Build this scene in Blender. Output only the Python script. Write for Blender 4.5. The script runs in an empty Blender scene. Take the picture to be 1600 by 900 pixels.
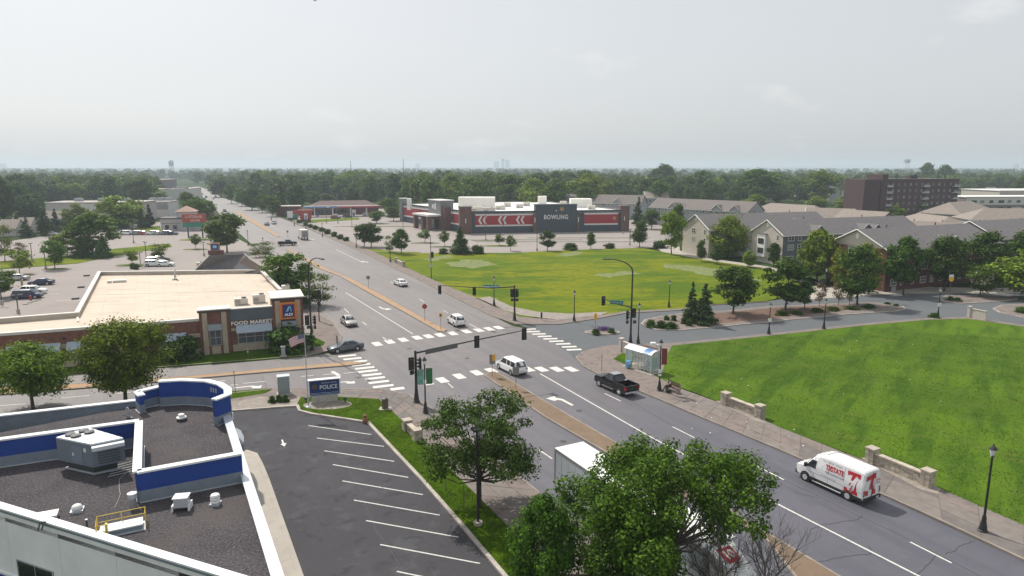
import bpy, bmesh, math, random
import numpy as np
from mathutils import Vector, Matrix
random.seed(7)
rng = np.random.default_rng(7)
R = math.radians
sc = bpy.context.scene
C = sc.collection

# ------------------------------------------------------------------ camera
CAM_H, FPX, HORIZON = 25.0, 1067.0, 261.0
PITCH = math.atan((450 - HORIZON) / FPX)
cam_d = bpy.data.cameras.new("camera")
cam = bpy.data.objects.new("camera", cam_d); C.objects.link(cam)
cam.location = (0, 0, CAM_H)
cam.rotation_euler = (math.pi / 2 - PITCH, 0, 0)
cam_d.sensor_width = 36.0
cam_d.lens = 36.0 * FPX / 1600
cam_d.clip_start = 0.5
cam_d.clip_end = 30000
sc.camera = cam

# ------------------------------------------------------------------ light
SUN_AZ, SUN_EL = R(-40), R(50)          # azimuth from +Y towards +X
w = bpy.data.worlds.new("World"); sc.world = w; w.use_nodes = True
nt = w.node_tree; nt.nodes.clear()
out = nt.nodes.new("ShaderNodeOutputWorld"); bg = nt.nodes.new("ShaderNodeBackground")
sky = nt.nodes.new("ShaderNodeTexSky"); sky.sky_type = 'NISHITA'; sky.sun_disc = False
sky.sun_elevation = SUN_EL; sky.sun_rotation = SUN_AZ
sky.altitude = 250; sky.air_density = 1.0; sky.dust_density = 4.0; sky.ozone_density = 1.0
bg.inputs[1].default_value = 0.115
mix = nt.nodes.new("ShaderNodeMix"); mix.data_type = 'RGBA'
mix.inputs[0].default_value = 0.60
mix.inputs[7].default_value = (7.5, 7.75, 7.95, 1)      # high thin veil of cloud
hsv = nt.nodes.new('ShaderNodeHueSaturation'); hsv.inputs['Saturation'].default_value = 0.42; hsv.inputs['Value'].default_value = 1.04
nt.links.new(sky.outputs[0], hsv.inputs['Color']); nt.links.new(hsv.outputs[0], mix.inputs[6])
tc = nt.nodes.new("ShaderNodeTexCoord"); mp = nt.nodes.new("ShaderNodeMapping")
mp.inputs['Scale'].default_value = (3.0, 3.0, 8.0)
nz = nt.nodes.new("ShaderNodeTexNoise"); nz.inputs['Scale'].default_value = 2.1
nz.inputs['Detail'].default_value = 6; nz.inputs['Roughness'].default_value = 0.55
rp = nt.nodes.new("ShaderNodeValToRGB")
rp.color_ramp.elements[0].position = 0.60; rp.color_ramp.elements[0].color = (0, 0, 0, 1)
rp.color_ramp.elements[1].position = 0.80; rp.color_ramp.elements[1].color = (1, 1, 1, 1)
mul = nt.nodes.new("ShaderNodeMath"); mul.operation = 'MULTIPLY'; mul.inputs[1].default_value = 0.5
mix2 = nt.nodes.new("ShaderNodeMix"); mix2.data_type = 'RGBA'
mix2.inputs[7].default_value = (9.0, 8.9, 8.7, 1)
nt.links.new(tc.outputs['Generated'], mp.inputs[0]); nt.links.new(mp.outputs[0], nz.inputs['Vector'])
nt.links.new(nz.outputs[0], rp.inputs[0]); nt.links.new(rp.outputs[0], mul.inputs[0])
nt.links.new(mul.outputs[0], mix2.inputs[0]); nt.links.new(mix.outputs[2], mix2.inputs[6])
nt.links.new(mix2.outputs[2], bg.inputs[0]); nt.links.new(bg.outputs[0], out.inputs[0])

sd = bpy.data.lights.new("sun", 'SUN'); sun = bpy.data.objects.new("sun", sd); C.objects.link(sun)
sd.energy = 4.4; sd.angle = R(1.0); sd.color = (1.0, 0.94, 0.85)
sv = Vector((math.sin(SUN_AZ) * math.cos(SUN_EL), math.cos(SUN_AZ) * math.cos(SUN_EL), math.sin(SUN_EL)))
sun.rotation_euler = sv.to_track_quat('Z', 'Y').to_euler()
sun.location = (-40, 60, 120)

sc.view_settings.view_transform = 'Standard'; sc.view_settings.look = 'None'
sc.view_settings.exposure = -0.06; sc.view_settings.gamma = 1.0
sc.render.engine = 'CYCLES'
cy = sc.cycles
cy.max_bounces = 6; cy.diffuse_bounces = 3; cy.glossy_bounces = 2; cy.transmission_bounces = 4
cy.transparent_max_bounces = 8; cy.volume_bounces = 1
cy.use_denoising = True

# ------------------------------------------------------------------ helpers
CP, SP = math.cos(PITCH), math.sin(PITCH)
def at(px, py, z=0.0):
    """the place in the world, at height z, that a point measured in the photograph belongs to"""
    u, v = px - 800, py - 450
    d = (u, FPX * CP - v * SP, -(FPX * SP + v * CP))
    t = (z - CAM_H) / d[2]
    return Vector((d[0] * t, d[1] * t, z))
def proj(x, y, z=0.0):
    dz = z - CAM_H
    F = y * CP - dz * SP; D = -dz * CP - y * SP
    return 800 + FPX * x / F, 450 + FPX * D / F
def height_at(px, py, ty):
    b = at(px, py)
    # height of the vertical through b that reaches row ty
    k = (ty - 450) / FPX
    # D = k F ; dz*(-CP + k SP) = y SP + k y CP
    dz = (b.y * SP + k * b.y * CP) / (k * SP - CP)
    return dz + CAM_H

class MB:
    def __init__(s): s.v = []; s.f = []; s.m = []; s.mats = []
    def _mi(s, m):
        if m is None: return 0
        if m not in s.mats: s.mats.append(m)
        return s.mats.index(m)
    def add(s, vs, fs, m=None):
        o = len(s.v); s.v += [tuple(q) for q in vs]
        i = s._mi(m)
        for f in fs: s.f.append([o + k for k in f]); s.m.append(i)
    def box(s, x0, x1, y0, y1, z0, z1, m=None, M=None):
        vs = [Vector((x, y, z)) for z in (z0, z1) for x, y in ((x0, y0), (x1, y0), (x1, y1), (x0, y1))]
        if M is not None: vs = [M @ q for q in vs]
        s.add(vs, [(0, 3, 2, 1), (4, 5, 6, 7), (0, 1, 5, 4), (1, 2, 6, 5), (2, 3, 7, 6), (3, 0, 4, 7)], m)
    def prism(s, pts, z0, z1, m=None):
        n = len(pts)
        a = sum(pts[i][0] * pts[(i + 1) % n][1] - pts[(i + 1) % n][0] * pts[i][1] for i in range(n))
        if a < 0: pts = pts[::-1]
        vs = [(q[0], q[1], z0) for q in pts] + [(q[0], q[1], z1) for q in pts]
        fs = [tuple(range(n - 1, -1, -1)), tuple(range(n, 2 * n))]
        fs += [(i, (i + 1) % n, n + (i + 1) % n, n + i) for i in range(n)]
        s.add(vs, fs, m)
    def sheet(s, pts, z, m=None):
        n = len(pts)
        a = sum(pts[i][0] * pts[(i + 1) % n][1] - pts[(i + 1) % n][0] * pts[i][1] for i in range(n))
        if a < 0: pts = pts[::-1]
        s.add([(q[0], q[1], z) for q in pts], [tuple(range(n))], m)
    def poly(s, pts, m=None): s.add(pts, [tuple(range(len(pts)))], m)
    def tube(s, pts, rad, n=8, m=None, cap=True):
        pts = [Vector(q) for q in pts]
        if not hasattr(rad, '__len__'): rad = [rad] * len(pts)
        vs = []; prev = None
        for i, q in enumerate(pts):
            d = (pts[min(i + 1, len(pts) - 1)] - pts[max(i - 1, 0)])
            d = d.normalized() if d.length > 1e-9 else Vector((0, 0, 1))
            if prev is None:
                a = d.cross(Vector((0, 0, 1)) if abs(d.z) < .9 else Vector((1, 0, 0))).normalized()
            else:
                a = prev - d * prev.dot(d)
                a = a.normalized() if a.length > 1e-6 else d.orthogonal().normalized()
            prev = a; b = d.cross(a)
            for k in range(n):
                t = 2 * math.pi * k / n
                vs.append(q + (a * math.cos(t) + b * math.sin(t)) * rad[i])
        fs = []
        for i in range(len(pts) - 1):
            for k in range(n):
                fs.append((i * n + k, i * n + (k + 1) % n, (i + 1) * n + (k + 1) % n, (i + 1) * n + k))
        if cap:
            fs.append(tuple(range(n - 1, -1, -1))); o = (len(pts) - 1) * n
            fs.append(tuple(range(o, o + n)))
        s.add(vs, fs, m)
    def lathe(s, prof, x=0, y=0, n=12, m=None):
        s.tube([(x, y, z) for r, z in prof], [max(r, .001) for r, z in prof], n, m)
    def strip(s, line, w0, w1, z0, z1, m=None, closed=False):
        """a bar along a polyline, from offset w0 to w1 on its left side"""
        P = [Vector((q[0], q[1])) for q in line]; n = len(P)
        L, Q = [], []
        for i in range(n):
            if closed: a, b = P[i - 1], P[(i + 1) % n]
            else: a, b = P[max(i - 1, 0)], P[min(i + 1, n - 1)]
            d1 = (P[i] - a).normalized() if (P[i] - a).length > 1e-6 else (b - P[i]).normalized()
            d2 = (b - P[i]).normalized() if (b - P[i]).length > 1e-6 else d1
            d = (d1 + d2).normalized(); nn = Vector((-d.y, d.x))
            c = max(.5, d.dot(d1))
            L.append(P[i] + nn * w0 / c); Q.append(P[i] + nn * w1 / c)
        vs = []
        for i in range(n):
            vs += [(L[i].x, L[i].y, z0), (Q[i].x, Q[i].y, z0), (Q[i].x, Q[i].y, z1), (L[i].x, L[i].y, z1)]
        fs = []
        for i in range(n if closed else n - 1):
            a, b = i * 4, ((i + 1) % n) * 4
            for k in range(4):
                fs.append((a + k, a + (k + 1) % 4, b + (k + 1) % 4, b + k))
        if not closed: fs += [(0, 3, 2, 1), ((n - 1) * 4, (n - 1) * 4 + 1, (n - 1) * 4 + 2, (n - 1) * 4 + 3)]
        s.add(vs, fs, m)
    def mesh(s, name, smooth=False, recalc=True):
        me = bpy.data.meshes.new(name)
        me.from_pydata(s.v, [], s.f)
        for m in s.mats: me.materials.append(m)
        if len(s.mats) > 1: me.polygons.foreach_set('material_index', s.m)
        if recalc and len(s.f) < 20000:
            bm = bmesh.new(); bm.from_mesh(me)
            bmesh.ops.recalc_face_normals(bm, faces=bm.faces); bm.to_mesh(me); bm.free()
        if smooth: me.polygons.foreach_set('use_smooth', [True] * len(me.polygons))
        me.update()
        return me
    def build(s, name, m=None, parent=None, loc=None, rz=0, smooth=False, recalc=True):
        if m is not None: s.mats = [m]; s.m = [0] * len(s.f)
        return link(s.mesh(name, smooth, recalc), name, parent, loc, rz)

def link(me, name, parent=None, loc=None, rz=0):
    o = bpy.data.objects.new(name, me); C.objects.link(o)
    if loc is not None: o.location = loc
    if rz: o.rotation_euler = (0, 0, rz)
    if parent is not None: o.parent = parent
    return o
def tag(o, label=None, cat=None, group=None, kind=None):
    if label: o['label'] = label
    if cat: o['category'] = cat
    if group: o['group'] = group
    if kind: o['kind'] = kind
    return o
def thing(name, label, cat, loc=(0, 0, 0), rz=0, group=None):
    o = bpy.data.objects.new(name, None); C.objects.link(o)
    o.location = loc; o.rotation_euler = (0, 0, rz); o.empty_display_size = .3
    return tag(o, label, cat, group)
def dup(root, loc, rz=0, label=None, group=None, scale=None, mats=None):
    def cp(o, par):
        c = o.copy(); C.objects.link(c)
        if par is not None: c.parent = par
        for ch in kids.get(o, []): cp(ch, c)
        return c
    kids = {}
    def walk(o):
        kids[o] = list(o.children)
        for k in kids[o]: walk(k)
    walk(root)
    r = cp(root, None)
    r.location = loc; r.rotation_euler = (0, 0, rz)
    if scale is not None: r.scale = scale if hasattr(scale, '__len__') else (scale,) * 3
    if label: r['label'] = label
    if group: r['group'] = group
    elif 'group' in r and group == '': del r['group']
    return r
def text_mesh(s, size, mat, depth=.02, spacing=1.0, bold=0.0):
    cu = bpy.data.curves.new("t", 'FONT'); cu.body = s; cu.size = size; cu.extrude = depth
    cu.align_x = 'CENTER'; cu.align_y = 'CENTER'; cu.space_character = spacing; cu.offset = bold
    cu.resolution_u = 3
    ob = bpy.data.objects.new("t", cu); C.objects.link(ob)
    bpy.context.view_layer.update()
    me = bpy.data.meshes.new_from_object(ob)
    bpy.data.objects.remove(ob); me.materials.clear(); me.materials.append(mat)
    return me
def text_on(s, size, mat, name, parent, o, xdir, up, depth=.02, spacing=1.0, bold=0.0, scale_x=1.0):
    """flat lettering at o, reading along xdir, upright along up (all in the parent's space)"""
    me = text_mesh(s, size, mat, depth, spacing, bold)
    xd = Vector(xdir).normalized(); u = Vector(up).normalized(); n = xd.cross(u)
    M = Matrix((xd * scale_x, u, n)).transposed().to_4x4(); M.translation = Vector(o)
    me.transform(M); me.update()
    return link(me, name, parent)

# ------------------------------------------------------------------ materials
MT = {}
def M(name, col, rough=.8, metal=0.0, var=0.0, vs=1.5, bump=0.0, bs=20.0, spec=.5, emit=None, detail=4, stretch=None):
    if name in MT: return MT[name]
    m = bpy.data.materials.new(name); m.use_nodes = True; t = m.node_tree
    b = t.nodes['Principled BSDF']
    b.inputs['Base Color'].default_value = (*col, 1); b.inputs['Roughness'].default_value = rough
    b.inputs['Metallic'].default_value = metal; b.inputs['Specular IOR Level'].default_value = spec
    if emit: b.inputs['Emission Color'].default_value = (*emit[0], 1); b.inputs['Emission Strength'].default_value = emit[1]
    if var or bump:
        tc = t.nodes.new('ShaderNodeTexCoord'); vec = tc.outputs['Object']
        if stretch:
            mp = t.nodes.new('ShaderNodeMapping'); mp.inputs['Scale'].default_value = stretch
            t.links.new(vec, mp.inputs[0]); vec = mp.outputs[0]
    if var:
        n = t.nodes.new('ShaderNodeTexNoise'); n.inputs['Scale'].default_value = vs
        n.inputs['Detail'].default_value = detail; n.inputs['Roughness'].default_value = .6
        t.links.new(vec, n.inputs['Vector'])
        r = t.nodes.new('ShaderNodeValToRGB')
        r.color_ramp.elements[0].position = .3; r.color_ramp.elements[1].position = .72
        r.color_ramp.elements[0].color = (*[c * (1 - var) for c in col], 1)
        r.color_ramp.elements[1].color = (*[min(1, c * (1 + var)) for c in col], 1)
        t.links.new(n.outputs[0], r.inputs[0]); t.links.new(r.outputs[0], b.inputs['Base Color'])
    if bump:
        n2 = t.nodes.new('ShaderNodeTexNoise'); n2.inputs['Scale'].default_value = bs; n2.inputs['Detail'].default_value = 3
        t.links.new(vec, n2.inputs['Vector'])
        bp = t.nodes.new('ShaderNodeBump'); bp.inputs['Strength'].default_value = bump; bp.inputs['Distance'].default_value = .05
        t.links.new(n2.outputs[0], bp.inputs['Height']); t.links.new(bp.outputs[0], b.inputs['Normal'])
    MT[name] = m
    return m

def ground_mat(name, layers, rough=.95, bump=.3, bs=8, base=(.2, .2, .2), rot=0.0, spec=.3, mul=(1, 1, 1), grad=None):
    """base colour plus layers (colour, noise scale, ramp lo, ramp hi, amount, stretch)"""
    m = bpy.data.materials.new(name); m.use_nodes = True; t = m.node_tree
    b = t.nodes['Principled BSDF']; b.inputs['Roughness'].default_value = rough
    b.inputs['Specular IOR Level'].default_value = spec
    tc = t.nodes.new('ShaderNodeTexCoord')
    cur = None; K = lambda c: tuple(u * v for u, v in zip(c, mul)); base = K(base); layers = [(K(l[0]),) + tuple(l[1:]) for l in layers]
    for i, (col, s, lo, hi, amt, st) in enumerate(layers):
        mp = t.nodes.new('ShaderNodeMapping'); mp.inputs['Scale'].default_value = (st[0], st[1], 1)
        mp.inputs['Location'].default_value = (i * 13.7, i * 7.1, 0)
        mp0 = t.nodes.new('ShaderNodeMapping'); mp0.inputs['Rotation'].default_value = (0, 0, rot)
        t.links.new(tc.outputs['Object'], mp0.inputs[0]); t.links.new(mp0.outputs[0], mp.inputs[0])
        n = t.nodes.new('ShaderNodeTexNoise'); n.inputs['Scale'].default_value = s
        n.inputs['Detail'].default_value = 5; n.inputs['Roughness'].default_value = .62
        t.links.new(mp.outputs[0], n.inputs['Vector'])
        r = t.nodes.new('ShaderNodeMapRange'); r.inputs[1].default_value = lo; r.inputs[2].default_value = hi
        r.inputs[3].default_value = 0; r.inputs[4].default_value = amt
        t.links.new(n.outputs[0], r.inputs[0])
        mx = t.nodes.new('ShaderNodeMix'); mx.data_type = 'RGBA'
        t.links.new(r.outputs[0], mx.inputs[0]); mx.inputs[7].default_value = (*col, 1)
        if cur is None: mx.inputs[6].default_value = (*base, 1)
        else: t.links.new(cur, mx.inputs[6])
        cur = mx.outputs[2]
    if grad:      # distance sheen put into the colour: darker and bluer near, paler along a bearing
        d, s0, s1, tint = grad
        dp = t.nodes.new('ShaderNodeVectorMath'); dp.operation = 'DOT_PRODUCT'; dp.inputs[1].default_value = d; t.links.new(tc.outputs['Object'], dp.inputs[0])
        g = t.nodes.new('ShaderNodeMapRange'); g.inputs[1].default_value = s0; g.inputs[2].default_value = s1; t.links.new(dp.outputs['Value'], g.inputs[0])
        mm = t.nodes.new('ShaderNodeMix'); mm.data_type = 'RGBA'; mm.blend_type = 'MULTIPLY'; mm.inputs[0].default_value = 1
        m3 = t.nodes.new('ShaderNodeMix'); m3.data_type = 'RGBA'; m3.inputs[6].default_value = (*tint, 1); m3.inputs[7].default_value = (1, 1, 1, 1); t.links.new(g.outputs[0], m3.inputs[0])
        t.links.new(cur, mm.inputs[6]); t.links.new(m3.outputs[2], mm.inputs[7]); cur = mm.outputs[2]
    t.links.new(cur, b.inputs['Base Color'])
    n2 = t.nodes.new('ShaderNodeTexNoise'); n2.inputs['Scale'].default_value = bs; n2.inputs['Detail'].default_value = 4
    t.links.new(tc.outputs['Object'], n2.inputs['Vector'])
    bp = t.nodes.new('ShaderNodeBump'); bp.inputs['Strength'].default_value = bump; bp.inputs['Distance'].default_value = .08
    t.links.new(n2.outputs[0], bp.inputs['Height']); t.links.new(bp.outputs[0], b.inputs['Normal'])
    MT[name] = m
    return m

ROADR = R(-28)
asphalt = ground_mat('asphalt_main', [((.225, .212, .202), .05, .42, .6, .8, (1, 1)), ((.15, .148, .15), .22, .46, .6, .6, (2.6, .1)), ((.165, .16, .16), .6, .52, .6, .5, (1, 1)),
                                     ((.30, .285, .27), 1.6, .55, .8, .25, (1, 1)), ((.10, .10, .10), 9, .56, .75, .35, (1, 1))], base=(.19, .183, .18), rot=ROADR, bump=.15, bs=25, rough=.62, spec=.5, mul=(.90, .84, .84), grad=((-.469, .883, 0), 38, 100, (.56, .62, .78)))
asphalt_side = ground_mat('asphalt_side', [((.105, .115, .125), .1, .35, .7, .8, (1, 1)), ((.16, .165, .17), .8, .5, .75, .35, (1, 1)),
                                          ((.06, .065, .07), 9, .5, .75, .35, (1, 1))], base=(.125, .133, .143), bump=.15, bs=25)
asphalt_lot = ground_mat('asphalt_police_lot', [((.082, .080, .082), .12, .35, .7, .8, (1, 1)), ((.135, .13, .13), .5, .5, .8, .5, (2.5, .35)),
                                               ((.05, .05, .052), 9, .5, .75, .4, (1, 1)), ((.055, .055, .06), .7, .56, .64, .6, (1, 1)), ((.02, .02, .022), 2.2, .68, .73, .7, (1, 1)), ((.16, .16, .16), .35, .56, .62, .4, (1, 1))], mul=(.62, .62, .68), base=(.108, .105, .106), rot=ROADR, bump=.2, bs=25)
asphalt_old = ground_mat('asphalt_old_lot', [((.34, .30, .28), .03, .35, .7, .8, (1, 1)), ((.22, .20, .19), .25, .5, .75, .5, (1, 1)),
                                            ((.16, .15, .14), 3, .6, .78, .3, (1, 1))], base=(.285, .255, .24), bump=.1)
conc_walk = ground_mat('sidewalk_concrete', [((.42, .33, .29), .3, .42, .6, .7, (1, 1)), ((.22, .18, .165), .9, .5, .64, .65, (1, 1)),
                                            ((.5, .44, .39), 4, .6, .8, .25, (1, 1))], mul=(.58, .60, .61), base=(.35, .285, .255), bump=.15, bs=15)
conc_pale = ground_mat('pale_concrete', [((.46, .42, .37), .4, .35, .7, .7, (1, 1)), ((.28, .26, .235), 1.2, .52, .75, .5, (1, 1))], base=(.38, .35, .31), bump=.15, bs=15)
paver_old = ground_mat('median_paver_old', [((.27, .21, .165), .3, .35, .7, .7, (1, 1)), ((.15, .12, .10), 1.5, .5, .75, .6, (1, 1))], mul=(.88, .82, .74), base=(.215, .165, .125), bump=.2, bs=15)
paver = ground_mat('median_paver', [((.45, .29, .17), .3, .35, .7, .7, (1, 1)), ((.27, .18, .12), 1.5, .5, .75, .5, (1, 1))], base=(.37, .245, .15), bump=.2, bs=15)
grass_ne = ground_mat('grass_field', [((.22, .27, .03), .03, .44, .54, .9, (1, 1.6)), ((.07, .16, .03), .05, .5, .58, .85, (1, 2.0)), ((.10, .17, .05), .4, .5, .58, .75, (1, 2.5)),
                                     ((.25, .25, .07), .16, .6, .72, .6, (.6, 2)), ((.30, .27, .15), .05, .63, .70, .7, (1, 2)), ((.06, .13, .02), 1.3, .5, .75, .4, (1, 1))], mul=(.84, .74, .24), base=(.145, .225, .032), bump=.5, bs=5, spec=.06)
grass_se = ground_mat('grass_mown', [((.15, .27, .03), .05, .44, .56, .85, (1, 1)), ((.06, .14, .022), .16, .48, .6, .8, (2.6, .4)), ((.14, .21, .06), .35, .5, .62, .5, (.6, 2.2)),
                                    ((.24, .25, .09), .2, .6, .74, .55, (.7, 2)), ((.05, .12, .018), 1.3, .5, .75, .4, (1, 1)), ((.42, .42, .30), 3.2, .68, .74, .5, (.5, 1))], mul=(.64, .63, .38), base=(.105, .2, .027), rot=R(35), bump=.5, bs=5, spec=.06)
grass_near = ground_mat('grass_strip', [((.14, .29, .02), .3, .45, .58, .8, (1, 1)), ((.05, .12, .018), 1.6, .48, .6, .7, (1, 1)), ((.20, .22, .06), .8, .62, .75, .5, (1, 1))], mul=(.48, .44, .06), base=(.1, .21, .022), bump=.6, bs=12, spec=.06)
grass_far = ground_mat('grass_far', [((.11, .13, .05), .01, .4, .66, .8, (1, 1)), ((.12, .12, .08), .02, .55, .7, .5, (1, 1)), ((.05, .08, .025), .06, .5, .7, .6, (1, 1))], mul=(.42, .5, .45), base=(.08, .115, .035), bump=.2, bs=2, spec=.06)
mulch = ground_mat('mulch_bed', [((.12, .07, .05), .8, .4, .7, .7, (1, 1)), ((.3, .24, .2), 6, .6, .75, .5, (1, 1))], base=(.17, .11, .085), bump=.6, bs=12)
gravel_bed = ground_mat('gravel_bed', [((.42, .37, .32), 1.5, .45, .7, .7, (1, 1)), ((.16, .14, .12), 5, .5, .7, .6, (1, 1))], base=(.28, .245, .215), bump=.8, bs=9)
gravel_roof = ground_mat('roof_gravel', [((.075, .065, .062), .4, .46, .6, .7, (1, 1)), ((.34, .30, .28), 8, .5, .62, .5, (1, 1)), ((.04, .035, .034), 7, .5, .62, .6, (1, 1)), ((.16, .13, .11), .25, .54, .62, .5, (1, 1))], mul=(.62, .64, .74), base=(.115, .10, .093), bump=1, bs=10)
kerb_m = M('kerb_concrete', (.40, .36, .32), .9, var=.25, vs=.8)
kerb_tan = M('kerb_tan', (.27, .23, .195), .9, var=.25, vs=.8)
def worn_paint(name, col, under, lo, hi, s=5):
    m = bpy.data.materials.new(name); m.use_nodes = True; t = m.node_tree; b = t.nodes['Principled BSDF']; b.inputs['Roughness'].default_value = .75
    tc = t.nodes.new('ShaderNodeTexCoord'); n = t.nodes.new('ShaderNodeTexNoise'); n.inputs['Scale'].default_value = s; n.inputs['Detail'].default_value = 8; n.inputs['Roughness'].default_value = .75
    t.links.new(tc.outputs['Object'], n.inputs['Vector']); r = t.nodes.new('ShaderNodeValToRGB'); r.color_ramp.elements[0].position = lo; r.color_ramp.elements[1].position = hi
    r.color_ramp.elements[0].color = (*under, 1); r.color_ramp.elements[1].color = (*col, 1); t.links.new(n.outputs[0], r.inputs[0]); t.links.new(r.outputs[0], b.inputs['Base Color']); return m
paint_w = worn_paint('road_paint_white', (.66, .64, .60), (.24, .23, .22), .33, .47)
paint_lot = worn_paint('lot_paint_white', (.60, .59, .57), (.14, .14, .14), .34, .46)
white = M('white_paint', (.78, .78, .76), .5)
black = M('black_metal', (.022, .021, .022), .45)
darkgrey = M('dark_grey_metal', (.06, .062, .068), .5)
steel = M('galvanised_steel', (.42, .43, .44), .45, .6)
glass_dark = M('dark_glass', (.018, .022, .028), .08, spec=.8)
rubber = M('tyre_rubber', (.018, .018, .018), .85)
rim_m = M('wheel_rim', (.55, .55, .56), .35, .7)

# ------------------------------------------------------------------ the ground and the roads
def px(*pts): return [at(*q) for q in pts]
def surf(name, pts, mat, z=0.0, parent=None, kind='structure', h=None, label=None, z0=-.04):
    b = MB()
    P = px(*pts) if len(pts[0]) == 2 and not isinstance(pts[0], Vector) else list(pts)
    if h is None: b.sheet(P, z)
    else: b.prism(P, z0, h)
    o = b.build(name, mat, parent)
    if parent is None: o['kind'] = kind
    if label: o['label'] = label
    return o
b = MB(); b.add([(-16000, -400, -.06), (16000, -400, -.06), (16000, 28000, -.06), (-16000, 28000, -.06)], [(0, 1, 2, 3)])
ground = b.build('ground', grass_far); tag(ground, 'wide flat green land reaching out to the hazy horizon', kind='structure')

lot_e = surf('parking_lot_east', [(470, 352), (560, 386), (645, 396), (800, 395.5), (925, 390), (1005, 388), (1062, 384), (1040, 342), (760, 328), (560, 326), (448, 337)], asphalt_old, 0, label='wide faded parking lot in front of the bowling hall')
lot_w = surf('parking_lot_west', [(-260, 560), (-200, 395), (20, 376), (110, 362), (250, 347), (330, 352), (395, 385), (425, 405), (440, 430), (495, 490), (470, 560), (300, 560), (0, 575)], asphalt_old, .002, label='faded parking lot left of and behind the food market')
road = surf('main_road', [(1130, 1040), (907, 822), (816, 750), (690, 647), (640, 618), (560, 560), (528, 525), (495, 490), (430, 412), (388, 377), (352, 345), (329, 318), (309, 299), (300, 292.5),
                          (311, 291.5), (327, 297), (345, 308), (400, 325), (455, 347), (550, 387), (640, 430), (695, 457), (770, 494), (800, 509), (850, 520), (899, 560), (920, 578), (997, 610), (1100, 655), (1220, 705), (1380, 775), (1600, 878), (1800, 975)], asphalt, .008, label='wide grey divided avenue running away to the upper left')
street_w = surf('side_street_west', [(-500, 640), (0, 593), (267, 574), (482, 557), (560, 545), (650, 622), (600, 611), (430, 609), (360, 616), (0, 662), (-500, 760)], asphalt, .004, label='side street passing in front of the food market')
street_e = surf('side_street_east', [(807, 506), (875, 506), (940, 496), (975, 489), (1062, 484), (1112, 476), (1200, 470), (1290, 462), (1400, 456), (1650, 452), (1800, 470), (1800, 560), (1600, 510), (1512, 496), (1450, 498), (1350, 507), (1212, 522), (1120, 531), (1050, 538), (950, 541), (900, 560), (845, 520)], asphalt_side, .012, label='blue grey side street curving away past the lawns')

def kerb(line, w0, w1, z1, parent, mat=kerb_m, name='kerb', closed=False):
    b = MB(); b.strip(px(*line) if not isinstance(line[0], Vector) else line, w0, w1, -.03, z1, closed=closed)
    return b.build(name, mat, parent)

# lawns
H_L = .11
lawn_ne = surf('lawn_north_east', [(560, 387), (645, 396), (800, 395.5), (925, 390), (1005, 388), (1035, 394), (1100, 405), (1200, 422), (1262, 440), (1245, 458), (1200, 471), (1112, 476), (1062, 483), (975, 489), (940, 492), (812, 498), (790, 488), (750, 470), (697, 449), (657, 430), (620, 410)], grass_ne, h=H_L, label='large yellow green lawn in front of the bowling hall')
lawn_se = surf('lawn_south_east', [(1030, 541), (1050, 539.5), (1120, 533), (1212, 524), (1350, 509), (1450, 500), (1512, 498), (1600, 511), (1800, 560), (1900, 960), (1600, 824), (1520, 788), (1463, 764), (1400, 742), (1320, 708), (1220, 670), (1125, 630), (1092, 617), (1050, 602), (1020, 587), (1036, 580)], grass_se, h=H_L, label='large mown green lawn along the right of the avenue')
b = MB(); b.sheet(px((958, 562), (972, 553), (990, 556), (990, 572), (975, 570)), .135); tag(b.build('grass_patch', grass_near, lawn_se), None)
# gravel along the lawn's corner and in front of it
surf('gravel_strip', [(745, 467), (770, 479), (812, 493), (872, 501), (940, 493), (950, 488), (890, 491), (840, 488), (800, 480), (765, 464)], gravel_bed, h=.125, label='pale gravel strip between sidewalk and yellow green lawn')

# sidewalks made of slabs
def slab_walk(name, A, B, parent_label, mat, nu, h=.12, gap=.018, jitter=.06):
    """A, B: two polylines of equal length (the two sides); slabs of about 1.8 m, nu across"""
    base = MB()
    PA, PB = px(*A), px(*B)
    base.prism(PA + PB[::-1], -.04, h - .02)
    root = base.build(name, M('joint_fill', (.16, .13, .11), .95)); tag(root, parent_label, kind='structure')
    mats = [mat, M('slab_tone_one', (.155, .138, .128), .9, var=.18, vs=1.2), M('slab_tone_two', (.195, .17, .153), .9, var=.18, vs=1.2)]
    k = 0
    for i in range(len(PA) - 1):
        L = ((PA[i + 1] - PA[i]).length + (PB[i + 1] - PB[i]).length) / 2
        n = max(1, int(L / 2.0))
        for j in range(n):
            for q in range(nu):
                c = []
                for (uu, vv) in ((j / n, q / nu), ((j + 1) / n, q / nu), ((j + 1) / n, (q + 1) / nu), (j / n, (q + 1) / nu)):
                    a = PA[i].lerp(PA[i + 1], uu); bb = PB[i].lerp(PB[i + 1], uu)
                    c.append(a.lerp(bb, vv))
                ce = sum(c, Vector()) / 4
                c = [x + (ce - x).normalized() * gap * 1.4 for x in c]
                m = MB(); hh = h + random.uniform(0, .008); m.prism(c, h - .05, hh)
                m.build('slab', random.choice(mats), root, recalc=False); k += 1
    return root
walk_se = slab_walk('sidewalk_south_east', [(1030, 625), (1100, 655), (1160, 680), (1220, 705), (1380, 775), (1473, 817), (1600, 877), (1700, 925)],
                    [(1062, 608), (1125, 631), (1172, 649), (1220, 670), (1400, 741), (1463, 763), (1600, 823), (1700, 862)], 'pinkish slab sidewalk between the avenue and the mown lawn', conc_walk, 3)
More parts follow.
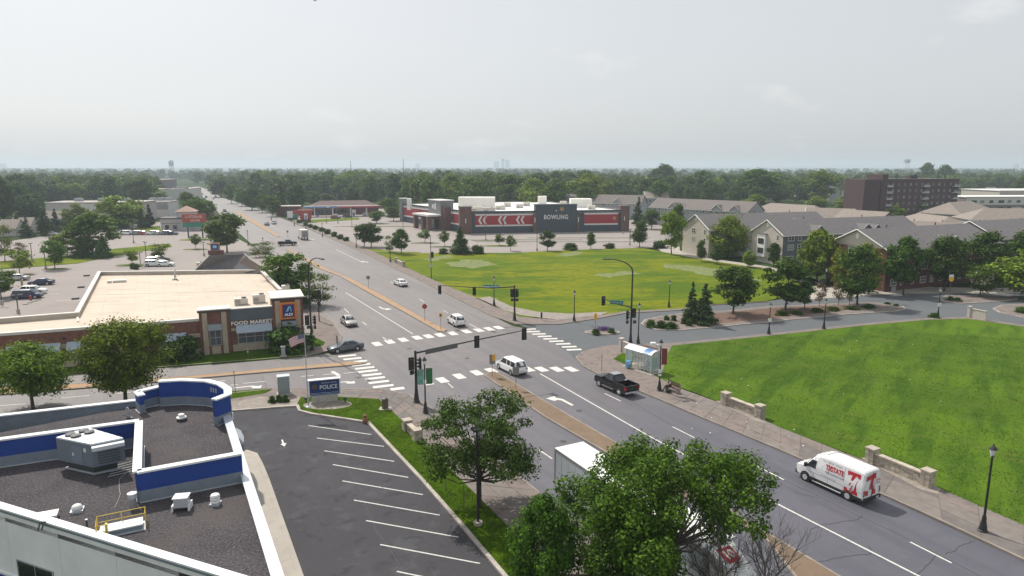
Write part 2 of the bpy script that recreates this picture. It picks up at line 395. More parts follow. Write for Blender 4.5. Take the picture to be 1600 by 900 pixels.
walk_corner = surf('sidewalk_corner', [(899, 559), (912, 550), (950, 541), (1000, 539), (1050, 537.5), (1120, 531), (1212, 521.5), (1350, 506.5), (1450, 498), (1512, 496), (1600, 509), (1600, 511.5), (1512, 499), (1450, 500.5), (1350, 509.5), (1212, 524.5), (1120, 534), (1050, 541), (1040, 560), (1036, 580), (1020, 587), (1050, 602), (1062, 608), (1030, 625), (997, 610), (940, 588), (912, 574)], conc_walk, h=.12, label='broad pinkish corner pavement around the bus shelter')
kerb([(1600, 509), (1512, 496), (1450, 498), (1350, 506.5), (1212, 521.5), (1120, 531), (1050, 537.5), (950, 541), (912, 550), (899, 559), (912, 574), (940, 588), (1030, 625), (1100, 655), (1220, 705), (1380, 775), (1473, 817), (1600, 877), (1720, 935)], -.02, .16, .14, walk_corner, kerb_tan)
walk_ne = surf('sidewalk_north_east', [(455, 346), (550, 387), (640, 430), (695, 457), (770, 494), (807, 507), (875, 507), (940, 497), (975, 490), (1062, 485), (1112, 477), (1112, 475.5), (1062, 483), (975, 487.5), (940, 493), (870, 501), (812, 496), (750, 468), (697, 447), (657, 429), (568, 386), (475, 346)], conc_walk, h=.125, label='pinkish sidewalk along the far side of the avenue')
kerb([(1200, 472), (1112, 477), (1062, 485), (975, 490), (940, 497), (875, 507), (807, 507), (770, 494), (695, 457), (640, 430), (550, 387), (455, 346), (400, 324)], -.02, .16, .14, walk_ne, kerb_tan)
# paved strip along the far kerb where lot meets the avenue, by the food market
walk_nw = surf('sidewalk_north_west', [(482, 556), (515, 548), (530, 538), (533, 526), (520, 505), (495, 490), (430, 412), (395, 386), (389, 388), (423, 416), (470, 478), (487, 497), (490, 520), (478, 545), (470, 556)], conc_walk, h=.12, label='pinkish corner sidewalk beside the food market')
kerb([(395, 386), (430, 412), (495, 490), (520, 505), (533, 526), (530, 538), (515, 548), (482, 556), (267, 573), (0, 592)], -.02, .16, .14, walk_nw, kerb_tan)
lawn_nw = surf('lawn_north_west', [(-100, 601), (267, 574), (400, 564), (475, 557), (478, 553), (481, 536), (494, 543), (505, 541), (508, 536), (496, 530), (486, 526), (475, 534), (325, 548), (100, 568), (-100, 590)], grass_near, h=.13, label='narrow green verge at the foot of the food market wall')

walk_sw = slab_walk('sidewalk_south_west', [(545, 609), (600, 610), (640, 619), (690, 650), (816, 752), (907, 823), (990, 900)],
                    [(525, 621), (592, 625), (613, 644), (637, 668), (709, 740), (787, 818), (870, 900)], 'broad pinkish slab sidewalk below the mast arm signal', conc_walk, 3)
kerb([(990, 900), (907, 823), (816, 752), (690, 650), (640, 619), (600, 610), (430, 609), (360, 616), (0, 662)], -.16, .02, .14, walk_sw, kerb_tan)
walk_w2 = surf('sidewalk_side_street', [(427, 609), (545, 609), (525, 621), (470, 622), (425, 623), (408, 621), (360, 630), (280, 640), (280, 634), (360, 625), (415, 616)], conc_walk, h=.12, label='pale path between the side street and the blue sign')
lawn_sw = surf('lawn_south_west', [(470, 622), (525, 621), (592, 625), (613, 644), (637, 668), (709, 740), (787, 818), (870, 900), (900, 940), (820, 960), (784, 900), (722, 826), (659.5, 754), (574, 662), (567, 660), (485, 648), (463, 635)], grass_near, h=.13, label='bright grass wedge between the stall rows and the avenue sidewalk')
lawn_sw2 = surf('grass_verge', [(280, 620), (360, 613), (425, 608), (415, 616), (360, 625), (280, 634)], grass_near, h=.13, label='narrow bright verge along the side street')
bed_sw = surf('gravel_bed_low', [(280, 640), (360, 630), (408, 621), (425, 623), (470, 622), (463, 635), (360, 643), (280, 650)], gravel_bed, h=.13, label='gravel bed between path and lot beside the utility cabinet')
b = MB(); c0 = at(512, 634); b.sheet([c0 + Vector((math.cos(t) * 2.6, math.sin(t) * 1.5, 0)) for t in np.linspace(0, 6.0, 14)], .137)
b.build('gravel_ring', gravel_bed, lawn_sw)

lot_p = surf('parking_lot_police', [(300, 648), (360, 643), (463, 635), (466, 643), (485, 648), (567, 660), (574, 662), (659.5, 754), (722, 826), (784, 900), (850, 985), (500, 1020), (465, 900), (420, 780), (381, 707), (340, 660)], asphalt_lot, .006, label='dark asphalt lot with angled stalls beside the foreground building')
kerb([(300, 648), (360, 643.5), (463, 635.5), (466, 643), (485, 648), (567, 660.5), (574, 662), (659.5, 754), (722, 826), (784, 900), (850, 985)], -.02, .28, .15, lot_p, kerb_m)
walk_p = surf('walk_police', [(340, 640), (350, 690), (381, 707), (396, 712), (404, 727), (414, 752), (464, 900), (490, 980), (300, 1000), (330, 800)], conc_pale, h=.12, label='pale concrete walk beside the foreground building')
kerb([(381, 707), (396, 712), (404, 727), (414, 752), (464, 900), (490, 980)], -.02, .35, .14, walk_p, conc_pale)

# medians
def median(name, pts, label, mat=paver, kb=kerb_tan, h=.13):
    o = surf(name, pts, mat, h=h, label=label)
    P = px(*pts)
    a = sum(P[i].x * P[(i + 1) % len(P)].y - P[(i + 1) % len(P)].x * P[i].y for i in range(len(P)))
    kerb(P if a > 0 else P[::-1], -.02, .16, h + .015, o, kb, closed=True)
    return o
median('median_south', [(757, 588), (763, 583), (773, 582), (784, 587), (864, 635.5), (958, 690), (1075, 759), (1220, 847), (1400, 955), (1290, 965), (1191, 838), (1060, 775), (939, 704), (854, 654.5)], 'tan paved median in the near half of the avenue', paver_old)
median('median_north', [(447, 390), (452, 389.5), (480, 404), (510, 420.5), (550, 436.5), (607, 467), (665, 500), (698, 516), (694, 519.5), (684, 518), (640, 493), (585, 463), (530, 431.5), (515, 426), (495, 418.5), (478, 408)], 'tan paved median in the far half of the avenue')
median('median_far', [(368, 332), (372, 331), (400, 346), (437, 369), (434, 371), (400, 352)], 'thin tan median far up the avenue')
median('median_west', [(-300, 625), (0, 592.5 + 14), (200, 597), (400, 579.5), (548, 566), (572, 568.5), (545, 572), (400, 584), (200, 602), (0, 618), (-300, 650)], 'thin tan median dividing the side street', paver)

# islands in the eastern street
def ell(cx, cy, rx, ry, n=16, z=0): 
    c = at(cx, cy); return [c + Vector((math.cos(t) * rx, math.sin(t) * ry, 0)) for t in np.linspace(0, 2 * math.pi, n, endpoint=False)]
def island(name, P, label, mat=conc_walk):
    o = surf(name, P, mat, h=.13, label=label); P = px(*P) if not isinstance(P[0], Vector) else P
    a = sum(P[i].x * P[(i + 1) % len(P)].y - P[(i + 1) % len(P)].x * P[i].y for i in range(len(P)))
    kerb(P if a > 0 else P[::-1], -.02, .18, .15, o, kerb_m, closed=True); return o
island('island_small', ell(941, 520, 2.7, 1.4), 'small kerbed island with flowers at the side street mouth')
isl = island('island_planted', [(1001, 507), (1008, 500), (1040, 494), (1075, 489), (1130, 487), (1200, 480), (1290, 476), (1350, 473.5), (1385, 475), (1412, 480), (1415, 484), (1400, 487), (1300, 494), (1200, 504), (1130, 511), (1062, 517), (1025, 516)], 'long kerbed island planted with trees')
b = MB(); b.sheet(px((1060, 504), (1085, 494), (1200, 483), (1290, 478.5), (1372, 478), (1300, 489), (1200, 499), (1100, 509)), .135); b.build('mulch', mulch, isl)
island('island_paved', [(1467, 467), (1478, 463), (1530, 462), (1580, 463), (1590, 468), (1560, 472), (1500, 475.5), (1475, 472)], 'paved island with yellow sign')
island('island_right', [(1551, 483), (1565, 477.5), (1620, 475), (1700, 480), (1700, 510), (1600, 497), (1562, 489)], 'curved paved island at the right edge of the street')
surf('courtyard_drive', [(1245, 452), (1300, 443), (1380, 446), (1480, 449), (1560, 450), (1660, 452), (1660, 458), (1400, 459), (1290, 466), (1240, 470)], conc_pale, .016, label='pale pavement strip before the brick row house')
surf('courtyard_walk', [(1025, 387), (1062, 386), (1062, 392), (1105, 404), (1200, 417), (1250, 430), (1250, 434), (1200, 421), (1100, 406.5), (1035, 394)], conc_pale, h=.13, label='pale curved footpath along the lawn by the grey houses')

# markings
def mark_bar(a, bb, w, parent, name, mat=paint_w, z=.0175):
    a, bb = at(*a), at(*bb); d = (bb - a).normalized(); n = Vector((-d.y, d.x, 0)) * w / 2
    m = MB(); m.sheet([a + n, a - n, bb - n, bb + n], z); return m.build(name, mat, parent)
SD = Vector((math.sin(ROADR), math.cos(ROADR), 0)); TD = Vector((math.cos(ROADR), -math.sin(ROADR), 0))
def cw_bar(p, along, L, W, parent, z=.0175, skew=.0):
    c = at(*p); u = along; n = Vector((-u.y, u.x, 0))
    m = MB(); m.sheet([c + u * L / 2 + n * W / 2, c - u * L / 2 + n * W / 2, c - u * L / 2 - n * W / 2, c + u * L / 2 - n * W / 2], z)
    return m.build('crosswalk_bar', paint_w, parent)
for q in ((667, 597.5), (691, 594), (717.5, 588), (745, 582.5), (767.5, 579), (825, 577), (846, 577), (870, 577), (892.5, 577)): cw_bar(q, SD, 2.1, 1.1, road)
for q in ((589, 537.5), (609, 534), (630, 531), (652, 527.7), (669.5, 525.5), (687.5, 523.5), (707, 521), (729, 518), (748, 516), (764, 514), (779, 512)): cw_bar(q, SD, 2.3, 1.15, road)
TE = Vector((math.cos(R(8)), math.sin(R(8)), 0))
for q in ((827, 514.5), (833, 518.2), (842, 522), (851, 525.7), (860, 529.5), (869.5, 533.3), (880, 537.5), (889.5, 542), (897, 546.5)): cw_bar(q, TE, 2.1, .75, road, .0215)
TWd = Vector((math.cos(R(22)), math.sin(R(22)), 0))
for q in ((542, 556), (551, 560.5), (559, 565), (564, 570), (570, 575), (575, 580), (581, 585.5), (586, 591), (592, 597), (599, 603.5)): cw_bar(q, TWd, 2.4, .8, road, .0175)
cw_bar((621, 607.5), TWd, 1.6, .9, road)
for a, c in [((844, 584), (1015, 682)), ((1225, 793), (1435, 900)), ((1435, 900), (1600, 985)), ((540, 457), (645, 522)), ((525, 390), (569, 411))]: mark_bar(a, c, .16, road, 'lane_line')
mark_bar((1015, 682), (1225, 793), .16, road, 'lane_line')
for a, c in [((1422, 847), (1487, 880)), ((945, 615), (970, 627)), ((1051, 667), (1085, 684)), ((1180, 727), (1225, 750)), ((842, 703), (863, 717)), ((538, 482), (545, 489)), ((566, 503), (573, 508)), ((598, 527), (606, 533)),
             ((655, 467), (663, 472)), ((733, 506), (746, 513)), ((692, 485), (700, 489)), ((505, 455), (511, 461)), ((610, 440), (617, 444)), ((700, 599), (708, 606)), ((440, 404), (445, 408)), ((470, 372), (478, 376)), ((420, 350), (428, 354)), ((420, 385), (424, 389))]:
    mark_bar(a, c, .14, road, 'lane_dash')
def arrow(p, d, size, parent, turn=0, z=.0175):
    """straight or turn arrow; d = travel direction"""
    c = at(*p); d = d.normalized(); n = Vector((-d.y, d.x, 0))
    P = lambda a, bb: c + d * a * size + n * bb * size
    m = MB()
    if turn == 0:
        m.sheet([P(-1.4, .12), P(-1.4, -.12), P(.2, -.12), P(.2, -.45), P(1.4, 0), P(.2, .45), P(.2, .12)], z)
    else:
        t = turn
        m.sheet([P(-1.4, -.15 * t), P(-1.4, .12 * t), P(.1, .16 * t), P(.45, .4 * t), P(.25, .75 * t), P(1.2, 1.1 * t), P(1.35, .1 * t), P(.95, .25 * t), P(.4, -.12 * t)], z)
    return m.build('turn_arrow' if turn else 'lane_arrow', paint_w, parent)
arrow((881, 626), SD, 1.25, road, 1)
arrow((597, 482), -SD, 1.25, road, 1)
arrow((572, 409), SD, 1.3, road, 1)
arrow((489, 374), SD, 1.3, road, 1)
arrow((355, 376), SD, 1.2, road, 1)
arrow((442.5, 692.5), (at(444, 700) - at(438, 684)), .62, lot_p)
arrow((388, 604), Vector((1, .4, 0)), 1.1, street_w, -1)
arrow((536, 597), Vector((1, .4, 0)), 1.0, street_w, -1)
for a, c in [((-60, 640), (-20, 636)), ((95, 622), (140, 618)), ((180, 615), (225, 611)), ((380, 599), (415, 596)), ((360, 602), (372, 601)), ((432, 592.5), (452, 590.5)), ((470, 588.5), (490, 586.5)), ((505, 585.5), (523, 584)), ((537, 583.5), (560, 581)), ((340, 596), (352, 595)), ((0, 634), (40, 631))]:
    mark_bar(a, c, .15, street_w, 'lane_dash', z=.0125)
mark_bar((519, 580.5), (530, 587), .5, street_w, 'stop_line', z=.0125)
for a, c in [((482, 665), (580, 679)), ((495, 684.5), (600, 697.5)), ((507, 704.5), (616, 721)), ((520, 726), (638, 746)), ((535, 751.5), (661, 773)), ((553, 781.5), (687, 805)), ((572, 813.5), (716, 839.5)), ((594, 851), (750, 880.5)), ((620, 893), (790, 928))]:
    mark_bar(a, c, .12, lot_p, 'stall_line', paint_lot, .0115)
for i in range(9):
    a = at(150 + i * 0, 447 + i * 4.2)
for (x0, y0) in [(70, 452), (72, 459), (60, 440), (58, 434)]:
    mark_bar((x0, y0), (x0 + 22, y0 - .3), .14, lot_w, 'stall_line', z=.0075)
for i in range(10): mark_bar((90 + i * 4.2, 469.3 - i * .05), (91.6 + i * 4.2, 469.3 - i * .05), .5, lot_w, 'crosswalk_dash', z=.0075)
# sealed cracks and seams in the near asphalt, plus one painted pole shadow
tar_shade = M('tar_seal_shade', (.05, .05, .052), .7)
def crack_shade_line(pts, w, parent, z=.0145, name='crack_and_shadow'):
    P = []
    for a, bb in zip(pts, pts[1:]):
        for k in range(5):
            t = k / 5; q = at(a[0] + (bb[0] - a[0]) * t, a[1] + (bb[1] - a[1]) * t)
            P.append(q + Vector((random.uniform(-.06, .06), random.uniform(-.06, .06), 0)))
    P.append(at(*pts[-1])); m = MB(); m.strip(P, -w / 2, w / 2, .003, z); m.build(name, tar_shade, parent)
crack_shade_line([(1259, 848), (1268, 827), (1285, 820), (1340, 812), (1348, 806)], .07, road)
crack_shade_line([(1240, 769), (1280, 779)], .05, road)
crack_shade_line([(1300, 786), (1352, 811), (1430, 848), (1500, 884), (1600, 935)], .045, road)
crack_shade_line([(1062, 672), (1150, 712), (1240, 757), (1300, 786)], .04, road)
crack_shade_line([(1280, 878), (1318, 870), (1362, 865), (1358, 853)], .07, road)
crack_shade_line([(1364, 866), (1430, 896), (1445, 905)], .06, road)
crack_shade_line([(1475, 865), (1492, 861), (1500, 853), (1522, 846)], .06, road)
crack_shade_line([(1435, 897), (1455, 876), (1461, 868)], .06, road)
crack_shade_line([(950, 605), (1062, 672)], .03, road)
crack_shade_line([(492, 552), (505, 560), (519, 575)], .06, street_w, .0105)  # cast shadow of the corner pole, painted as a dark line
crack_shade_line([(410, 587), (416, 606)], .05, street_w, .0105)
crack_shade_line([(560, 553), (600, 590), (622, 612)], .1, road)
crack_shade_line([(842, 640), (870, 650), (900, 652)], .03, road)
crack_shade_line([(520, 694), (560, 760), (590, 830), (640, 905)], .04, lot_p, .0095)

iron = M('cast_iron', (.06, .055, .05), .7)
for i, (x, y) in enumerate([(699, 637 + 14), (905, 642), (730, 560), (1010, 690), (640, 545), (560, 590), (880, 690)]):
    c = at(x, y); m = MB(); m.sheet([c + Vector((math.cos(t) * .34, math.sin(t) * .34, 0)) for t in np.linspace(0, 2 * math.pi, 14, endpoint=False)], .0195); m.build('manhole_cover', iron, road)

dirt = ground_mat('worn_turf', [((.30, .26, .17), .5, .42, .6, .8, (1, 2)), ((.12, .17, .04), .9, .48, .58, .9, (1, 2))], base=(.19, .22, .07), mul=(.85, .9, .8), bump=.4, bs=6)
def patch(pts, parent, z=.116):
    P = px(*pts); Q = []
    for i in range(len(P)):
        for k in range(4):
            q = P[i].lerp(P[(i + 1) % len(P)], k / 4); Q.append(q + Vector((random.uniform(-1, 1), random.uniform(-1, 1), 0)) * (.25 + q.y * .006))
    m = MB(); m.sheet(Q, z); m.build('worn_patch', dirt, parent)
for q in ([(700, 413), (725, 405), (755, 407), (772, 414), (740, 420), (708, 418)], [(1040, 412), (1100, 417), (1150, 426), (1192, 440), (1150, 437), (1090, 428), (1045, 419)], [(868, 398), (905, 392.5), (914, 397), (882, 402)], [(665, 405), (700, 399), (706, 402), (675, 409)], [(930, 430), (985, 424), (1000, 428), (950, 435)]): patch(q, lawn_ne)

# ------------------------------------------------------------------ trees
def leaf_mat(name, col, var=.5, trans=.25, hue=None):
    m = bpy.data.materials.new(name); m.use_nodes = True; t = m.node_tree
    b = t.nodes['Principled BSDF']; b.inputs['Roughness'].default_value = .6; b.inputs['Specular IOR Level'].default_value = .08; col = (col[0], col[1] * 1.06, col[2] * .7)
    oi = t.nodes.new('ShaderNodeObjectInfo'); tc = t.nodes.new('ShaderNodeTexCoord')
    n = t.nodes.new('ShaderNodeTexNoise'); n.inputs['Scale'].default_value = .9; n.inputs['Detail'].default_value = 6; n.inputs['Roughness'].default_value = .7
    t.links.new(tc.outputs['Object'], n.inputs['Vector'])
    r = t.nodes.new('ShaderNodeValToRGB'); e = r.color_ramp.elements
    e[0].position = .33; e[1].position = .68
    hue = hue or (1.25, 1.1, .9)
    e[0].color = (*[c * (1 - var) for c in col], 1); e[1].color = (*[c * (1 + var) * h for c, h in zip(col, hue)], 1)
    ge = t.nodes.new('ShaderNodeNewGeometry'); ad = t.nodes.new('ShaderNodeMath'); ad.operation = 'MULTIPLY_ADD'; ad.inputs[1].default_value = .34; t.links.new(ge.outputs['Random Per Island'], ad.inputs[0])
    sb_ = t.nodes.new('ShaderNodeMath'); sb_.operation = 'SUBTRACT'; sb_.inputs[1].default_value = .17; t.links.new(n.outputs[0], sb_.inputs[0]); t.links.new(sb_.outputs[0], ad.inputs[2])
    t.links.new(ad.outputs[0], r.inputs[0])
    hs = t.nodes.new('ShaderNodeHueSaturation')
    mr = t.nodes.new('ShaderNodeMapRange'); mr.inputs[3].default_value = .8; mr.inputs[4].default_value = 1.2
    mr2 = t.nodes.new('ShaderNodeMapRange'); mr2.inputs[3].default_value = .485; mr2.inputs[4].default_value = .512
    t.links.new(oi.outputs['Random'], mr.inputs[0]); t.links.new(mr.outputs[0], hs.inputs['Value'])
    t.links.new(oi.outputs['Random'], mr2.inputs[0]); t.links.new(mr2.outputs[0], hs.inputs['Hue'])
    t.links.new(r.outputs[0], hs.inputs['Color']); t.links.new(hs.outputs[0], b.inputs['Base Color'])
    tr = t.nodes.new('ShaderNodeBsdfTranslucent'); ms = t.nodes.new('ShaderNodeMixShader'); ms.inputs[0].default_value = trans
    t.links.new(hs.outputs[0], tr.inputs[0]); t.links.new(b.outputs[0], ms.inputs[1]); t.links.new(tr.outputs[0], ms.inputs[2])
    t.links.new(ms.outputs[0], t.nodes['Material Output'].inputs[0])
    MT[name] = m; return m
LM = dict(
    mid=leaf_mat('leaf_mid', (.080, .140, .030)), dark=leaf_mat('leaf_dark', (.058, .108, .030)), light=leaf_mat('leaf_light', (.15, .22, .042)),
    near=leaf_mat('leaf_near', (.12, .19, .03), trans=.3), spruce=leaf_mat('needle_spruce', (.042, .076, .042), trans=.05),
    blue=leaf_mat('leaf_deep', (.058, .112, .040)), yellow=leaf_mat('leaf_yellow', (.17, .20, .045)), red=leaf_mat('leaf_reddish', (.13, .085, .05)),
    ash=leaf_mat('leaf_ash', (.11, .145, .05)), juniper=leaf_mat('juniper', (.05, .10, .022)), far=leaf_mat('leaf_far', (.085, .14, .042)))
bark = M('bark', (.075, .06, .05), .95, var=.3, vs=3)
bark_grey = M('bark_grey', (.14, .12, .11), .95, var=.3, vs=3)

def leaves_mesh(name, P, size, mat, aspect=1.6, outward=None, up=.35):
    """P: n x 3 leaf positions; one bent-free quad per leaf with random bearing"""
    n = len(P)
    N = rng.normal(size=(n, 3)); N /= np.linalg.norm(N, axis=1)[:, None]
    if outward is not None: N = N * .75 + outward * .8
    N[:, 2] = N[:, 2] + up
    N /= np.linalg.norm(N, axis=1)[:, None]
    T = rng.normal(size=(n, 3)); T -= N * (T * N).sum(1)[:, None]; T /= np.linalg.norm(T, axis=1)[:, None]
    B = np.cross(N, T)
    s = size * rng.uniform(.6, 1.35, n)[:, None]
    V = np.empty((n, 4, 3))
    V[:, 0] = P - T * s * aspect * .5; V[:, 1] = P - B * s * .5 + N * s * .1
    V[:, 2] = P + T * s * aspect * .5; V[:, 3] = P + B * s * .5 + N * s * .1
    me = bpy.data.meshes.new(name)
    me.vertices.add(n * 4); me.vertices.foreach_set('co', V.reshape(-1))
    me.loops.add(n * 4); me.loops.foreach_set('vertex_index', np.arange(n * 4, dtype=np.int32))
    me.polygons.add(n); me.polygons.foreach_set('loop_start', np.arange(0, n * 4, 4, dtype=np.int32))
    me.polygons.foreach_set('loop_total', np.full(n, 4, dtype=np.int32))
    me.materials.append(mat); me.update(); me.validate(); return me

def clump_points(centres, radii, n, shell=.45, flat=.75, jit=.3):
    k = len(centres); idx = rng.integers(0, k, n) if True else None
    w = radii ** 2; w = w / w.sum(); idx = rng.choice(k, n, p=w)
    D = rng.normal(size=(n, 3)); D /= np.linalg.norm(D, axis=1)[:, None]
    r = rng.uniform(shell, 1.0, n) ** .8 * (1 + jit * rng.normal(size=n))
    O = D * r[:, None] * radii[idx][:, None]; O[:, 2] *= flat
    return centres[idx] + O, D

def tree_meshes(h=10, flat=.75, jit=.3, bm=.38, notch=None, w=7, base=2.2, nc=46, nl=6000, leaf=.3, shape='round', mat='mid', cr=.17, seed=1, trunk_r=.18, sparse=0, bk=None, gap=.0):
    global rng
    rng = np.random.default_rng(seed); rnd = random.Random(seed)
    H = h - base; cs = []; tries = 0
    lob = [(rnd.uniform(0, 6.28), rnd.uniform(.6, 1.0), rnd.uniform(.1, .95)) for _ in range(7)]
    while len(cs) < nc and tries < 9000:
        tries += 1
        t = rnd.random(); a = rnd.uniform(0, 2 * math.pi)
        if shape == 'round': prof = math.sqrt(max(0, 1 - (2 * t - .95) ** 2)) if t < .97 else .1
        elif shape == 'vase': prof = min(1, .35 + 1.0 * t) * math.sqrt(max(0, 1 - max(0, t - .55) ** 2 / .22))
        elif shape == 'cone': prof = (1 - t) ** .85
        elif shape == 'oval': prof = math.sin(math.pi * min(1, (t * .92 + .08))) ** .6
        elif shape == 'wide': prof = math.sqrt(max(0, 1 - (1.7 * t - .75) ** 2)) * 1.0
        else: prof = 1
        lobe = 1.0
        for la, lr, lt in lob:
            dd = math.cos(a - la)
            if dd > .55 and abs(t - lt) < .28: lobe = min(lobe, .62 + .35 * lr)
        rr = (rnd.random() ** .42) * prof * lobe * (w / 2) * (1 - cr)
        c = (math.cos(a) * rr, math.sin(a) * rr, base + t * H * .94 + H * .03)
        if cs and gap and min((c[0] - q[0]) ** 2 + (c[1] - q[1]) ** 2 + (c[2] - q[2]) ** 2 for q in cs) < (gap * w) ** 2: continue
        if notch and abs((a - notch[0] + math.pi) % (2 * math.pi) - math.pi) < notch[1] and c[2] < notch[2]: continue     # side without limbs
        cs.append(c)
    cs = np.array(cs)
    rad = np.array([rnd.choice((.55, .75, 1, 1.35)) * cr * w / 2 * 1.25 for _ in cs])
    if shape == 'cone': rad *= np.clip(1.25 - (cs[:, 2] - base) / H, .35, 1.2)
    P, D = clump_points(cs, rad, nl, flat=.55 if shape == 'cone' else flat, jit=jit)
    P[:, 2] = np.maximum(P[:, 2], max(.15, base * .55))
    kx = (w / 2) / np.percentile(np.hypot(P[:, 0], P[:, 1]), 98.5); P[:, :2] *= kx; cs[:, :2] *= kx
    kz = (h - base) / (np.percentile(P[:, 2], 99.7) - base); P[:, 2] = base + (P[:, 2] - base) * kz; cs[:, 2] = base + (cs[:, 2] - base) * kz
    crown = leaves_mesh('crown', P, leaf, LM[mat] if isinstance(mat, str) else mat, outward=D)
    b = MB(); bend = (rnd.uniform(-.2, .2), rnd.uniform(-.2, .2))
    top = h * (.9 if shape in ('cone', 'oval') else .55)
    tp = [(0, 0, -.1), (0, 0, .3), (bend[0] * .4, bend[1] * .4, base * .7), (bend[0], bend[1], base + H * .2), (bend[0] * 1.5, bend[1] * 1.5, top)]
    b.tube(tp, [trunk_r * 1.5, trunk_r * 1.05, trunk_r * .9, trunk_r * .6, trunk_r * .15], 7)
    order = list(range(len(cs))); rnd.shuffle(order)
    for k in order[:min(len(cs), 26 if bm < .5 else 60)]:
        c = Vector(cs[k]); z0 = max(base * .75, min(c.z - .25 * H * .5 - math.hypot(c.x, c.y) * .45, top * .85))
        f = min(1, z0 / top); s0 = Vector((bend[0] * 1.4 * f, bend[1] * 1.4 * f, z0))
        mid = s0.lerp(c, .5) + Vector((0, 0, -.06 * w)) * (1 if shape != 'vase' else .3)
        r0 = trunk_r * bm * (1 - .4 * f)
        b.tube([s0, mid, c], [r0, r0 * .6, r0 * .2], 5, cap=False)
    tr = b.mesh('trunk', smooth=True, recalc=False); tr.materials.append(bk or bark)
    return crown, tr

PROTO = {}
def proto(key, **kw):
    cr, tr = tree_meshes(**kw); PROTO[key] = (cr, tr, kw['h'], kw['w']); return PROTO[key]
for s in range(3):
    proto('street%d' % s, h=8, w=6, base=1.9, nc=52, nl=5200, leaf=.26, shape='round', mat='dark', cr=.2, seed=10 + s, trunk_r=.13)
    proto('green%d' % s, h=8, w=6.4, base=1.8, nc=44, nl=4600, leaf=.28, shape='vase', mat='mid', cr=.2, seed=20 + s, trunk_r=.12)
    proto('light%d' % s, h=9, w=7, base=1.6, nc=60, nl=6000, leaf=.3, shape='round', mat='light', cr=.2, seed=30 + s, trunk_r=.16)
    proto('big%d' % s, h=18, w=15, base=2.5, nc=95, nl=7000, leaf=.62, shape='round', mat=['blue', 'mid', 'far'][s], cr=.17, seed=40 + s, trunk_r=.4)
    proto('spruce%d' % s, h=11, w=5.6, base=.5, nc=120, nl=6500, leaf=.26, shape='cone', mat='spruce', cr=.2, seed=50 + s, trunk_r=.16)
    proto('tall%d' % s, h=20, w=11, base=3, nc=80, nl=5200, leaf=.62, shape='oval', mat=['far', 'blue', 'mid'][s], cr=.2, seed=60 + s, trunk_r=.35)
proto('sapling0', h=4.5, w=3.6, base=1.4, nc=24, nl=1500, leaf=.22, shape='vase', mat='light', cr=.26, seed=70, trunk_r=.06)
proto('sapling1', h=4.5, w=3.2, base=1.5, nc=20, nl=1300, leaf=.2, shape='round', mat='mid', cr=.26, seed=71, trunk_r=.06)
proto('oval0', h=6, w=3.0, base=1.2, nc=44, nl=3200, leaf=.2, shape='oval', mat='mid', cr=.3, seed=72, trunk_r=.08)
proto('oval1', h=7, w=4.2, base=1.3, nc=60, nl=4600, leaf=.22, shape='round', mat='dark', cr=.28, seed=73, trunk_r=.1)
proto('willow0', h=11, w=9, base=.8, nc=110, nl=12000, leaf=.26, shape='oval', mat='light', cr=.22, seed=74, trunk_r=.22)
proto('sparse0', h=6, w=5, base=1.4, nc=26, nl=900, leaf=.22, shape='vase', mat='red', cr=.24, seed=75, trunk_r=.08)
proto('sparse1', h=8, w=6, base=1.4, nc=34, nl=1600, leaf=.24, shape='vase', mat='ash', cr=.24, seed=76, trunk_r=.12)
proto('broadcone0', h=9, w=8, base=.2, nc=130, nl=9000, leaf=.28, shape='cone', mat='blue', cr=.2, seed=77, trunk_r=.2)
proto('yellow0', h=8, w=7, base=1.6, nc=50, nl=4200, leaf=.3, shape='round', mat='yellow', cr=.2, seed=78, trunk_r=.14)
for s in range(4):
    proto('wood%d' % s, h=16, w=14, base=1.5, nc=46, nl=1500, leaf=1.15, shape=['round', 'oval', 'wide', 'round'][s], mat=['far', 'mid', 'far', 'ash'][s], cr=.2, seed=80 + s, trunk_r=.35)
proto('shrub0', h=1.6, w=2.6, base=.05, nc=34, nl=1800, leaf=.16, shape='wide', mat='dark', cr=.3, seed=90, trunk_r=.05)
proto('shrub1', h=1.6, w=2.8, base=.05, nc=34, nl=1800, leaf=.16, shape='wide', mat='juniper', cr=.3, seed=91, trunk_r=.05)

def plant(name, key, loc, h, wd, label, cat='tree', group=None, rz=None, parts=('trunk', 'crown')):
    cr, tr, ph, pw = PROTO[key]
    t = thing(name, label, cat, (loc[0], loc[1], loc[2] if len(loc) > 2 else 0), random.uniform(0, 6.28) if rz is None else rz, group)
    t.scale = (wd / pw, wd / pw, h / ph)
    link(tr, parts[0], t); link(cr, parts[1], t)
    return t
def tpx(key, bx, by, ty, wpx, label, name=None, group=None, z=0, cat='tree', minh=None):
    """a tree whose foot is at (bx,by) and top reaches row ty, wpx wide in the photograph"""
    p = at(bx, by); h = height_at(bx, by, ty)
    F = p.y * CP + CAM_H * SP
    wd = wpx * F / FPX
    k = ''.join(c for c in key if not c.isdigit())
    nm = name or {'spruce': 'spruce_tree', 'willow': 'willow_tree', 'shrub': 'shrub', 'sapling': 'young_tree', 'broadcone': 'evergreen_tree', 'oval': 'small_tree'}.get(k, 'broadleaf_tree')
    parts = ('stems', 'foliage') if k == 'shrub' else ('trunk', 'crown')
    return plant(nm, key, (p.x, p.y, z), max(h, minh or .5), wd, label, 'shrub' if k == 'shrub' else cat, group, parts=parts)

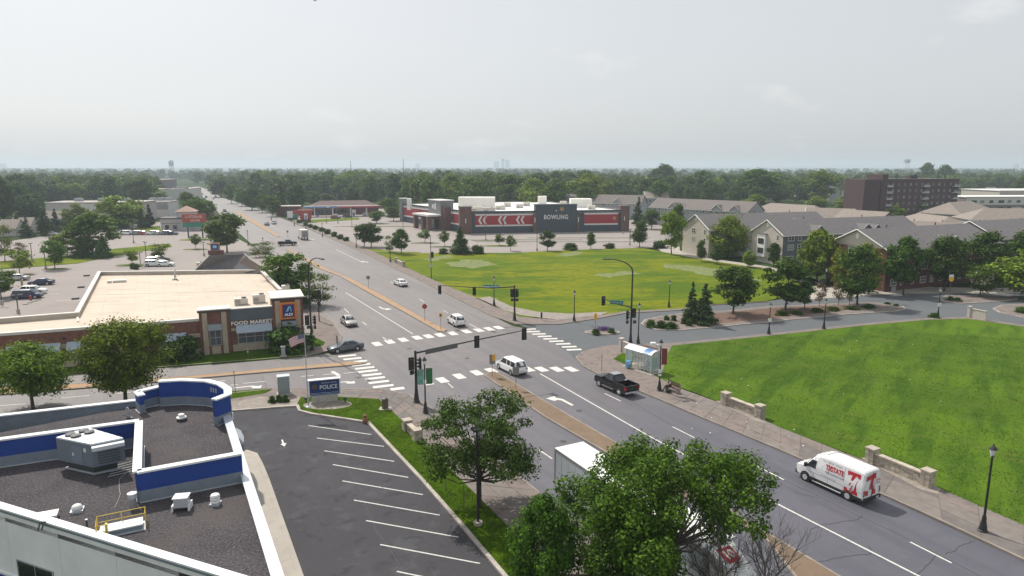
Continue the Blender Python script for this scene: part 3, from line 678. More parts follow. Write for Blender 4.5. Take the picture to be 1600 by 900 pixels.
# foreground trees, each with its own crown
proto('hero_left', h=7.6, w=7.4, base=2.0, flat=.9, nc=66, nl=17000, leaf=.17, shape='round', mat='near', cr=.2, seed=101, trunk_r=.16)
proto('hero_left2', h=9.0, w=8.4, base=2.0, nc=78, nl=22000, leaf=.17, shape='vase', mat='near', cr=.19, seed=102, trunk_r=.18)
proto('hero_mid', h=9.5, w=9.4, base=3.2, nc=74, nl=17000, leaf=.14, flat=.7, jit=.2, shape='wide', mat=leaf_mat('leaf_near_dark', (.055, .105, .026), trans=.22), cr=.13, seed=111, trunk_r=.19, gap=.075, bm=.5)
proto('hero_big', h=11.3, w=12, base=6.4, nc=150, nl=37000, leaf=.125, flat=1.25, jit=.16, shape='wide', mat=leaf_mat('leaf_near_big', (.068, .15, .028), trans=.3), cr=.085, seed=104, trunk_r=.26, gap=.054, bk=bark_grey, bm=.5, notch=(3.2, .75, 9.0))
proto('hero_low', h=8.5, w=6, base=2.0, flat=1.3, jit=.18, nc=80, nl=18000, leaf=.13, shape='oval', mat=MT['leaf_near_big'], cr=.15, seed=105, trunk_r=.15, bm=.5)
tpx('hero_left', 52, 640, 538, 118, 'leafy green tree at the left edge beside the side street')
tpx('hero_left2', 197, 634, 503, 138, 'leafy green tree with its crown before the brick wall of the food market')
tpx('hero_mid', 749, 793, 622, 185, 'dark green tree standing on the grass strip beside the lot light')
plant('broadleaf_tree', 'hero_big', (8.6, 33.6), 10.3, 11.5, 'huge green tree spreading over the box truck in the foreground', rz=2.1)
plant('broadleaf_tree', 'hero_low', (1.75, 33.0), 8.2, 4.3, 'dense green tree at the bottom of the frame on the grass strip')
plant('broadleaf_tree', 'hero_low', (6.0, 31.6), 7.9, 5.4, 'low green tree crowding the foot of the huge foreground tree')
def bare_tree(loc, h, label, seed=3):
    rnd = random.Random(seed); t = thing('bare_tree', label, 'tree', (loc[0], loc[1], 0)); tb, bb, tw = MB(), MB(), MB()
    tb.tube([(0, 0, -.1), (.1, 0, h * .2), (-.1, .1, h * .36)], [.2, .15, .12], 8); tb.build('trunk', bark_grey, t, smooth=True)
    def grow(p, d, r, L, lev):
        q = [p]; dd = d.copy()
        for k in range(4):
            dd = (dd + Vector((rnd.uniform(-.25, .25), rnd.uniform(-.25, .25), rnd.uniform(-.12, .2)))).normalized(); q.append(q[-1] + dd * L / 4)
        (bb if lev < 2 else tw).tube(q, [r, r * .85, r * .65, r * .5, r * .3], 5 if lev < 2 else 3, cap=False)
        if lev < 3:
            for k in range([5, 5, 6][lev]):
                f = rnd.uniform(.25, 1); s = q[min(3, int(f * 4))].lerp(q[min(4, int(f * 4) + 1)], (f * 4) % 1)
                nd = (dd + Vector((rnd.uniform(-1, 1), rnd.uniform(-1, 1), rnd.uniform(-.3, .6)))).normalized(); grow(s, nd, r * .5, L * rnd.uniform(.5, .75), lev + 1)
    for k in range(7):
        a = k * .9 + .3; grow(Vector((-.05, .05, h * (.2 + .022 * k))), Vector((math.cos(a), math.sin(a), .5 if k % 2 else .9)).normalized(), .085, h * .42, 0)
    bb.build('branches', bark_grey, t, recalc=False); o = tw.build('twigs', bark_grey, t, recalc=False); return t
bare_tree((12.0, 32.2), 8.0, 'bare grey twiggy tree reaching out towards the tan median')

# behind and around the food market
tpx('green0', 455, 474, 396, 74, 'bushy green tree behind the corner tower of the food market')
tpx('sparse1', 500, 478, 428, 50, 'thin see-through tree by the kerb beyond the food market')
tpx('green1', 430, 460, 425, 50, 'low green tree against the right side of the food market')
tpx('green2', 478, 482, 450, 44, 'small green tree under the arched lamp by the avenue')
tpx('green2', 355, 394, 333, 64, 'full green tree between red monument sign and avenue')
tpx('green0', 338, 380, 345, 36, 'smaller green tree just left of the avenue beside the red sign')
tpx('sparse1', 415, 402, 377, 34, 'dull brownish shrubby tree behind the small blue sign')
tpx('sparse1', 400, 402, 380, 24, 'second dull brownish shrubby tree beside the small blue sign')
tpx('sapling0', 31, 428, 391, 40, 'light green young tree at the left of the market lot')
tpx('green1', 86, 420, 376, 36, 'young green tree with a round shadow in the market lot')
tpx('green0', 2, 465, 422, 50, 'green tree cut by the left edge above the parked cars')
tpx('sapling0', 207, 413, 391, 24, 'tiny light green tree on a lot island behind the market roof')
tpx('sapling0', 249, 406, 382, 32, 'flat topped light green young tree behind the market roof')
tpx('big1', 145, 398, 333, 74, 'large dark green tree on the grass island of the market lot')
tpx('broadcone0', 128, 403, 370, 34, 'squat dark evergreen at the left foot of the large lot tree')
tpx('broadcone0', 162, 403, 366, 30, 'squat dark evergreen at the right foot of the large lot tree')
tpx('light0', 105, 400, 362, 42, 'mid green loose tree left of the large lot tree')
tpx('sparse1', 8, 408, 352, 34, 'bare grey tree at the far left of the lot')
tpx('sparse0', 33, 398, 378, 22, 'small reddish tree at the far left of the lot')
tpx('sapling1', 306, 389, 366, 20, 'small bare stemmed young tree under the red monument sign')
for i, (bx, by, ty, wp, lb) in enumerate([(28, 365, 334, 22, 'leftmost blue spruce in the row behind the market lot'), (43, 371, 340, 25, 'second blue spruce from the left behind the market lot'),
        (72, 368, 328, 27, 'widest blue spruce left of the beige store wall'), (88, 361, 327, 22, 'pointed blue spruce in front of the beige store wall'), (102, 357, 330, 14, 'slim blue spruce in front of the beige store wall'),
        (222, 357, 327, 20, 'left one of two spruces beside the towered shop'), (235, 356, 320, 20, 'right one of two spruces beside the towered shop')]):
    tpx('spruce%d' % (i % 3), bx, by, ty, wp, lb, group='blue spruces behind the market lot')
tpx('broadcone0', 189, 357, 329, 27, 'round dark evergreen behind the parked cars', name='evergreen_tree')
tpx('light1', 121, 357, 319, 38, 'pale green round tree between spruce and dark lot tree')
tpx('big0', 50, 345, 303, 52, 'broad dark tree behind the blue spruces')
tpx('light0', 207, 352, 312, 40, 'pale round tree right of the red lettered store, before the white store')
tpx('light2', 182, 357, 307, 74, 'wide yellowish green tree before the red lettered store')
tpx('big0', 6, 348, 276, 34, 'tall dark tree cut by the left frame edge in the distance')
tpx('big1', 35, 322, 272, 60, 'broad hazy green tree above the beige store, far left')
tpx('big0', 78, 318, 282, 48, 'dark hazy tree behind the beige store')
tpx('big1', 122, 316, 281, 50, 'hazy green tree behind the beige store roof')
tpx('big1', 148, 314, 283, 40, 'hazy green tree right of the beige store roof')
tpx('big2', 218, 320, 292, 34, 'round dark green tree behind the white low store')
tpx('light0', 250, 316, 298, 28, 'light hazy green tree behind the white low store')
tpx('green0', 305, 352, 310, 38, 'dark green tree group on the left of the avenue')
tpx('green1', 324, 352, 314, 30, 'dark green tree nearest the avenue kerb by the towered shop')
tpx('green2', 295, 333, 300, 30, 'hazy green tree beyond the towered shop')
tpx('big2', 346, 308, 277, 38, 'tall hazy tree at the right of the far avenue')
tpx('green1', 362, 318, 288, 22, 'hazy green tree in the row right of the avenue, farthest')
tpx('green0', 378, 322, 294, 26, 'hazy green tree in the row right of the avenue, middle')
tpx('big0', 394, 328, 292, 30, 'dark tree in the row right of the avenue')
tpx('green2', 410, 332, 303, 26, 'round green tree in the row right of the avenue')
tpx('green1', 426, 338, 306, 30, 'round green tree at the near end of the avenue row')
tpx('spruce0', 441, 334, 284, 16, 'tall dark spruce near the gas station sign')
tpx('spruce1', 425, 322, 291, 8, 'thin small spruce right of the avenue row')
tpx('big0', 465, 328, 286, 30, 'tall dark tree behind the gas station')
tpx('big1', 489, 322, 299, 26, 'round green tree left behind the gas station roof')
tpx('green2', 510, 320, 302, 22, 'round green tree in the middle behind the gas station roof')
tpx('spruce2', 531, 320, 297, 16, 'dark spruce behind the gas station roof')
tpx('big0', 550, 322, 292, 24, 'dark tree right behind the gas station roof')
tpx('green1', 607, 338, 309, 30, 'dark green tree at the right end of the gas station canopy')
tpx('green0', 615, 345, 322, 28, 'low round tree right of the gas station canopy')
tpx('green1', 589, 349, 330, 28, 'small light tree in front of the gas station canopy end')
# trees that stand out on the skyline and between the rear roofs
for a_ in [('big0', 1035, 303, 257, 46, 'tallest wide dark tree on the skyline right of the bowling hall'), ('big1', 1097, 312, 267, 38, 'tall dark tree on the skyline above the back row roofs'), ('tall1', 1128, 313, 274, 26, 'dark tree just right of the tall skyline tree above the back row'),
           ('big1', 1182, 320, 265, 78, 'broad tree group on the skyline left of the yellowish big tree'), ('big2', 1214, 318, 286, 40, 'lower dark tree between the two broad skyline trees'), ('light0', 1281, 320, 266, 50, 'big yellowish green tree on the skyline left of the brick block'),
           ('tall0', 1445, 296, 255, 26, 'tall tree rising behind the brick block, left of two'), ('big0', 1473, 297, 258, 34, 'broad tree rising behind the brick block, right of two'), ('light1', 1276, 328, 307, 40, 'light green tree between the tan roofs, left of the brick block'), ('light2', 1320, 330, 306, 36, 'light green tree at the left foot of the brick block'),
           ('light0', 1357, 334, 314, 30, 'small light green tree before the brick block'), ('light1', 1398, 348, 321, 30, 'light green tree right of the slate gable roof'), ('big1', 1430, 343, 301, 38, 'green tree in front of the middle of the brick block'), ('light2', 1180, 334, 304, 42, 'yellow green tree standing behind the second grey gable'),
           ('yellow0', 1562, 348, 332, 34, 'yellow green bushy tree at the far right among the tan roofs'), ('green0', 1467, 338, 323, 14, 'small dark round tree before the tan hipped roofs'), ('light0', 1108, 334, 318, 18, 'small green tree between the back row and the first grey gable'), ('big2', 1598, 316, 275, 40, 'hazy tree at the right edge behind the long flats'),
           ('big0', 847, 318, 290, 28, 'round dark tree behind the hall roof above the third chevron'), ('big1', 905, 312, 289, 22, 'round tree behind the hall roof right of the lettering'), ('tall1', 617, 320, 272, 34, 'tall tree behind the left end of the bowling hall'), ('big2', 580, 322, 275, 36, 'hazy tall tree above the canopy middle')]: tpx(*a_)
# around the big lot and lawn
tpx('street0', 569, 386, 350, 34, 'left one of two twin trees at the near lot edge, greyish')
tpx('street1', 580, 386, 349, 34, 'right one of two twin trees at the near lot edge')
tpx('sparse1', 609, 395, 368, 20, 'thin small tree at the lawn tip left of the round dark tree')
tpx('street2', 627, 397, 358, 30, 'round dark tree at the lawn tip by the avenue')
tpx('sapling1', 664, 379, 358, 22, 'small tree on a lot island before the brick entrance')
tpx('sapling1', 695, 385, 361, 20, 'small tree on a lot island left of the broad evergreen')
tpx('broadcone0', 719, 397, 355, 35, 'broad dark evergreen on the lawn edge before the bowling hall')
tpx('shrub0', 692, 397, 388, 18, 'low dark bush left of the broad evergreen')
tpx('shrub0', 747, 397, 383, 24, 'dark green bush right of the broad evergreen')
tpx('sapling1', 780, 384, 366, 18, 'small tree in the lot below the second chevron')
tpx('sapling1', 798, 392, 368, 18, 'small round tree at the lawn edge below the third chevron')
tpx('street1', 855, 392, 360, 26, 'dark round tree at the lawn edge before the lettering wall')
tpx('shrub1', 890, 391, 380, 31, 'long light green hedge bush on the lawn edge')
tpx('oval0', 923, 389, 362, 16, 'narrow upright tree on the lawn edge')
tpx('shrub0', 953, 388, 380, 20, 'flat dark bush on the lawn edge')
tpx('oval1', 999, 386, 346, 28, 'dark round tree at the right end of the lot')
tpx('light0', 1049, 398, 330, 40, 'loose light green tree at the left corner of the first grey house', name='willow_tree')
tpx('oval1', 1059, 372, 319, 26, 'dark pointed tree behind the loose light green tree')
tpx('spruce1', 997, 352, 308, 22, 'tall green tree behind the right end of the bowling hall')
tpx('street0', 1018, 358, 328, 34, 'dark bushy tree between bowling hall and houses')
tpx('shrub0', 1030, 388, 376, 26, 'dark shrub mass at the end of the lot')
tpx('willow0', 1137, 403, 336, 66, 'big bright green willow between the two grey gable houses')
tpx('oval1', 1095, 409, 376, 17, 'small dark tree before the first grey gable')
tpx('oval1', 1120, 413, 380, 22, 'dark round tree under the big bright willow')
tpx('light1', 1170, 418, 392, 22, 'small light tree at the corner of the second grey gable')
tpx('street2', 1208, 418, 380, 26, 'greyish green tree at the foot of the second gable')
tpx('light2', 1276, 441, 360, 64, 'tall loose yellow green tree before the slate blue house wall')
tpx('spruce0', 1080, 504, 442, 30, 'left one of two dark spruces on the planted island')
tpx('spruce1', 1100, 507, 444, 40, 'right one of two dark spruces on the planted island')
tpx('street0', 1145, 492, 417, 72, 'wide dark tree on red mulch of the planted island')
tpx('street1', 1227, 485, 404, 74, 'dark tree left of the pedestrian lamps on the planted island')
tpx('street2', 1257, 483, 440, 34, 'small dark tree beside the big dark island tree')
tpx('sparse0', 1280, 480, 442, 24, 'small reddish thin tree on the island')
tpx('sparse0', 1310, 478, 440, 26, 'thin coppery tree on the island left of two')
tpx('sparse0', 1327, 478, 444, 22, 'thin coppery tree on the island right of two')
tpx('street1', 1339, 477, 385, 68, 'big dark tree at the end of the planted island')
tpx('yellow0', 1350, 459, 380, 50, 'yellowish tree against the brick gable house')
tpx('yellow0', 1310, 449, 388, 34, 'yellow tinged tree at the left corner of the brick house')
tpx('street2', 1411, 461, 371, 60, 'first round dark tree along the brick row house')
tpx('street0', 1475, 455, 370, 64, 'second round dark tree along the brick row house')
tpx('street1', 1537, 449, 363, 70, 'third round dark tree along the brick row house')
tpx('street2', 1592, 444, 362, 66, 'round dark tree behind the willow at the right edge')
tpx('light1', 1608, 467, 390, 100, 'large light green tree cut by the right frame edge')
tpx('green1', 1531, 464, 416, 50, 'small flowering tree with white blossom on the paved island')
# shrubs and beds
tpx('shrub0', 450, 549, 512, 78, 'big dense bush at the foot of the food market tower')
tpx('shrub0', 283, 562, 526, 62, 'dark bush behind the second foreground tree by the brick wall')
tpx('shrub1', 425, 631, 619, 15, 'small round bush left of the utility cabinet')
tpx('shrub1', 436, 629, 617, 14, 'small round bush in the middle by the utility cabinet')
tpx('shrub1', 446, 630, 618, 15, 'small round bush right of the utility cabinet')
tpx('shrub1', 930, 523, 514, 18, 'low green plants at the left of the small flower island')
tpx('shrub1', 956, 521, 513, 16, 'low green plants at the right of the small flower island')
ORD = ['first', 'second', 'third', 'fourth', 'fifth', 'sixth', 'seventh', 'eighth', 'ninth']
def shrubs(pts, key, label, group):
    for i, (x, y, ty, wp) in enumerate(sorted(pts)): tpx(key, x, y, ty, wp, label + (', %s from the left' % ORD[i] if len(pts) > 1 else ''), group=group)
shrubs([(1018, 511, 500, 22), (1032, 513, 501, 24), (1047, 514, 503, 26)], 'shrub1', 'low spreading juniper at the rounded end of the planted island', 'junipers on the planted island')
shrubs([(1041, 501, 493, 11), (1053, 502, 492, 11), (1069, 507, 495, 12), (1077, 510, 499, 12)], 'shrub0', 'small round dark bush between juniper and spruces', 'round bushes on the planted island')
shrubs([(1220, 493, 485, 26), (1244, 492, 486, 26), (1275, 488, 481, 26), (1300, 486, 479, 26), (1330, 484, 478, 26), (1360, 482, 476, 26)], 'shrub1', 'low green hedge plant under the trees of the planted island', 'hedge on the planted island')
shrubs([(1386, 476, 472, 12), (1400, 479, 475, 12)], 'shrub1', 'tiny plant at the point of the planted island', 'plants at the island point')
shrubs([(1485, 470, 463, 14), (1497, 471, 465, 14)], 'shrub1', 'low green plant under the yellow sign', 'plants under the yellow sign')
shrubs([(1595, 489, 480, 24)], 'shrub0', 'dark low shrub on the curved island at the right edge', None)
shrubs([(468, 349, 343, 10), (478, 353, 347, 10), (485, 356, 350, 10), (493, 359, 352, 11), (503, 362, 355, 12), (512, 366, 358, 12), (522, 370, 362, 12), (532, 374, 366, 12), (541, 377, 370, 11)], 'shrub0', 'clipped hedge bush in the row along the far sidewalk', 'hedge between lot and far sidewalk')
shrubs([(1459, 497, 489, 20)], 'shrub1', 'tuft of tall grass at the foot of the corner lamp', None)
shrubs([(208, 420, 411, 12), (213, 421, 412, 10)], 'shrub0', 'low dark plant on the lot island behind the market roof', 'plants on the lot island')

# mid distance trees one can still tell apart, then the woods beyond
def blocked(x, y):
    """parts of the land kept free of trees: avenue, lots, buildings"""
    u = x * SD.x + y * SD.y; t = x * TD.x + y * TD.y
    if -38 < t - 47 < 26 and u < 1500: return True
    if y < 330 and -75 < x < 250: return True
    q = proj(x, y)
    if y < 345 and x < -75: return True
    if 440 < q[0] < 640 and q[1] > 318: return True
    if 40 < q[0] < 300 and q[1] > 322: return True
    if x > 40 and y < 430: return True
    if 1300 < q[0] < 1640 and q[1] > 306: return True
    return False
LMK = [(20, 'the leftmost spruce'), (75, 'the beige store end'), (140, 'the large lot tree'), (190, 'the red store lettering'), (235, 'the twin spruces'), (276, 'the skyline water tower'), (310, 'the far avenue end'), (370, 'the avenue tree row'), (440, 'the tall avenue spruce'), (480, 'the red monument sign'), (531, 'the canopy middle'),
       (590, 'the canopy end'), (640, 'the hall end pier'), (685, 'the brick entrance'), (724, 'the corner brick pier'), (755, 'the first chevron'), (785, 'the second chevron'), (813, 'the third chevron'), (868, 'the bowling lettering'), (930, 'the right red band'), (975, 'the right brick pier'), (1030, 'the back row roof end'), (1083, 'the first grey gable'), (1137, 'the bright willow'), (1192, 'the second grey gable'), (1240, 'the slate blue wall'), (1285, 'the yellow green tree'), (1340, 'the brick gable'), (1400, 'the brick tower block'), (1470, 'the tower block end'), (1540, 'the long low flats'), (1590, 'the right frame edge')]
rr = random.Random(5); placed = 0; tries = 0; seen = {}
bgroups = [(-999, 330, 'hazy trees beyond the stores on the left', 'hazy green tree in the distance left of the avenue'),
           (330, 640, 'hazy trees behind the gas station', 'tall hazy green tree in the distance behind the gas station'),
           (640, 1000, 'hazy trees behind the bowling hall', 'tall hazy green tree in the distance behind the bowling hall'),
           (1000, 9999, 'hazy trees beyond the row houses', 'hazy green tree in the distance beyond the row house roofs')]
pts = []
while placed < 285 and tries < 20000:
    tries += 1
    y = math.exp(rr.uniform(math.log(345), math.log(820))); x = rr.uniform(-.82, .82) * y
    if blocked(x, y): continue
    h = rr.uniform(12, 19); 
    q = proj(x, y)
    if 380 < q[0] < 930: h = rr.uniform(15, 22)
    wd = h * rr.uniform(.65, 1.0)
    if any((x - a) ** 2 + (y - b) ** 2 < (6.5 + y * .006) ** 2 for a, b in pts): continue
    pts.append((x, y))
    g = next(g for g in bgroups if g[0] <= q[0] < g[1])
    key = rr.choice(['big0', 'big1', 'big2', 'tall0', 'tall1', 'tall2', 'light0', 'light2', 'wood0', 'wood3'])
    lm = min(LMK, key=lambda l: abs(l[0] - q[0])); sd_ = 'left of' if q[0] < lm[0] - 6 else 'right of' if q[0] > lm[0] + 6 else 'straight above'
    lb_ = '%s %s %s tree %s, %s %s' % ('tall' if h > 17 else 'low' if h < 13.5 else 'hazy', 'broad' if wd > h * .85 else 'slender' if wd < h * .72 else 'rounded', {'b': 'dark', 't': 'green', 'w': 'grey green', 'l': 'pale'}[key[0]], 'in nearer woods' if y < 480 else 'in middle woods' if y < 680 else 'in distant woods', sd_, lm[1])
    o = plant('broadleaf_tree', key, (x, y), h, wd, lb_, group=g[2]); placed += 1
    if lb_ in seen and seen[lb_]['label'] == lb_:
        f = seen[lb_]; near = y < f.location.y; f['label'] = lb_ + ', %s' % ('farther' if near else 'nearer'); o['label'] = lb_ + ', %s' % ('nearer' if near else 'farther')
    seen[lb_] = o
# far woods: crowns joined into one mass
def far_woods(name, n, y0, y1, label, hmin, hmax, seed):
    r = np.random.default_rng(seed)
    Vs = []; k = 0; protos = []
    for i in range(4):
        me = PROTO['wood%d' % i][0]; v = np.empty(len(me.vertices) * 3); me.vertices.foreach_get('co', v); protos.append(v.reshape(-1, 4, 3))
    while k < n:
        y = math.exp(r.uniform(math.log(y0), math.log(y1))); x = r.uniform(-.86, .86) * y
        if blocked(x, y): continue
        h = r.uniform(hmin, hmax); p = protos[r.integers(0, 4)]
        cnt = int(np.clip(420 * 1000 / y, 90, 650)); q = p[r.choice(len(p), cnt, replace=False)].copy()
        grow = math.sqrt(1500 / cnt) * .62
        c = q.mean(1, keepdims=True); q = c + (q - c) * grow
        a = r.uniform(0, 6.28); w_ = h * r.uniform(.8, 1.25) / 14
        ca, sa = math.cos(a), math.sin(a)
        X = (q[..., 0] * ca - q[..., 1] * sa) * w_ + x; Y = (q[..., 0] * sa + q[..., 1] * ca) * w_ + y; Z = q[..., 2] * h / 16
        Vs.append(np.stack([X, Y, Z], -1)); k += 1
    V = np.concatenate(Vs); n = len(V)
    me = bpy.data.meshes.new(name)
    me.vertices.add(n * 4); me.vertices.foreach_set('co', V.reshape(-1))
    me.loops.add(n * 4); me.loops.foreach_set('vertex_index', np.arange(n * 4, dtype=np.int32))
    me.polygons.add(n); me.polygons.foreach_set('loop_start', np.arange(0, n * 4, 4, dtype=np.int32)); me.polygons.foreach_set('loop_total', np.full(n, 4, dtype=np.int32))
    m = leaf_mat(name + '_leaf', (.075, .12, .038), var=.55)
    for nd in m.node_tree.nodes:
        if nd.type == 'TEX_NOISE': nd.inputs['Scale'].default_value = .035
    me.materials.append(m); me.update()
    o = link(me, name); tag(o, label, 'woods', kind='stuff'); return o
far_woods('far_woods', 1500, 470, 1500, 'hazy belt of woods spreading beyond the town', 11, 18, 3)
far_woods('distant_woods', 1500, 1500, 6500, 'pale blue line of woods along the horizon', 12, 20, 4)
# ------------------------------------------------------------------ buildings
class WF:
    """a wall plane: from world point A towards B; s along, z up, d outward (to the right hand side of A->B when side=-1)"""
    def __init__(s, A, B, root, out=None):
        s.A = Vector((A[0], A[1], 0)); s.B = Vector((B[0], B[1], 0)); s.root = root
        s.u = (s.B - s.A).normalized(); s.n = Vector((s.u.y, -s.u.x, 0)); s.L = (s.B - s.A).length
        if out is not None and s.n.dot(Vector(out)) < 0: s.n = -s.n
        s.o = s.A - root.location; s.o.z = 0
    def P(s, a, z, d=0): 
        q = s.o + s.u * a + s.n * d; return Vector((q.x, q.y, z))
    def box(s, mb, s0, s1, z0, z1, d0, d1, m=None):
        P = s.P; vs = [P(s0, z0, d0), P(s1, z0, d0), P(s1, z0, d1), P(s0, z0, d1), P(s0, z1, d0), P(s1, z1, d0), P(s1, z1, d1), P(s0, z1, d1)]
        mb.add(vs, [(0, 3, 2, 1), (4, 5, 6, 7), (0, 1, 5, 4), (1, 2, 6, 5), (2, 3, 7, 6), (3, 0, 4, 7)], m)
    def bx(s, name, s0, s1, z0, z1, d0, d1, m, parent=None):
        b = MB(); s.box(b, s0, s1, z0, z1, d0, d1); return b.build(name, m, parent or s.root)
    def hit(s, px_, py_):
        u, v = px_ - 800, py_ - 450
        d = Vector((u, FPX * CP - v * SP, -(FPX * SP + v * CP)))
        t = s.A.dot(s.n) / d.dot(s.n); q = d * t + Vector((0, 0, CAM_H)) * 1
        q = Vector((d.x * t, d.y * t, CAM_H + d.z * t)); return (q - s.A).dot(s.u), q.z
    def window(s, s0, s1, z0, z1, fm, gm, nx=1, ny=1, fw=.07, d=.0, parent=None, name='window', deep=.06):
        if gm is MT.get('house_glass'): gm = random.choice((gm, gm, HG2, HG3))
        b = MB()
        s.box(b, s0, s1, z0, z0 + fw, d, d + deep); s.box(b, s0, s1, z1 - fw, z1, d, d + deep)
        s.box(b, s0, s0 + fw, z0 + fw, z1 - fw, d, d + deep); s.box(b, s1 - fw, s1, z0 + fw, z1 - fw, d, d + deep)
        for i in range(1, nx):
            c = s0 + (s1 - s0) * i / nx; s.box(b, c - fw * .35, c + fw * .35, z0 + fw, z1 - fw, d, d + deep * .9)
        for i in range(1, ny):
            c = z0 + (z1 - z0) * i / ny; s.box(b, s0 + fw, s1 - fw, c - fw * .3, c + fw * .3, d, d + deep * .8)
        f = b.build(name, fm, parent or s.root)
        g = MB(); s.box(g, s0 + fw * .5, s1 - fw * .5, z0 + fw * .5, z1 - fw * .5, d - .02, d + deep * .35); g.build('pane', gm, f)
        return f
def rel(P, root): return Vector((P[0] - root.location.x, P[1] - root.location.y, P[2] if len(P) > 2 else 0))
def local_slab(name, pts, z0, z1, m, root, parent=None):
    b = MB(); b.prism([rel(q, root) for q in pts], z0, z1); return b.build(name, m, parent or root)

brick = M('brick_red', (.19, .085, .06), .9, var=.28, vs=2.2, bump=.2, bs=6)
brick_dark = M('brick_dark', (.13, .052, .045), .9, var=.25, vs=1.5)
stone_tan = M('cast_stone_tan', (.42, .35, .27), .85, var=.12, vs=1.2)
metal_blue = M('metal_panel_bluegrey', (.13, .155, .18), .45, .3, var=.1, vs=.6)
awning_m = M('awning_metal', (.33, .39, .45), .35, .5, var=.1, vs=2)
coping_w = M('coping_pale', (.62, .60, .56), .5, var=.06, vs=1)
coping_g = M('coping_galvalume', (.60, .64, .68), .35, .4, var=.08, vs=.8)
roof_cream = ground_mat('roof_membrane_cream', [((.66, .55, .44), .12, .42, .6, .7, (1, 1)), ((.44, .38, .31), .35, .52, .66, .6, (.5, 2)), ((.36, .30, .24), .9, .62, .72, .5, (1, 1)), ((.62, .56, .49), 3, .5, .7, .4, (1, 1))], base=(.57, .49, .41), bump=.1, bs=6); roof_under = M('roof_seam', (.30, .26, .22), .9)
roof_white = M('roof_membrane_white', (.80, .78, .73), .8, var=.1, vs=.15)
glass_b = M('glass_blue', (.045, .07, .095), .12, spec=.8)
frame_al = M('frame_aluminium', (.45, .47, .48), .4, .5)

# ---- the food market
A0 = at(475, 540.5); AL = A0 - Vector((math.sin(R(68)), math.cos(R(68)), 0)) * 75
mk = thing('store_building', 'low brick food market with a cream flat roof, towers and blue orange sign', 'store', tuple((A0.x, A0.y, 0)))
F = WF(AL, A0, mk, out=(0, -1, 0))
side_dir = Vector((math.sin(R(-27)), math.cos(R(-27)), 0))
N1 = A0 + side_dir * 42
S = WF(A0, N1, mk, out=(1, 0, 0))
def fs(x, y): return F.hit(x, y)[0]
sT1a, sT1b, sP1, sT2 = fs(313, 520), fs(360, 520), fs(427, 510), F.L
WALLH = 5.1
S_st = F.L - 70
b = MB(); F.box(b, S_st, sT1a, 0, WALLH - .35, -.35, 0); b.build('wall', brick, mk)
F.bx('base_course', S_st, sT1a, 0, 1.0, 0, .06, stone_tan)
F.bx('stone_band', S_st, sT1a, 2.55, 3.1, 0, .05, stone_tan)
F.bx('coping', S_st, sT1a, WALLH - .35, WALLH, -.45, .08, coping_w)
pa, pb = fs(151, 540), fs(161, 540)
F.bx('pilaster', pa, pb, 0, WALLH - .1, 0, .18, stone_tan)
pa2 = fs(20, 540); F.bx('pilaster', pa2 - 12, pa2 - 11.2, 0, WALLH - .1, 0, .18, stone_tan)
def awning(s0, s1, z0, z1, out=.9):
    r = MB(); n = max(3, int((s1 - s0) / .42))
    for i in range(n):
        a, c = s0 + (s1 - s0) * i / n, s0 + (s1 - s0) * (i + 1) / n
        r.add([F.P(a, z1, .06), F.P(c, z1, .06), F.P(c, z0, out), F.P(a, z0, out), F.P(a, z1 - .08, .06), F.P(c, z1 - .08, .06), F.P(c, z0 - .08, out), F.P(a, z0 - .08, out)],
              [(0, 1, 2, 3), (7, 6, 5, 4), (0, 4, 5, 1), (3, 2, 6, 7), (0, 3, 7, 4), (1, 5, 6, 2)])
        r.add([F.P(a - .02, z1 + .05, .06), F.P(a + .02, z1 + .05, .06), F.P(a + .02, z0 + .05, out), F.P(a - .02, z0 + .05, out), F.P(a - .02, z1, .06), F.P(a + .02, z1, .06), F.P(a + .02, z0, out), F.P(a - .02, z0, out)],
              [(0, 1, 2, 3), (0, 3, 7, 4), (1, 5, 6, 2)])
    return r.build('awning', awning_m, mk)
for (x0, x1, nx) in ((12, 30, 2), (46, 93, 4), (108, 125, 2), (250, 291, 3)):
    s0, s1 = fs(x0, 545), fs(x1, 538)
    awning(s0 - .15, s1 + .15, 2.5, 3.35)
    F.window(s0, s1, .95, 2.6, frame_al, glass_b, nx=nx, ny=2, fw=.08, d=.02)
for xx in (37, 100): 
    a = fs(xx, 525); F.bx('wall_lamp', a - .12, a + .12, 3.7, 4.0, 0, .2, black)
# tower one
def tower(s0, s1, zt, depth, d, label=None):
    F.bx('tower_wall', s0, s1, 0, zt - .4, -depth, d, brick)
    F.bx('cornice', s0 - .18, s1 + .18, zt - .4, zt - .12, -depth - .15, d + .2, M('cornice_brown', (.075, .055, .045), .6))
    F.bx('coping', s0 - .22, s1 + .22, zt - .12, zt, -depth - .2, d + .24, coping_w)
    w_ = (s1 - s0)
    for q in (s0 + .35, s1 - .35 - w_ * .17): F.bx('pilaster', q, q + w_ * .17, 0, zt - .45, d, d + .16, stone_tan)
tower(sT1a, sT1b, 6.3, 1.6, .35)
c1 = (sT1a + sT1b) / 2
F.window(c1 - .75, c1 + .75, 1.3, 3.5, frame_al, glass_b, nx=2, ny=2, d=.37)
F.bx('base_course', sT1a + 1.3, sT1b - 1.3, 0, 1.2, .35, .42, stone_tan)
b = MB(); F.box(b, c1 - .85, c1 + .85, 3.5, 4.3, .36, 1.0); b.build('awning', awning_m, mk)
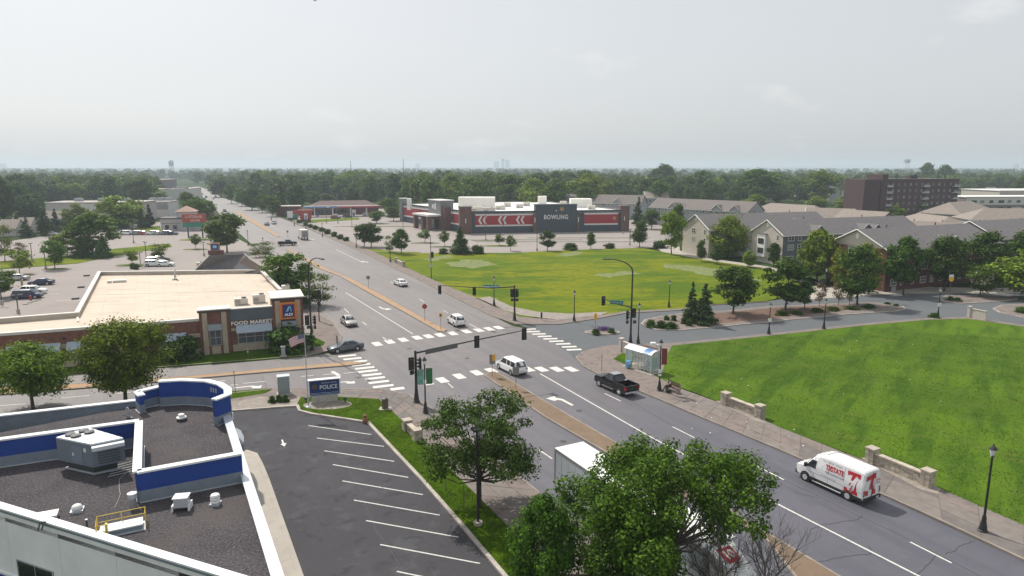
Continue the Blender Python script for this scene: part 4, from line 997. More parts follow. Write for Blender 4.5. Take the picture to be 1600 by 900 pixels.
# panel between the towers
F.bx('wall', sT1b, sP1, 0, 4.4, -.35, .0, brick)
b = MB()
n = 24
for i in range(n):
    a, c = sT1b + (sP1 - sT1b) * i / n, sT1b + (sP1 - sT1b) * (i + 1) / n
    F.box(b, a + .02, c - .02, 4.4, 6.0, -.35, .1)
b.build('metal_panel', metal_blue, mk); F.bx('panel_backing', sT1b, sP1, 4.4, 5.98, -.4, -.02, metal_blue)
F.bx('coping', sT1b, sP1, 6.0, 6.12, -.45, .16, coping_w)
F.bx('base_course', sT1b + .2, sP1 - .2, 0, 1.1, 0, .07, stone_tan)
F.bx('stone_band', sT1b + .1, sP1 - .1, 3.0, 3.4, 0, .05, stone_tan)
w0, w1 = fs(371, 520), fs(424, 515)
F.window(w0, w1, 1.15, 3.0, frame_al, glass_b, nx=4, ny=2, fw=.09, d=.02)
awning(w0 - .1, w1 + .1, 2.85, 3.75)
cT = (fs(368, 505) + fs(424, 499)) / 2
text_on('FOOD MARKET', .70, M('sign_letter_white', (.85, .85, .83), .4), 'sign_letters', mk, F.P(cT - .22, 4.03, .08), F.u, (0, 0, 1), .05, 1.03, .018, 1.08)
# corner tower with the big sign
tower(sP1, sT2 + .1, 7.3, 5.2, .45)
c2 = (sP1 + sT2) / 2 + .1
orange = M('sign_orange', (.62, .22, .04), .5); sblue = M('sign_blue', (.01, .035, .17), .4); sred = M('sign_red', (.45, .05, .02), .45)
sb = F.bx('sign_board', c2 - 1.15, c2 + 1.15, 4.25, 6.6, .62, .82, orange)
F.bx('sign_border', c2 - .85, c2 + .85, 4.45, 6.35, .825, .84, sred, sb); F.bx('sign_face', c2 - .72, c2 + .72, 4.55, 6.25, .84, .86, sblue, sb)
lb = M('sign_light_blue', (.25, .5, .75), .4)
b = MB()
for k in range(3):
    o1 = .1 * k
    b.add([F.P(c2 - .35 + o1, 5.3, .87), F.P(c2 - .27 + o1, 5.3, .87), F.P(c2 + .12 + o1 * .8, 6.05, .87), F.P(c2 + .02 + o1 * .8, 6.05, .87)], [(0, 1, 2, 3)])
b.add([F.P(c2 + .2, 6.05, .87), F.P(c2 + .3, 6.05, .87), F.P(c2 + .42, 5.3, .87), F.P(c2 + .3, 5.3, .87)], [(0, 1, 2, 3)])
b.build('sign_emblem', lb, sb)
text_on('ALDI', .5, MT['sign_letter_white'], 'sign_letters', sb, F.P(c2, 4.88, .875), F.u, (0, 0, 1), .01, 1.0, .02, 1.0)
b = MB(); F.box(b, c2 - .9, c2 + .9, 3.3, 3.95, .46, 1.1); b.build('awning', awning_m, mk)
F.window(c2 - .8, c2 + .8, 1.2, 3.2, frame_al, glass_b, nx=2, ny=2, d=.46)
# right side wall and the roof
S.bx('side_wall', 5.2, 42, 0, 5.0, -.35, 0, brick)
S.bx('stone_band', 5.2, 42, 2.6, 3.1, 0, .05, stone_tan)
S.bx('coping', 5.2, 42, 5.0, 5.35, -.45, .08, coping_w)
Wc = at(120, 487, 5.4); Bk = at(155, 424, 5.4); Wb = at(-300, 522, 5.4)
Bk2 = N1
b = MB()
ring = [F.P(S_st, 0, -.3) + mk.location, F.P(F.L, 0, -.3) + mk.location, N1, Bk, Wc, at(-200, 514, 5.4)]
b.prism([rel(q, mk) for q in ring], 4.3, 4.62); b.build('roof', roof_cream, mk); us = MB(); us.prism([(tl_.x, tl_.y) for tl_ in (rel(at(158, 425, 4.7), mk), rel(N1 - S.u * .3 - Vector((.5, 0, 0)), mk), F.P(F.L - 1.0, 0, -.6), F.P(F.hit(118, 497)[0], 0, -.6))], 4.6, 4.624); us.build('roof_seams', roof_under, mk)
# membrane sheets laid across the roof
seam = [(120, 487), (155, 424)]
k = 0
ND = 13
topL = rel(at(158, 425, 4.7), mk); topR = rel(N1 - S.u * .3 - Vector((.5, 0, 0)), mk); botL = rel(at(122, 488, 4.7), mk)
tl, tr = Vector((topL.x, topL.y)), Vector((topR.x, topR.y))
bl = F.P(fs(100, 505) if False else F.hit(118, 497)[0], 0, -.6); br = F.P(F.L - 1.0, 0, -.6)
for i in range(ND):
    u0, u1 = i / ND, (i + 1) / ND
    a0, a1 = tl.lerp(tr, u0), tl.lerp(tr, u1); c0, c1_ = Vector((bl.x, bl.y)).lerp(Vector((br.x, br.y)), u0), Vector((bl.x, bl.y)).lerp(Vector((br.x, br.y)), u1)
    for j in range(2):
        v0, v1 = j / 2, (j + 1) / 2
        q = [c0.lerp(a0, v0), c1_.lerp(a1, v0), c1_.lerp(a1, v1), c0.lerp(a0, v1)]
        ce = sum(q, Vector((0, 0))) / 4
        q = [x + (ce - x).normalized() * .1 for x in q]
        m = MB(); m.prism([(x.x, x.y) for x in q], 4.6, 4.635 + random.uniform(0, .01)); m.build('roof_sheet', roof_cream, mk, recalc=False)
def wall_run(name, P, z0, z1, th, m, root, cap=None, capw=.1, caph=.1):
    Q = [rel(q, root) for q in P]
    b = MB(); b.strip(Q, -th / 2, th / 2, z0, z1); o = b.build(name, m, root)
    if cap: c = MB(); c.strip(Q, -th / 2 - capw, th / 2 + capw, z1, z1 + caph); c.build('coping', cap, root)
    return o
beige_wall = M('stucco_beige', (.45, .40, .34), .85, var=.1, vs=.5)
wall_run('parapet', [at(-200, 513, 5.3), Wc, Bk, N1], 0, 5.25, .35, beige_wall, mk, coping_w, .12, .12)
b = MB(); b.strip([rel(at(120, 487, 4.65), mk), rel(at(122, 503, 4.65), mk)], -.12, .12, 4.6, 4.8); b.build('roof_curb', coping_w, mk)
# dark hipped piece and blocks on the far end of the roof
shg = M('shingle_grey', (.13, .125, .13), .9, var=.15, vs=1.5, bump=.3, bs=5)
hip = MB(); q0, q1, q2, q3 = [rel(at(x, y, 5.2), mk) for x, y in ((302, 421), (416, 424), (400, 409), (318, 408))]
e0, e1 = rel(at(327, 399, 8.0), mk), rel(at(382, 397, 8.0), mk); e0.z = e1.z = 8.0
for q in (q0, q1, q2, q3): q.z = 4.8
hip.add([q0, q1, q2, q3, e0, e1], [(0, 1, 5, 4), (1, 2, 5), (2, 3, 4, 5), (3, 0, 4), (0, 3, 2, 1)]); hip.build('entry_roof', shg, mk)
b = MB(); b.tube([q0 + Vector((0, 0, .05)), e0 + Vector((0, 0, .05))], .12, 4); b.tube([q1 + Vector((0, 0, .05)), e1 + Vector((0, 0, .05))], .12, 4); b.build('roof_trim', coping_w, mk)
bb_ = MB(); g0, g1, g2 = rel(at(358, 424, 4.8), mk), rel(at(425, 428, 4.8), mk), rel(at(383, 399, 7.9), mk); g0.z = g1.z = 4.9; g2.z = 7.7
bv = Vector((-.45, .89, 0)) * 1.2
bb_.add([g0, g1, g2, g0 + bv, g1 + bv, g2 + bv], [(0, 1, 2), (5, 4, 3), (0, 3, 4, 1), (1, 4, 5, 2), (2, 5, 3, 0)]); bb_.build('entry_gable', M('brown_siding', (.17, .13, .11), .85), mk)
def hvac(P, w_, d_, h_, rz, label, root=None, m=None, z=4.63, fan=True):
    t = thing('rooftop_unit', label, 'rooftop unit', (P[0], P[1], z), rz)
    m = m or M('hvac_cream', (.62, .58, .52), .6, .1, var=.06)
    b = MB(); b.box(-w_ / 2, w_ / 2, -d_ / 2, d_ / 2, .18, h_); b.build('cabinet', m, t)
    b = MB(); b.box(-w_ / 2 + .05, w_ / 2 - .05, -d_ / 2 + .05, d_ / 2 - .05, 0, .18); b.build('curb', steel, t)
    if fan:
        b = MB(); b.lathe([(.0, h_), (.36, h_), (.38, h_ + .12), (.33, h_ + .16), (.0, h_ + .1)], w_ * .22, 0, 12); b.build('fan_guard', darkgrey, t)
    b = MB(); 
    for i in range(4): b.box(-w_ * .42, -w_ * .05, -d_ / 2 - .02, -d_ / 2, .35 + i * .15, .43 + i * .15)
    b.build('louvre', M('louvre_grey', (.2, .2, .2), .6), t)
    return t
RZ = R(90 - 68)
for (x, y, w_, d_, h_, lb) in ((377, 476, 1.9, 1.1, 1.0, 'cream rooftop unit with a dark vent behind the metal panel of the food market'), (405, 473, 1.8, 1.2, 1.3, 'taller cream rooftop unit behind the metal panel of the food market'),
                               (447, 462, 1.2, 1.1, 1.7, 'tall beige rooftop box on the corner tower of the food market'), (333, 418, 2.4, 1.6, 1.8, 'grey rooftop box at the foot of the shingled hip'), (358, 419, 2.4, 1.5, 1.7, 'second grey rooftop box at the foot of the shingled gable'),
                               (314, 422, 1.4, 1.0, 1.6, 'small rooftop fan near the left foot of the shingled hip'), (435, 466, 1.0, .8, 1.2, 'small pale rooftop box beside the corner tower')):
    hvac(at(x, y, 4.63), w_, d_, h_, RZ, lb)
dishm = M('dish_grey', (.40, .40, .40), .5)
def dish(P, z, label, r=.8, rz=0):
    t = thing('satellite_dish', label, 'satellite dish', (P[0], P[1], z), rz)
    b = MB(); b.tube([(0, 0, 0), (0, 0, r * 1.1)], .05, 8); b.box(-r * .7, r * .7, -r * .4, r * .4, 0, .1); b.build('mount', darkgrey, t)
    b = MB(); n = 16
    vs = [Vector((0, -.0, r * 1.2))]
    for k in range(1, 4):
        for i in range(n):
            a = 2 * math.pi * i / n; rr_ = r * k / 3
            vs.append(Vector((math.cos(a) * rr_, -.25 * (k / 3) ** 2 * r * 1.0, r * 1.2 + math.sin(a) * rr_)))
    fs_ = [(0, 1 + i, 1 + (i + 1) % n) for i in range(n)]
    for k in range(2):
        for i in range(n): fs_.append((1 + k * n + i, 1 + (k + 1) * n + i, 1 + (k + 1) * n + (i + 1) % n, 1 + k * n + (i + 1) % n))
    b.add(vs, fs_); o = b.build('reflector', dishm, t, smooth=True, recalc=False)
    md = o.modifiers.new('s', 'SOLIDIFY'); md.thickness = .03
    b = MB(); b.tube([(0, -.1, r * .3), (0, -r * 1.0, r * 1.0)], .02, 6); b.box(-.05, .05, -r * 1.1, -r * .95, r * .95, r * 1.1); b.build('feed_arm', darkgrey, t)
    return t
dish(at(273, 437, 4.63), 4.63, 'grey satellite dish standing in the middle of the cream roof', 1.0, R(115))
for (x, y, w_, lb) in ((187, 441, 2.0, 'low pale skylight curb near the left of the cream roof'), (171, 442, .6, 'small pale vent beside the low skylight curb on the cream roof')):
    t = thing('roof_curb_box', lb, 'roof vent', tuple(at(x, y, 4.63)), RZ); b = MB(); b.box(-w_ / 2, w_ / 2, -.4, .4, 0, .35); b.build('curb', coping_w, t)
    b = MB(); b.box(-w_ / 2 - .08, w_ / 2 + .08, -.48, .48, .35, .45); b.build('lid', roof_white, t)
for (x, y, lb) in ((143, 431, 'lamp box on the far part of the left parapet'), (135, 449, 'lamp box on the middle of the left parapet'), (127, 467, 'lamp box on the near part of the left parapet')):
    t = thing('wall_lamp', lb, 'wall light', tuple(at(x, y, 4.9) + Vector((-.3, 0, 0))), R(27)); b = MB(); b.box(-1.0, 0, -.35, .35, 0, .25); b.build('housing', darkgrey, t)
    b = MB(); b.box(-.95, -.05, -.3, .3, -.06, 0); b.build('lens', M('lens_pale', (.6, .6, .55), .3), t)

# ---- the foreground police building
pwall = M('precast_grey', (.80, .80, .80), .85, var=.08, vs=.5)
pblue = M('stucco_blue', (.010, .050, .27), .7, var=.1, vs=1.2)
pgrey = M('flashing_grey', (.20, .235, .28), .6, var=.12, vs=1.5)
capw = M('cap_white', (.74, .76, .78), .4, var=.05)
DK = 5.0; CT = 5.55
K1, K2, K3 = at(352, 642, CT), at(380, 712, CT), at(432, 895, CT)
u1 = (K3 - K1).normalized()
KR = K3 + u1 * 14
KL1 = at(-260, 714, CT); KB = at(215, 624.5, CT); KN = at(-200, 735, CT)
uu = (at(350, 900, CT) - at(0, 793, CT)).normalized(); KF0 = at(0, 793, CT) - uu * 18; KF1 = at(0, 793, CT) + uu * 17.3
pb_ = thing('police_building', 'flat gravel roofed building with deep blue parapets in the foreground', 'building', (K1.x, K1.y, 0))
arc = [at(x, y, 7.2) for x, y in ((248, 594.5), (285, 592.5), (323, 594), (343.6, 599), (355.5, 606.5), (356, 615), (334, 623.5))]
KE = KF1 + Vector((u1.x, u1.y, 0)) * 0
foot = [KF0, KF1, at(352, 903, CT), K3 + u1 * 1.5, K3, K2, K1, arc[5], arc[4], arc[3], arc[2], arc[1], arc[0], at(214, 611, 6.6), KB, KL1]
foot = [Vector((q[0], q[1], 0)) for q in foot]
b = MB()
wallpts = [KF0, KF1 + uu * 1.0]
fw = WF(KF0, KF1 + uu * 6, pb_, out=(0, -1, 0)); 
npan = 9; Lw = fw.L
for i in range(npan):
    a, c = Lw * i / npan, Lw * (i + 1) / npan
    fw.bx('wall_panel', a + .012, c - .012, .0, CT - .25, -.3, 0, pwall)
fw.bx('fascia', 0, Lw, CT - .25, CT - .06, -.34, .05, pgrey)
fw.bx('coping', 0, Lw, CT - .06, CT + .04, -.42, .1, capw)
s0, z1 = fw.hit(27, 873); s1, _ = fw.hit(83, 888)
fw.window(s0, s1, z1 - 1.3, z1, frame_al, glass_dark, nx=2, fw=.07, d=.01)
s2, zb = fw.hit(0, 886); fw.bx('blue_band', s2 - 8, fw.hit(31, 900)[0], 0, zb - .35, .0, .07, pblue); fw.bx('white_trim', s2 - 8, fw.hit(31, 900)[0], zb - .35, zb - .22, .0, .1, capw)
# deck and its walls
deck = [rel(q, pb_) for q in foot]
b = MB(); b.prism([(q.x, q.y) for q in deck], DK - .25, DK); b.build('gravel_roof', gravel_roof, pb_)
wall_run('outer_wall', [K3 + u1 * 14, K3, K1], 0, CT - .1, .3, pwall, pb_, coping_g, .14, .12)
wall_run('outer_wall', [KB, at(0, 648.5, CT), KL1], 0, CT - .08, .3, pgrey, pb_, capw, .1, .1)
def screen(P, z1, root=pb_, zsplit=.75, th=.26, nm='screen_wall'):
    """free standing parapet: blue above, grey flashing below, white cap"""
    Q = [rel(q, root) for q in P]
    b = MB(); b.strip(Q, -th / 2, th / 2, DK + zsplit, z1 - .12); o = b.build(nm, pblue, root)
    b = MB(); b.strip(Q, -th / 2 - .03, th / 2 + .03, DK - .02, DK + zsplit); b.build('flashing', pgrey, o)
    b = MB(); b.strip(Q, -th / 2 - .12, th / 2 + .12, z1 - .12, z1); b.build('coping', capw, o)
    b = MB(); b.strip(Q, -th / 2 - .09, th / 2 + .09, DK - .01, DK + .06); b.build('base_strip', coping_g, o)
    return o
screen([arc[0]] + arc[1:], 7.2, th=.35)
b = MB(); Q = [rel(q, pb_) for q in arc[:6]]; b.strip(Q, -.42, -.2, 0, 7.0) ; b.build('front_wall', pwall, pb_) if False else None
screen([at(214, 611, 6.6), at(248, 603, 6.6)], 6.6, th=.35)
screen([at(214, 611, 6.6), at(221, 617, 6.6)], 6.6, th=.35)
wall_run('outer_wall', [Vector(q) for q in (at(212, 612, 6.6), at(248, 603.5, 6.6))] , 0, DK, .4, pwall, pb_)
wall_run('outer_wall', arc, 0, DK, .35, pwall, pb_)
a1, a2, a3, a4 = at(-200, 712, 7), at(217, 656, 7), at(214, 736, 7), at(377, 706.5, 7)
screen([a1, a2], 7.0); screen([a2 + (a3 - a2) * .02, a3], 7.0); screen([a3, a4], 7.0)
lv = MB()
wa = WF(arc[3], arc[2], pb_, out=(0, -1, 0)); b = MB()
for i in range(3): wa.box(b, .25 + i * .32, .42 + i * .32, 6.35, 6.75, .17, .2)
b.build('vent_slots', M('vent_beige', (.4, .4, .4), .6), pb_)
# big rooftop unit
r1, r2, r3, r4 = [rel(at(x, y, 7.25), pb_) + pb_.location for x, y in ((142, 694), (87, 683), (137, 667.5), (193, 684))]
ru = thing('rooftop_unit', 'large slate blue rooftop air handler with pale ribbed top on the gravel roof', 'rooftop unit', (r1.x, r1.y, DK))
ctr = (r1 + r2 + r3 + r4) / 4
def rq(p, k=1.0, z=0): q = ctr + (p - ctr) * k; return Vector((q.x - r1.x, q.y - r1.y, z))
hm_ = M('unit_slate', (.17, .20, .24), .5, .1, var=.08, vs=2); top_m = M('unit_top', (.62, .66, .69), .4, .2, var=.05)
pp = [rq(r1), rq(r2), rq(r3), rq(r4)]
def hexa(mb, base, z0, z1, k0=1, k1=1):
    v = [rq(p, k0, z0) for p in base] + [rq(p, k1, z1) for p in base]
    mb.add(v, [(0, 3, 2, 1), (4, 5, 6, 7), (0, 1, 5, 4), (1, 2, 6, 5), (2, 3, 7, 6), (3, 0, 4, 7)])
b = MB(); hexa(b, (r1, r2, r3, r4), .62, 2.15); b.build('cabinet', hm_, ru)
b = MB(); hexa(b, (r1, r2, r3, r4), 0, .62, .72, .76); b.build('plinth', M('plinth_dark', (.05, .06, .06), .8), ru)
b = MB(); hexa(b, (r1, r2, r3, r4), -.0, .1, .82, .82); b.build('curb', coping_g, ru)
for i in range(6):
    q = [r1.lerp(r4, 0), r1.lerp(r4, 1), r2.lerp(r3, 1), r2.lerp(r3, 0)]
    a0 = r1.lerp(r2, i / 6 + .01); a1_ = r1.lerp(r2, (i + 1) / 6 - .01); c0 = r4.lerp(r3, i / 6 + .01); c1_ = r4.lerp(r3, (i + 1) / 6 - .01)
    b = MB(); b.prism([rq(x) for x in (a0, c0, c1_, a1_)], 2.15, 2.25); b.build('top_panel', top_m, ru)
for (f, g_) in ((.7, .3), (.86, .3), (.7, .72), (.86, .72)):
    c = r1.lerp(r2, f).lerp(r4.lerp(r3, f), g_); q = rq(c)
    b = MB(); b.lathe([(.3, 2.24), (.32, 2.36), (.26, 2.38), (.1, 2.3), (0, 2.3)], q.x, q.y, 14); b.build('fan', darkgrey, ru)
wr = WF(r1, r4, ru, out=(0, -1, 0))
b = MB(); wr.box(b, .0, wr.L, 1.85, 2.1, 0, .45); b.build('hood', top_m, ru)
b = MB()
for i in range(5): wr.box(b, .3, wr.L - .3, .8 + i * .17, .88 + i * .17, 0, .04)
b.build('louvre', M('louvre_dark', (.08, .09, .11), .6), ru)
wl = WF(r2, r1, ru, out=(-1, -1, 0))
b = MB(); wl.box(b, 1.4, 2.4, .75, 1.9, 0, .03); b.build('access_door', M('unit_slate_door', (.19, .22, .265), .5), ru)
b = MB(); wl.box(b, 2.55, 2.75, 1.6, 1.85, 0, .03); wl.box(b, 1.5, 1.6, 1.2, 1.4, 0, .06); b.build('labels', white, ru)
# other things on the gravel roof
def onroof(x, y): return tuple(at(x, y, DK))
def rt(name, label, cat, x, y, rz=0):
    t = thing(name, label, cat, onroof(x, y), rz); t.scale = (RS,) * 3; return t
RS = .74
t = rt('roof_fan', 'white domed roof fan on the left part of the gravel roof', 'roof vent', 121, 799, .4)
b = MB(); b.box(-.45, .45, -.45, .45, 0, .2); b.build('curb', coping_g, t)
b = MB(); b.lathe([(.34, .2), (.40, .30), (.40, .36), (.32, .52), (.18, .60), (0, .62)], 0, 0, 20); b.build('dome', white, t, smooth=True)
t = rt('roof_box', 'low white box vent at the front coping of the gravel roof', 'roof vent', 72, 812, R(25))
b = MB(); b.box(-.75, .75, -.5, .5, 0, .35); b.build('body', coping_g, t); b = MB(); b.box(-.82, .82, -.57, .57, .35, .47); b.build('lid', white, t)
t = rt('roof_flue', 'round galvanised flue with a flat cap behind the yellow rail', 'roof vent', 208.5, 793)
b = MB(); b.tube([(0, 0, 0), (0, 0, .9)], .28, 16); b.build('pipe', steel, t); b = MB(); b.tube([(0, 0, .85), (0, 0, 1.25)], .36, 16); b.build('cap', coping_g, t)
t = rt('roof_hatch', 'long pale roof hatch fenced by yellow rails', 'roof hatch', 191, 829, R(28))
b = MB(); b.box(-1.35, 1.35, -.55, .55, 0, .38); b.build('curb', M('hatch_side', (.2, .25, .3), .5), t); b = MB(); b.box(-1.42, 1.42, -.62, .62, .38, .48); b.build('lid', M('hatch_lid', (.66, .70, .70), .4), t)
b = MB(); b.box(-1.55, 1.55, -.75, .75, 0, .06); b.build('flange', coping_g, t)
t = rt('safety_rail', 'yellow tube guard rail standing round the roof hatch', 'guard rail', 191, 829, R(28))
ym = M('safety_yellow', (.62, .43, .04), .5)
P_ = [(-1.6, -.8), (-1.6, .85), (1.6, .85), (1.6, -.2)]
for (x, y) in P_ + [(0, .85), (-1.6, .02), (-.9, -.8)]:
    b = MB(); b.tube([(x, y, 0), (x, y, 1.15)], .035, 8); b.build('post', ym, t)
for z in (.62, 1.13):
    b = MB(); b.tube([(-.9, -.8, z), (-1.6, -.8, z), (-1.6, .85, z), (1.6, .85, z), (1.6, -.2, z)], .033, 8); b.build('rail', ym, t)
b = MB(); b.box(-1.0, -.85, -.95, -.65, .35, 1.2); b.build('gate_hinge', ym, t)
for (x, y, lb) in ((285, 795, 'white square exhaust vent at the base of the blue screen wall'),):
    t = rt('exhaust_vent', lb, 'roof vent', x, y, R(10))
    b = MB(); b.box(-.5, .5, -.45, .45, .3, 1.05); b.build('cabinet', coping_g, t); b = MB(); b.box(-.58, .58, -.5, .5, 1.05, 1.13); b.build('lid', white, t)
    b = MB(); b.box(-.42, .42, -.44, .3, 0, .3); b.build('shadow_gap', black, t)
    for x_ in (-.68, .55): b = MB(); b.box(x_, x_ + .13, -.5, .5, 0, .5); b.build('leg_flange', white, t)
t = rt('louvred_vent', 'small white louvred vent right of the square exhaust vent', 'roof vent', 337, 788)
b = MB(); b.box(-.38, .38, -.38, .38, 0, .16); b.build('curb', coping_g, t)
for i in range(3): b = MB(); b.lathe([(.36, .2 + i * .24), (.38, .28 + i * .24), (.3, .4 + i * .24)], 0, 0, 14); b.build('louvre_ring', white, t)
b = MB(); b.lathe([(.25, .1), (.25, .85), (.0, .9)], 0, 0, 12); b.build('core', coping_g, t)
t = rt('roof_fan', 'small white mushroom fan alone on the gravel behind the curved parapet', 'roof vent', 284, 657)
b = MB(); b.box(-.38, .38, -.38, .38, 0, .2); b.build('curb', darkgrey, t)
b = MB(); b.lathe([(.3, .2), (.52, .3), (.52, .42), (.3, .5), (.32, .72), (.0, .78)], 0, 0, 14); b.build('hood', white, t, smooth=False)
dish((at(203, 654, DK)), DK, 'small grey dish behind the corner of the blue screen', .45, R(-40))
for (x, y, lb) in ((136, 822, 'short dark pipe stub beside the yellow railed hatch'), (152, 675, 'x')):
    if lb == 'x': continue
    t = rt('pipe_stub', lb, 'roof vent', x, y); b = MB(); b.tube([(0, 0, 0), (0, 0, .5)], .07, 8); b.build('pipe', darkgrey, t); b = MB(); b.tube([(0, 0, .48), (0, 0, .56)], .1, 8); b.build('cap', steel, t)
b = MB()
for k in range(5): p0 = rel(at(168 + k * 3, 745 - k * 4.2, DK + .06), pb_); p1 = rel(at(212 + k * 2, 735 - k * 4.4, DK + .06), pb_); b.tube([p0, p1], .028, 6)
b.build('conduit', steel, pb_)
b = MB(); b.tube([rel(at(x, y, DK + .02), pb_) for x, y in ((204, 734), (187, 748), (186, 762), (188, 772), (184, 783), (179, 793))], .018, 5); b.build('cable', M('cable_tan', (.4, .36, .3), .7), pb_)
b = MB()
for (x, y) in ((66, 817), (72, 816)):
    q = rel(at(x, y, CT), pb_); b.tube([q, q + Vector((0, -.15, .12)), q + Vector((0, -.4, -.25))], .05, 6)
b.build('roof_hook', darkgrey, pb_)
# canopy bits on the right of the building
b = MB(); P = [rel(at(x, y, 3.2), pb_) for x, y in ((368, 668), (376, 672), (381, 682), (381, 694), (372, 694))]; b.prism([(q.x, q.y) for q in P], 2.6, 3.2); b.build('door_canopy', pgrey, pb_)

# ---- bowling hall
Bc = at(734, 365); Bl = at(628, 346); Br = at(981, 361)
bw = thing('bowling_hall', 'long low hall with a red banded dark wall and bowling lettering', 'building', (Bc.x, Bc.y, 0))
BF = WF(Bc, Br, bw, out=(0, -1, 0)); BS = WF(Bc, Bl, bw, out=(-1, -1, 0))
bred = M('hall_red', (.33, .022, .035), .6, var=.08, vs=.3); bteal = M('hall_dark_teal', (.050, .068, .085), .7, var=.1, vs=.3)
bwhite = M('hall_white_band', (.66, .64, .62), .6); bgrey = M('hall_grey', (.17, .18, .18), .7, var=.1, vs=.4); bbrick = M('hall_brick', (.145, .082, .072), .9, var=.2, vs=1.2)
for W_, segs in ((BF, [(2.2, BF.L * .455), (BF.L * .715, BF.L - 4.2)]), (BS, [(1.5, 17.5), (33, BS.L - 1)])):
    W_.bx('wall', 0, W_.L, 0, 8.2, -.5, 0, bteal)
    for (a, c) in segs:
        W_.bx('white_band', a, c, 6.75, 7.35, 0, .12, bwhite); W_.bx('white_band', a, c, 2.6, 3.2, 0, .12, bwhite)
        W_.bx('red_band', a, c, 3.2, 6.75, 0, .06, bred)
    W_.bx('coping', 0, W_.L, 8.2, 8.45, -.6, .12, bteal)
roofp = [Bc, Br, Br + Vector((-30, 75, 0)), Bl + Vector((20, 10, 0)), Bl]
b = MB(); b.prism([(rel(q, bw).x, rel(q, bw).y) for q in roofp], 7.4, 7.9); b.build('roof', roof_white, bw)
for W_, q in ((WF(Br, Br + Vector((-30, 75, 0)), bw, out=(1, 0, 0)), 0), (WF(Bl, Bl + Vector((20, 10, 0)), bw, out=(0, 1, 0)), 0), (WF(Br + Vector((-30, 75, 0)), Bl + Vector((20, 10, 0)), bw, out=(0, 1, 0)), 0)):
    W_.bx('wall', 0, W_.L, 0, 8.3, -.4, 0, bgrey)
def btower(W_, s0, s1, z, d0, d1, m, cap=.35):
    W_.bx('pier', s0, s1, 0, z, d0, d1, m); W_.bx('coping', s0 - .25, s1 + .25, z, z + cap, d0 - .25, d1 + .25, M('pier_cap', (.16, .14, .14), .7))
h_ = lambda x, y: BF.hit(x, y)[0]
btower(BF, -.6, h_(732, 362) + .0 if h_(732, 362) > 0 else 0 + 2.0, 10.2, -3, .6, bbrick) if False else btower(BF, -3.9, .7, 10.0, -3.2, .8, bbrick)
btower(BF, h_(969, 360), BF.L + .3, 9.8, -3, .5, bbrick)
s0, s1 = h_(836, 362), h_(900, 362)
BF.bx('lettering_wall', s0, s1, 0, 10.6, -2.5, .9, bteal); BF.bx('coping', s0 - .2, s1 + .2, 10.6, 10.9, -2.7, 1.1, M('pier_cap2', (.1, .12, .14), .7))
for q in (s0 - .9, s1): BF.bx('brick_pier', q, q + 1.1, 0, 7.2, 0, 1.2, bbrick)
for q in (s0 - .5, s1 + .4, -1.7, BF.L - 1.9): 
    b = MB(); dd = 1.2 if q not in (-1.7, BF.L - 1.9) else (.8 if q < 0 else .5); BF.box(b, q, q + .3, 4.0, 5.8, dd, dd + .2); b.build('sconce', M('sconce_white', (.7, .68, .6), .5), bw)
text_on('BOWLING', 2.35, bwhite, 'sign_letters', bw, BF.P(h_(868, 340), 5.9, .98), BF.u, (0, 0, 1), .05, 1.12, .06, .82)
gold = M('gold_star', (.45, .25, .08), .5)
def star(W_, s, z, r, m, d, nm='star_emblem'):
    b = MB(); v = [W_.P(s, z, d + .02)]
    for i in range(16):
        a = math.pi * i / 8; q = r if i % 2 == 0 else r * .45; v.append(W_.P(s + math.sin(a) * q, z + math.cos(a) * q, d))
    b.add(v, [(0, 1 + i, 1 + (i + 1) % 16) for i in range(16)]); b.build(nm, m, bw)
star(BF, h_(877, 340), 9.0, 1.1, gold, .95); star(BF, h_(868, 340), 8.4, .4, bwhite, .95); star(BF, h_(960, 340), 5.2, 1.0, gold, .1); star(BF, h_(808, 340), 5.0, .5, gold, .1)
for x in (754, 785, 813):
    s = h_(x, 345); 
    for k in (-1.0, .75):
        b = MB(); hh = 1.55
        v = [(s + k + .95, 5.0 + hh), (s + k + .15, 5.0 + hh), (s + k - .75, 5.0), (s + k + .15, 5.0 - hh), (s + k + .95, 5.0 - hh), (s + k + .1, 5.0)]
        b.add([BF.P(a, z, .12) for a, z in v], [(0, 1, 2, 5), (5, 2, 3, 4)]); b.build('chevron', bwhite, bw)
# brick entrance on the left face
g = lambda x, y: BS.hit(x, y)[0]
s0, s1 = 19, 31
BS.bx('entrance_tower', s0, s1, 0, 11.6, -2.5, 3.2, bgrey); BS.bx('coping', s0 - .3, s1 + .3, 11.6, 11.9, -2.8, 3.5, bwhite)
BS.bx('porch_roof', s0 - .5, s1 + 3.5, 5.6, 6.3, 3.2, 9.0, bwhite)
for q in (s0, s0 + 5.5, s1 + 1.2): BS.bx('porch_pier', q, q + 1.7, 0, 5.6, 7.2, 8.8, bbrick)
BS.bx('doors', s0 + 2, s1 - 1, 0, 4.0, 3.2, 3.3, glass_dark); BS.bx('porch_wall', s0, s1 + 2, 0, 5.6, 3.2, 3.25, bbrick)
BS.bx('brick_pier', s0 - 2.8, s0, 0, 9.4, 0, 2.6, bbrick)
b = MB()
for i, a in enumerate((-1.6, -.3, 1.2)): 
    BS.box(b, s0 + 6 + a, s0 + 6.8 + a, 8.0 + i * .2, 10.6 - i * .3, 3.2, 3.3)
b.build('pin_emblem', bwhite, bw)
BS.bx('end_pier', BS.L - 2.5, BS.L + .5, 0, 10.6, -2, .8, bgrey); BS.bx('coping', BS.L - 2.8, BS.L + .8, 10.6, 10.9, -2.2, 1, bwhite)
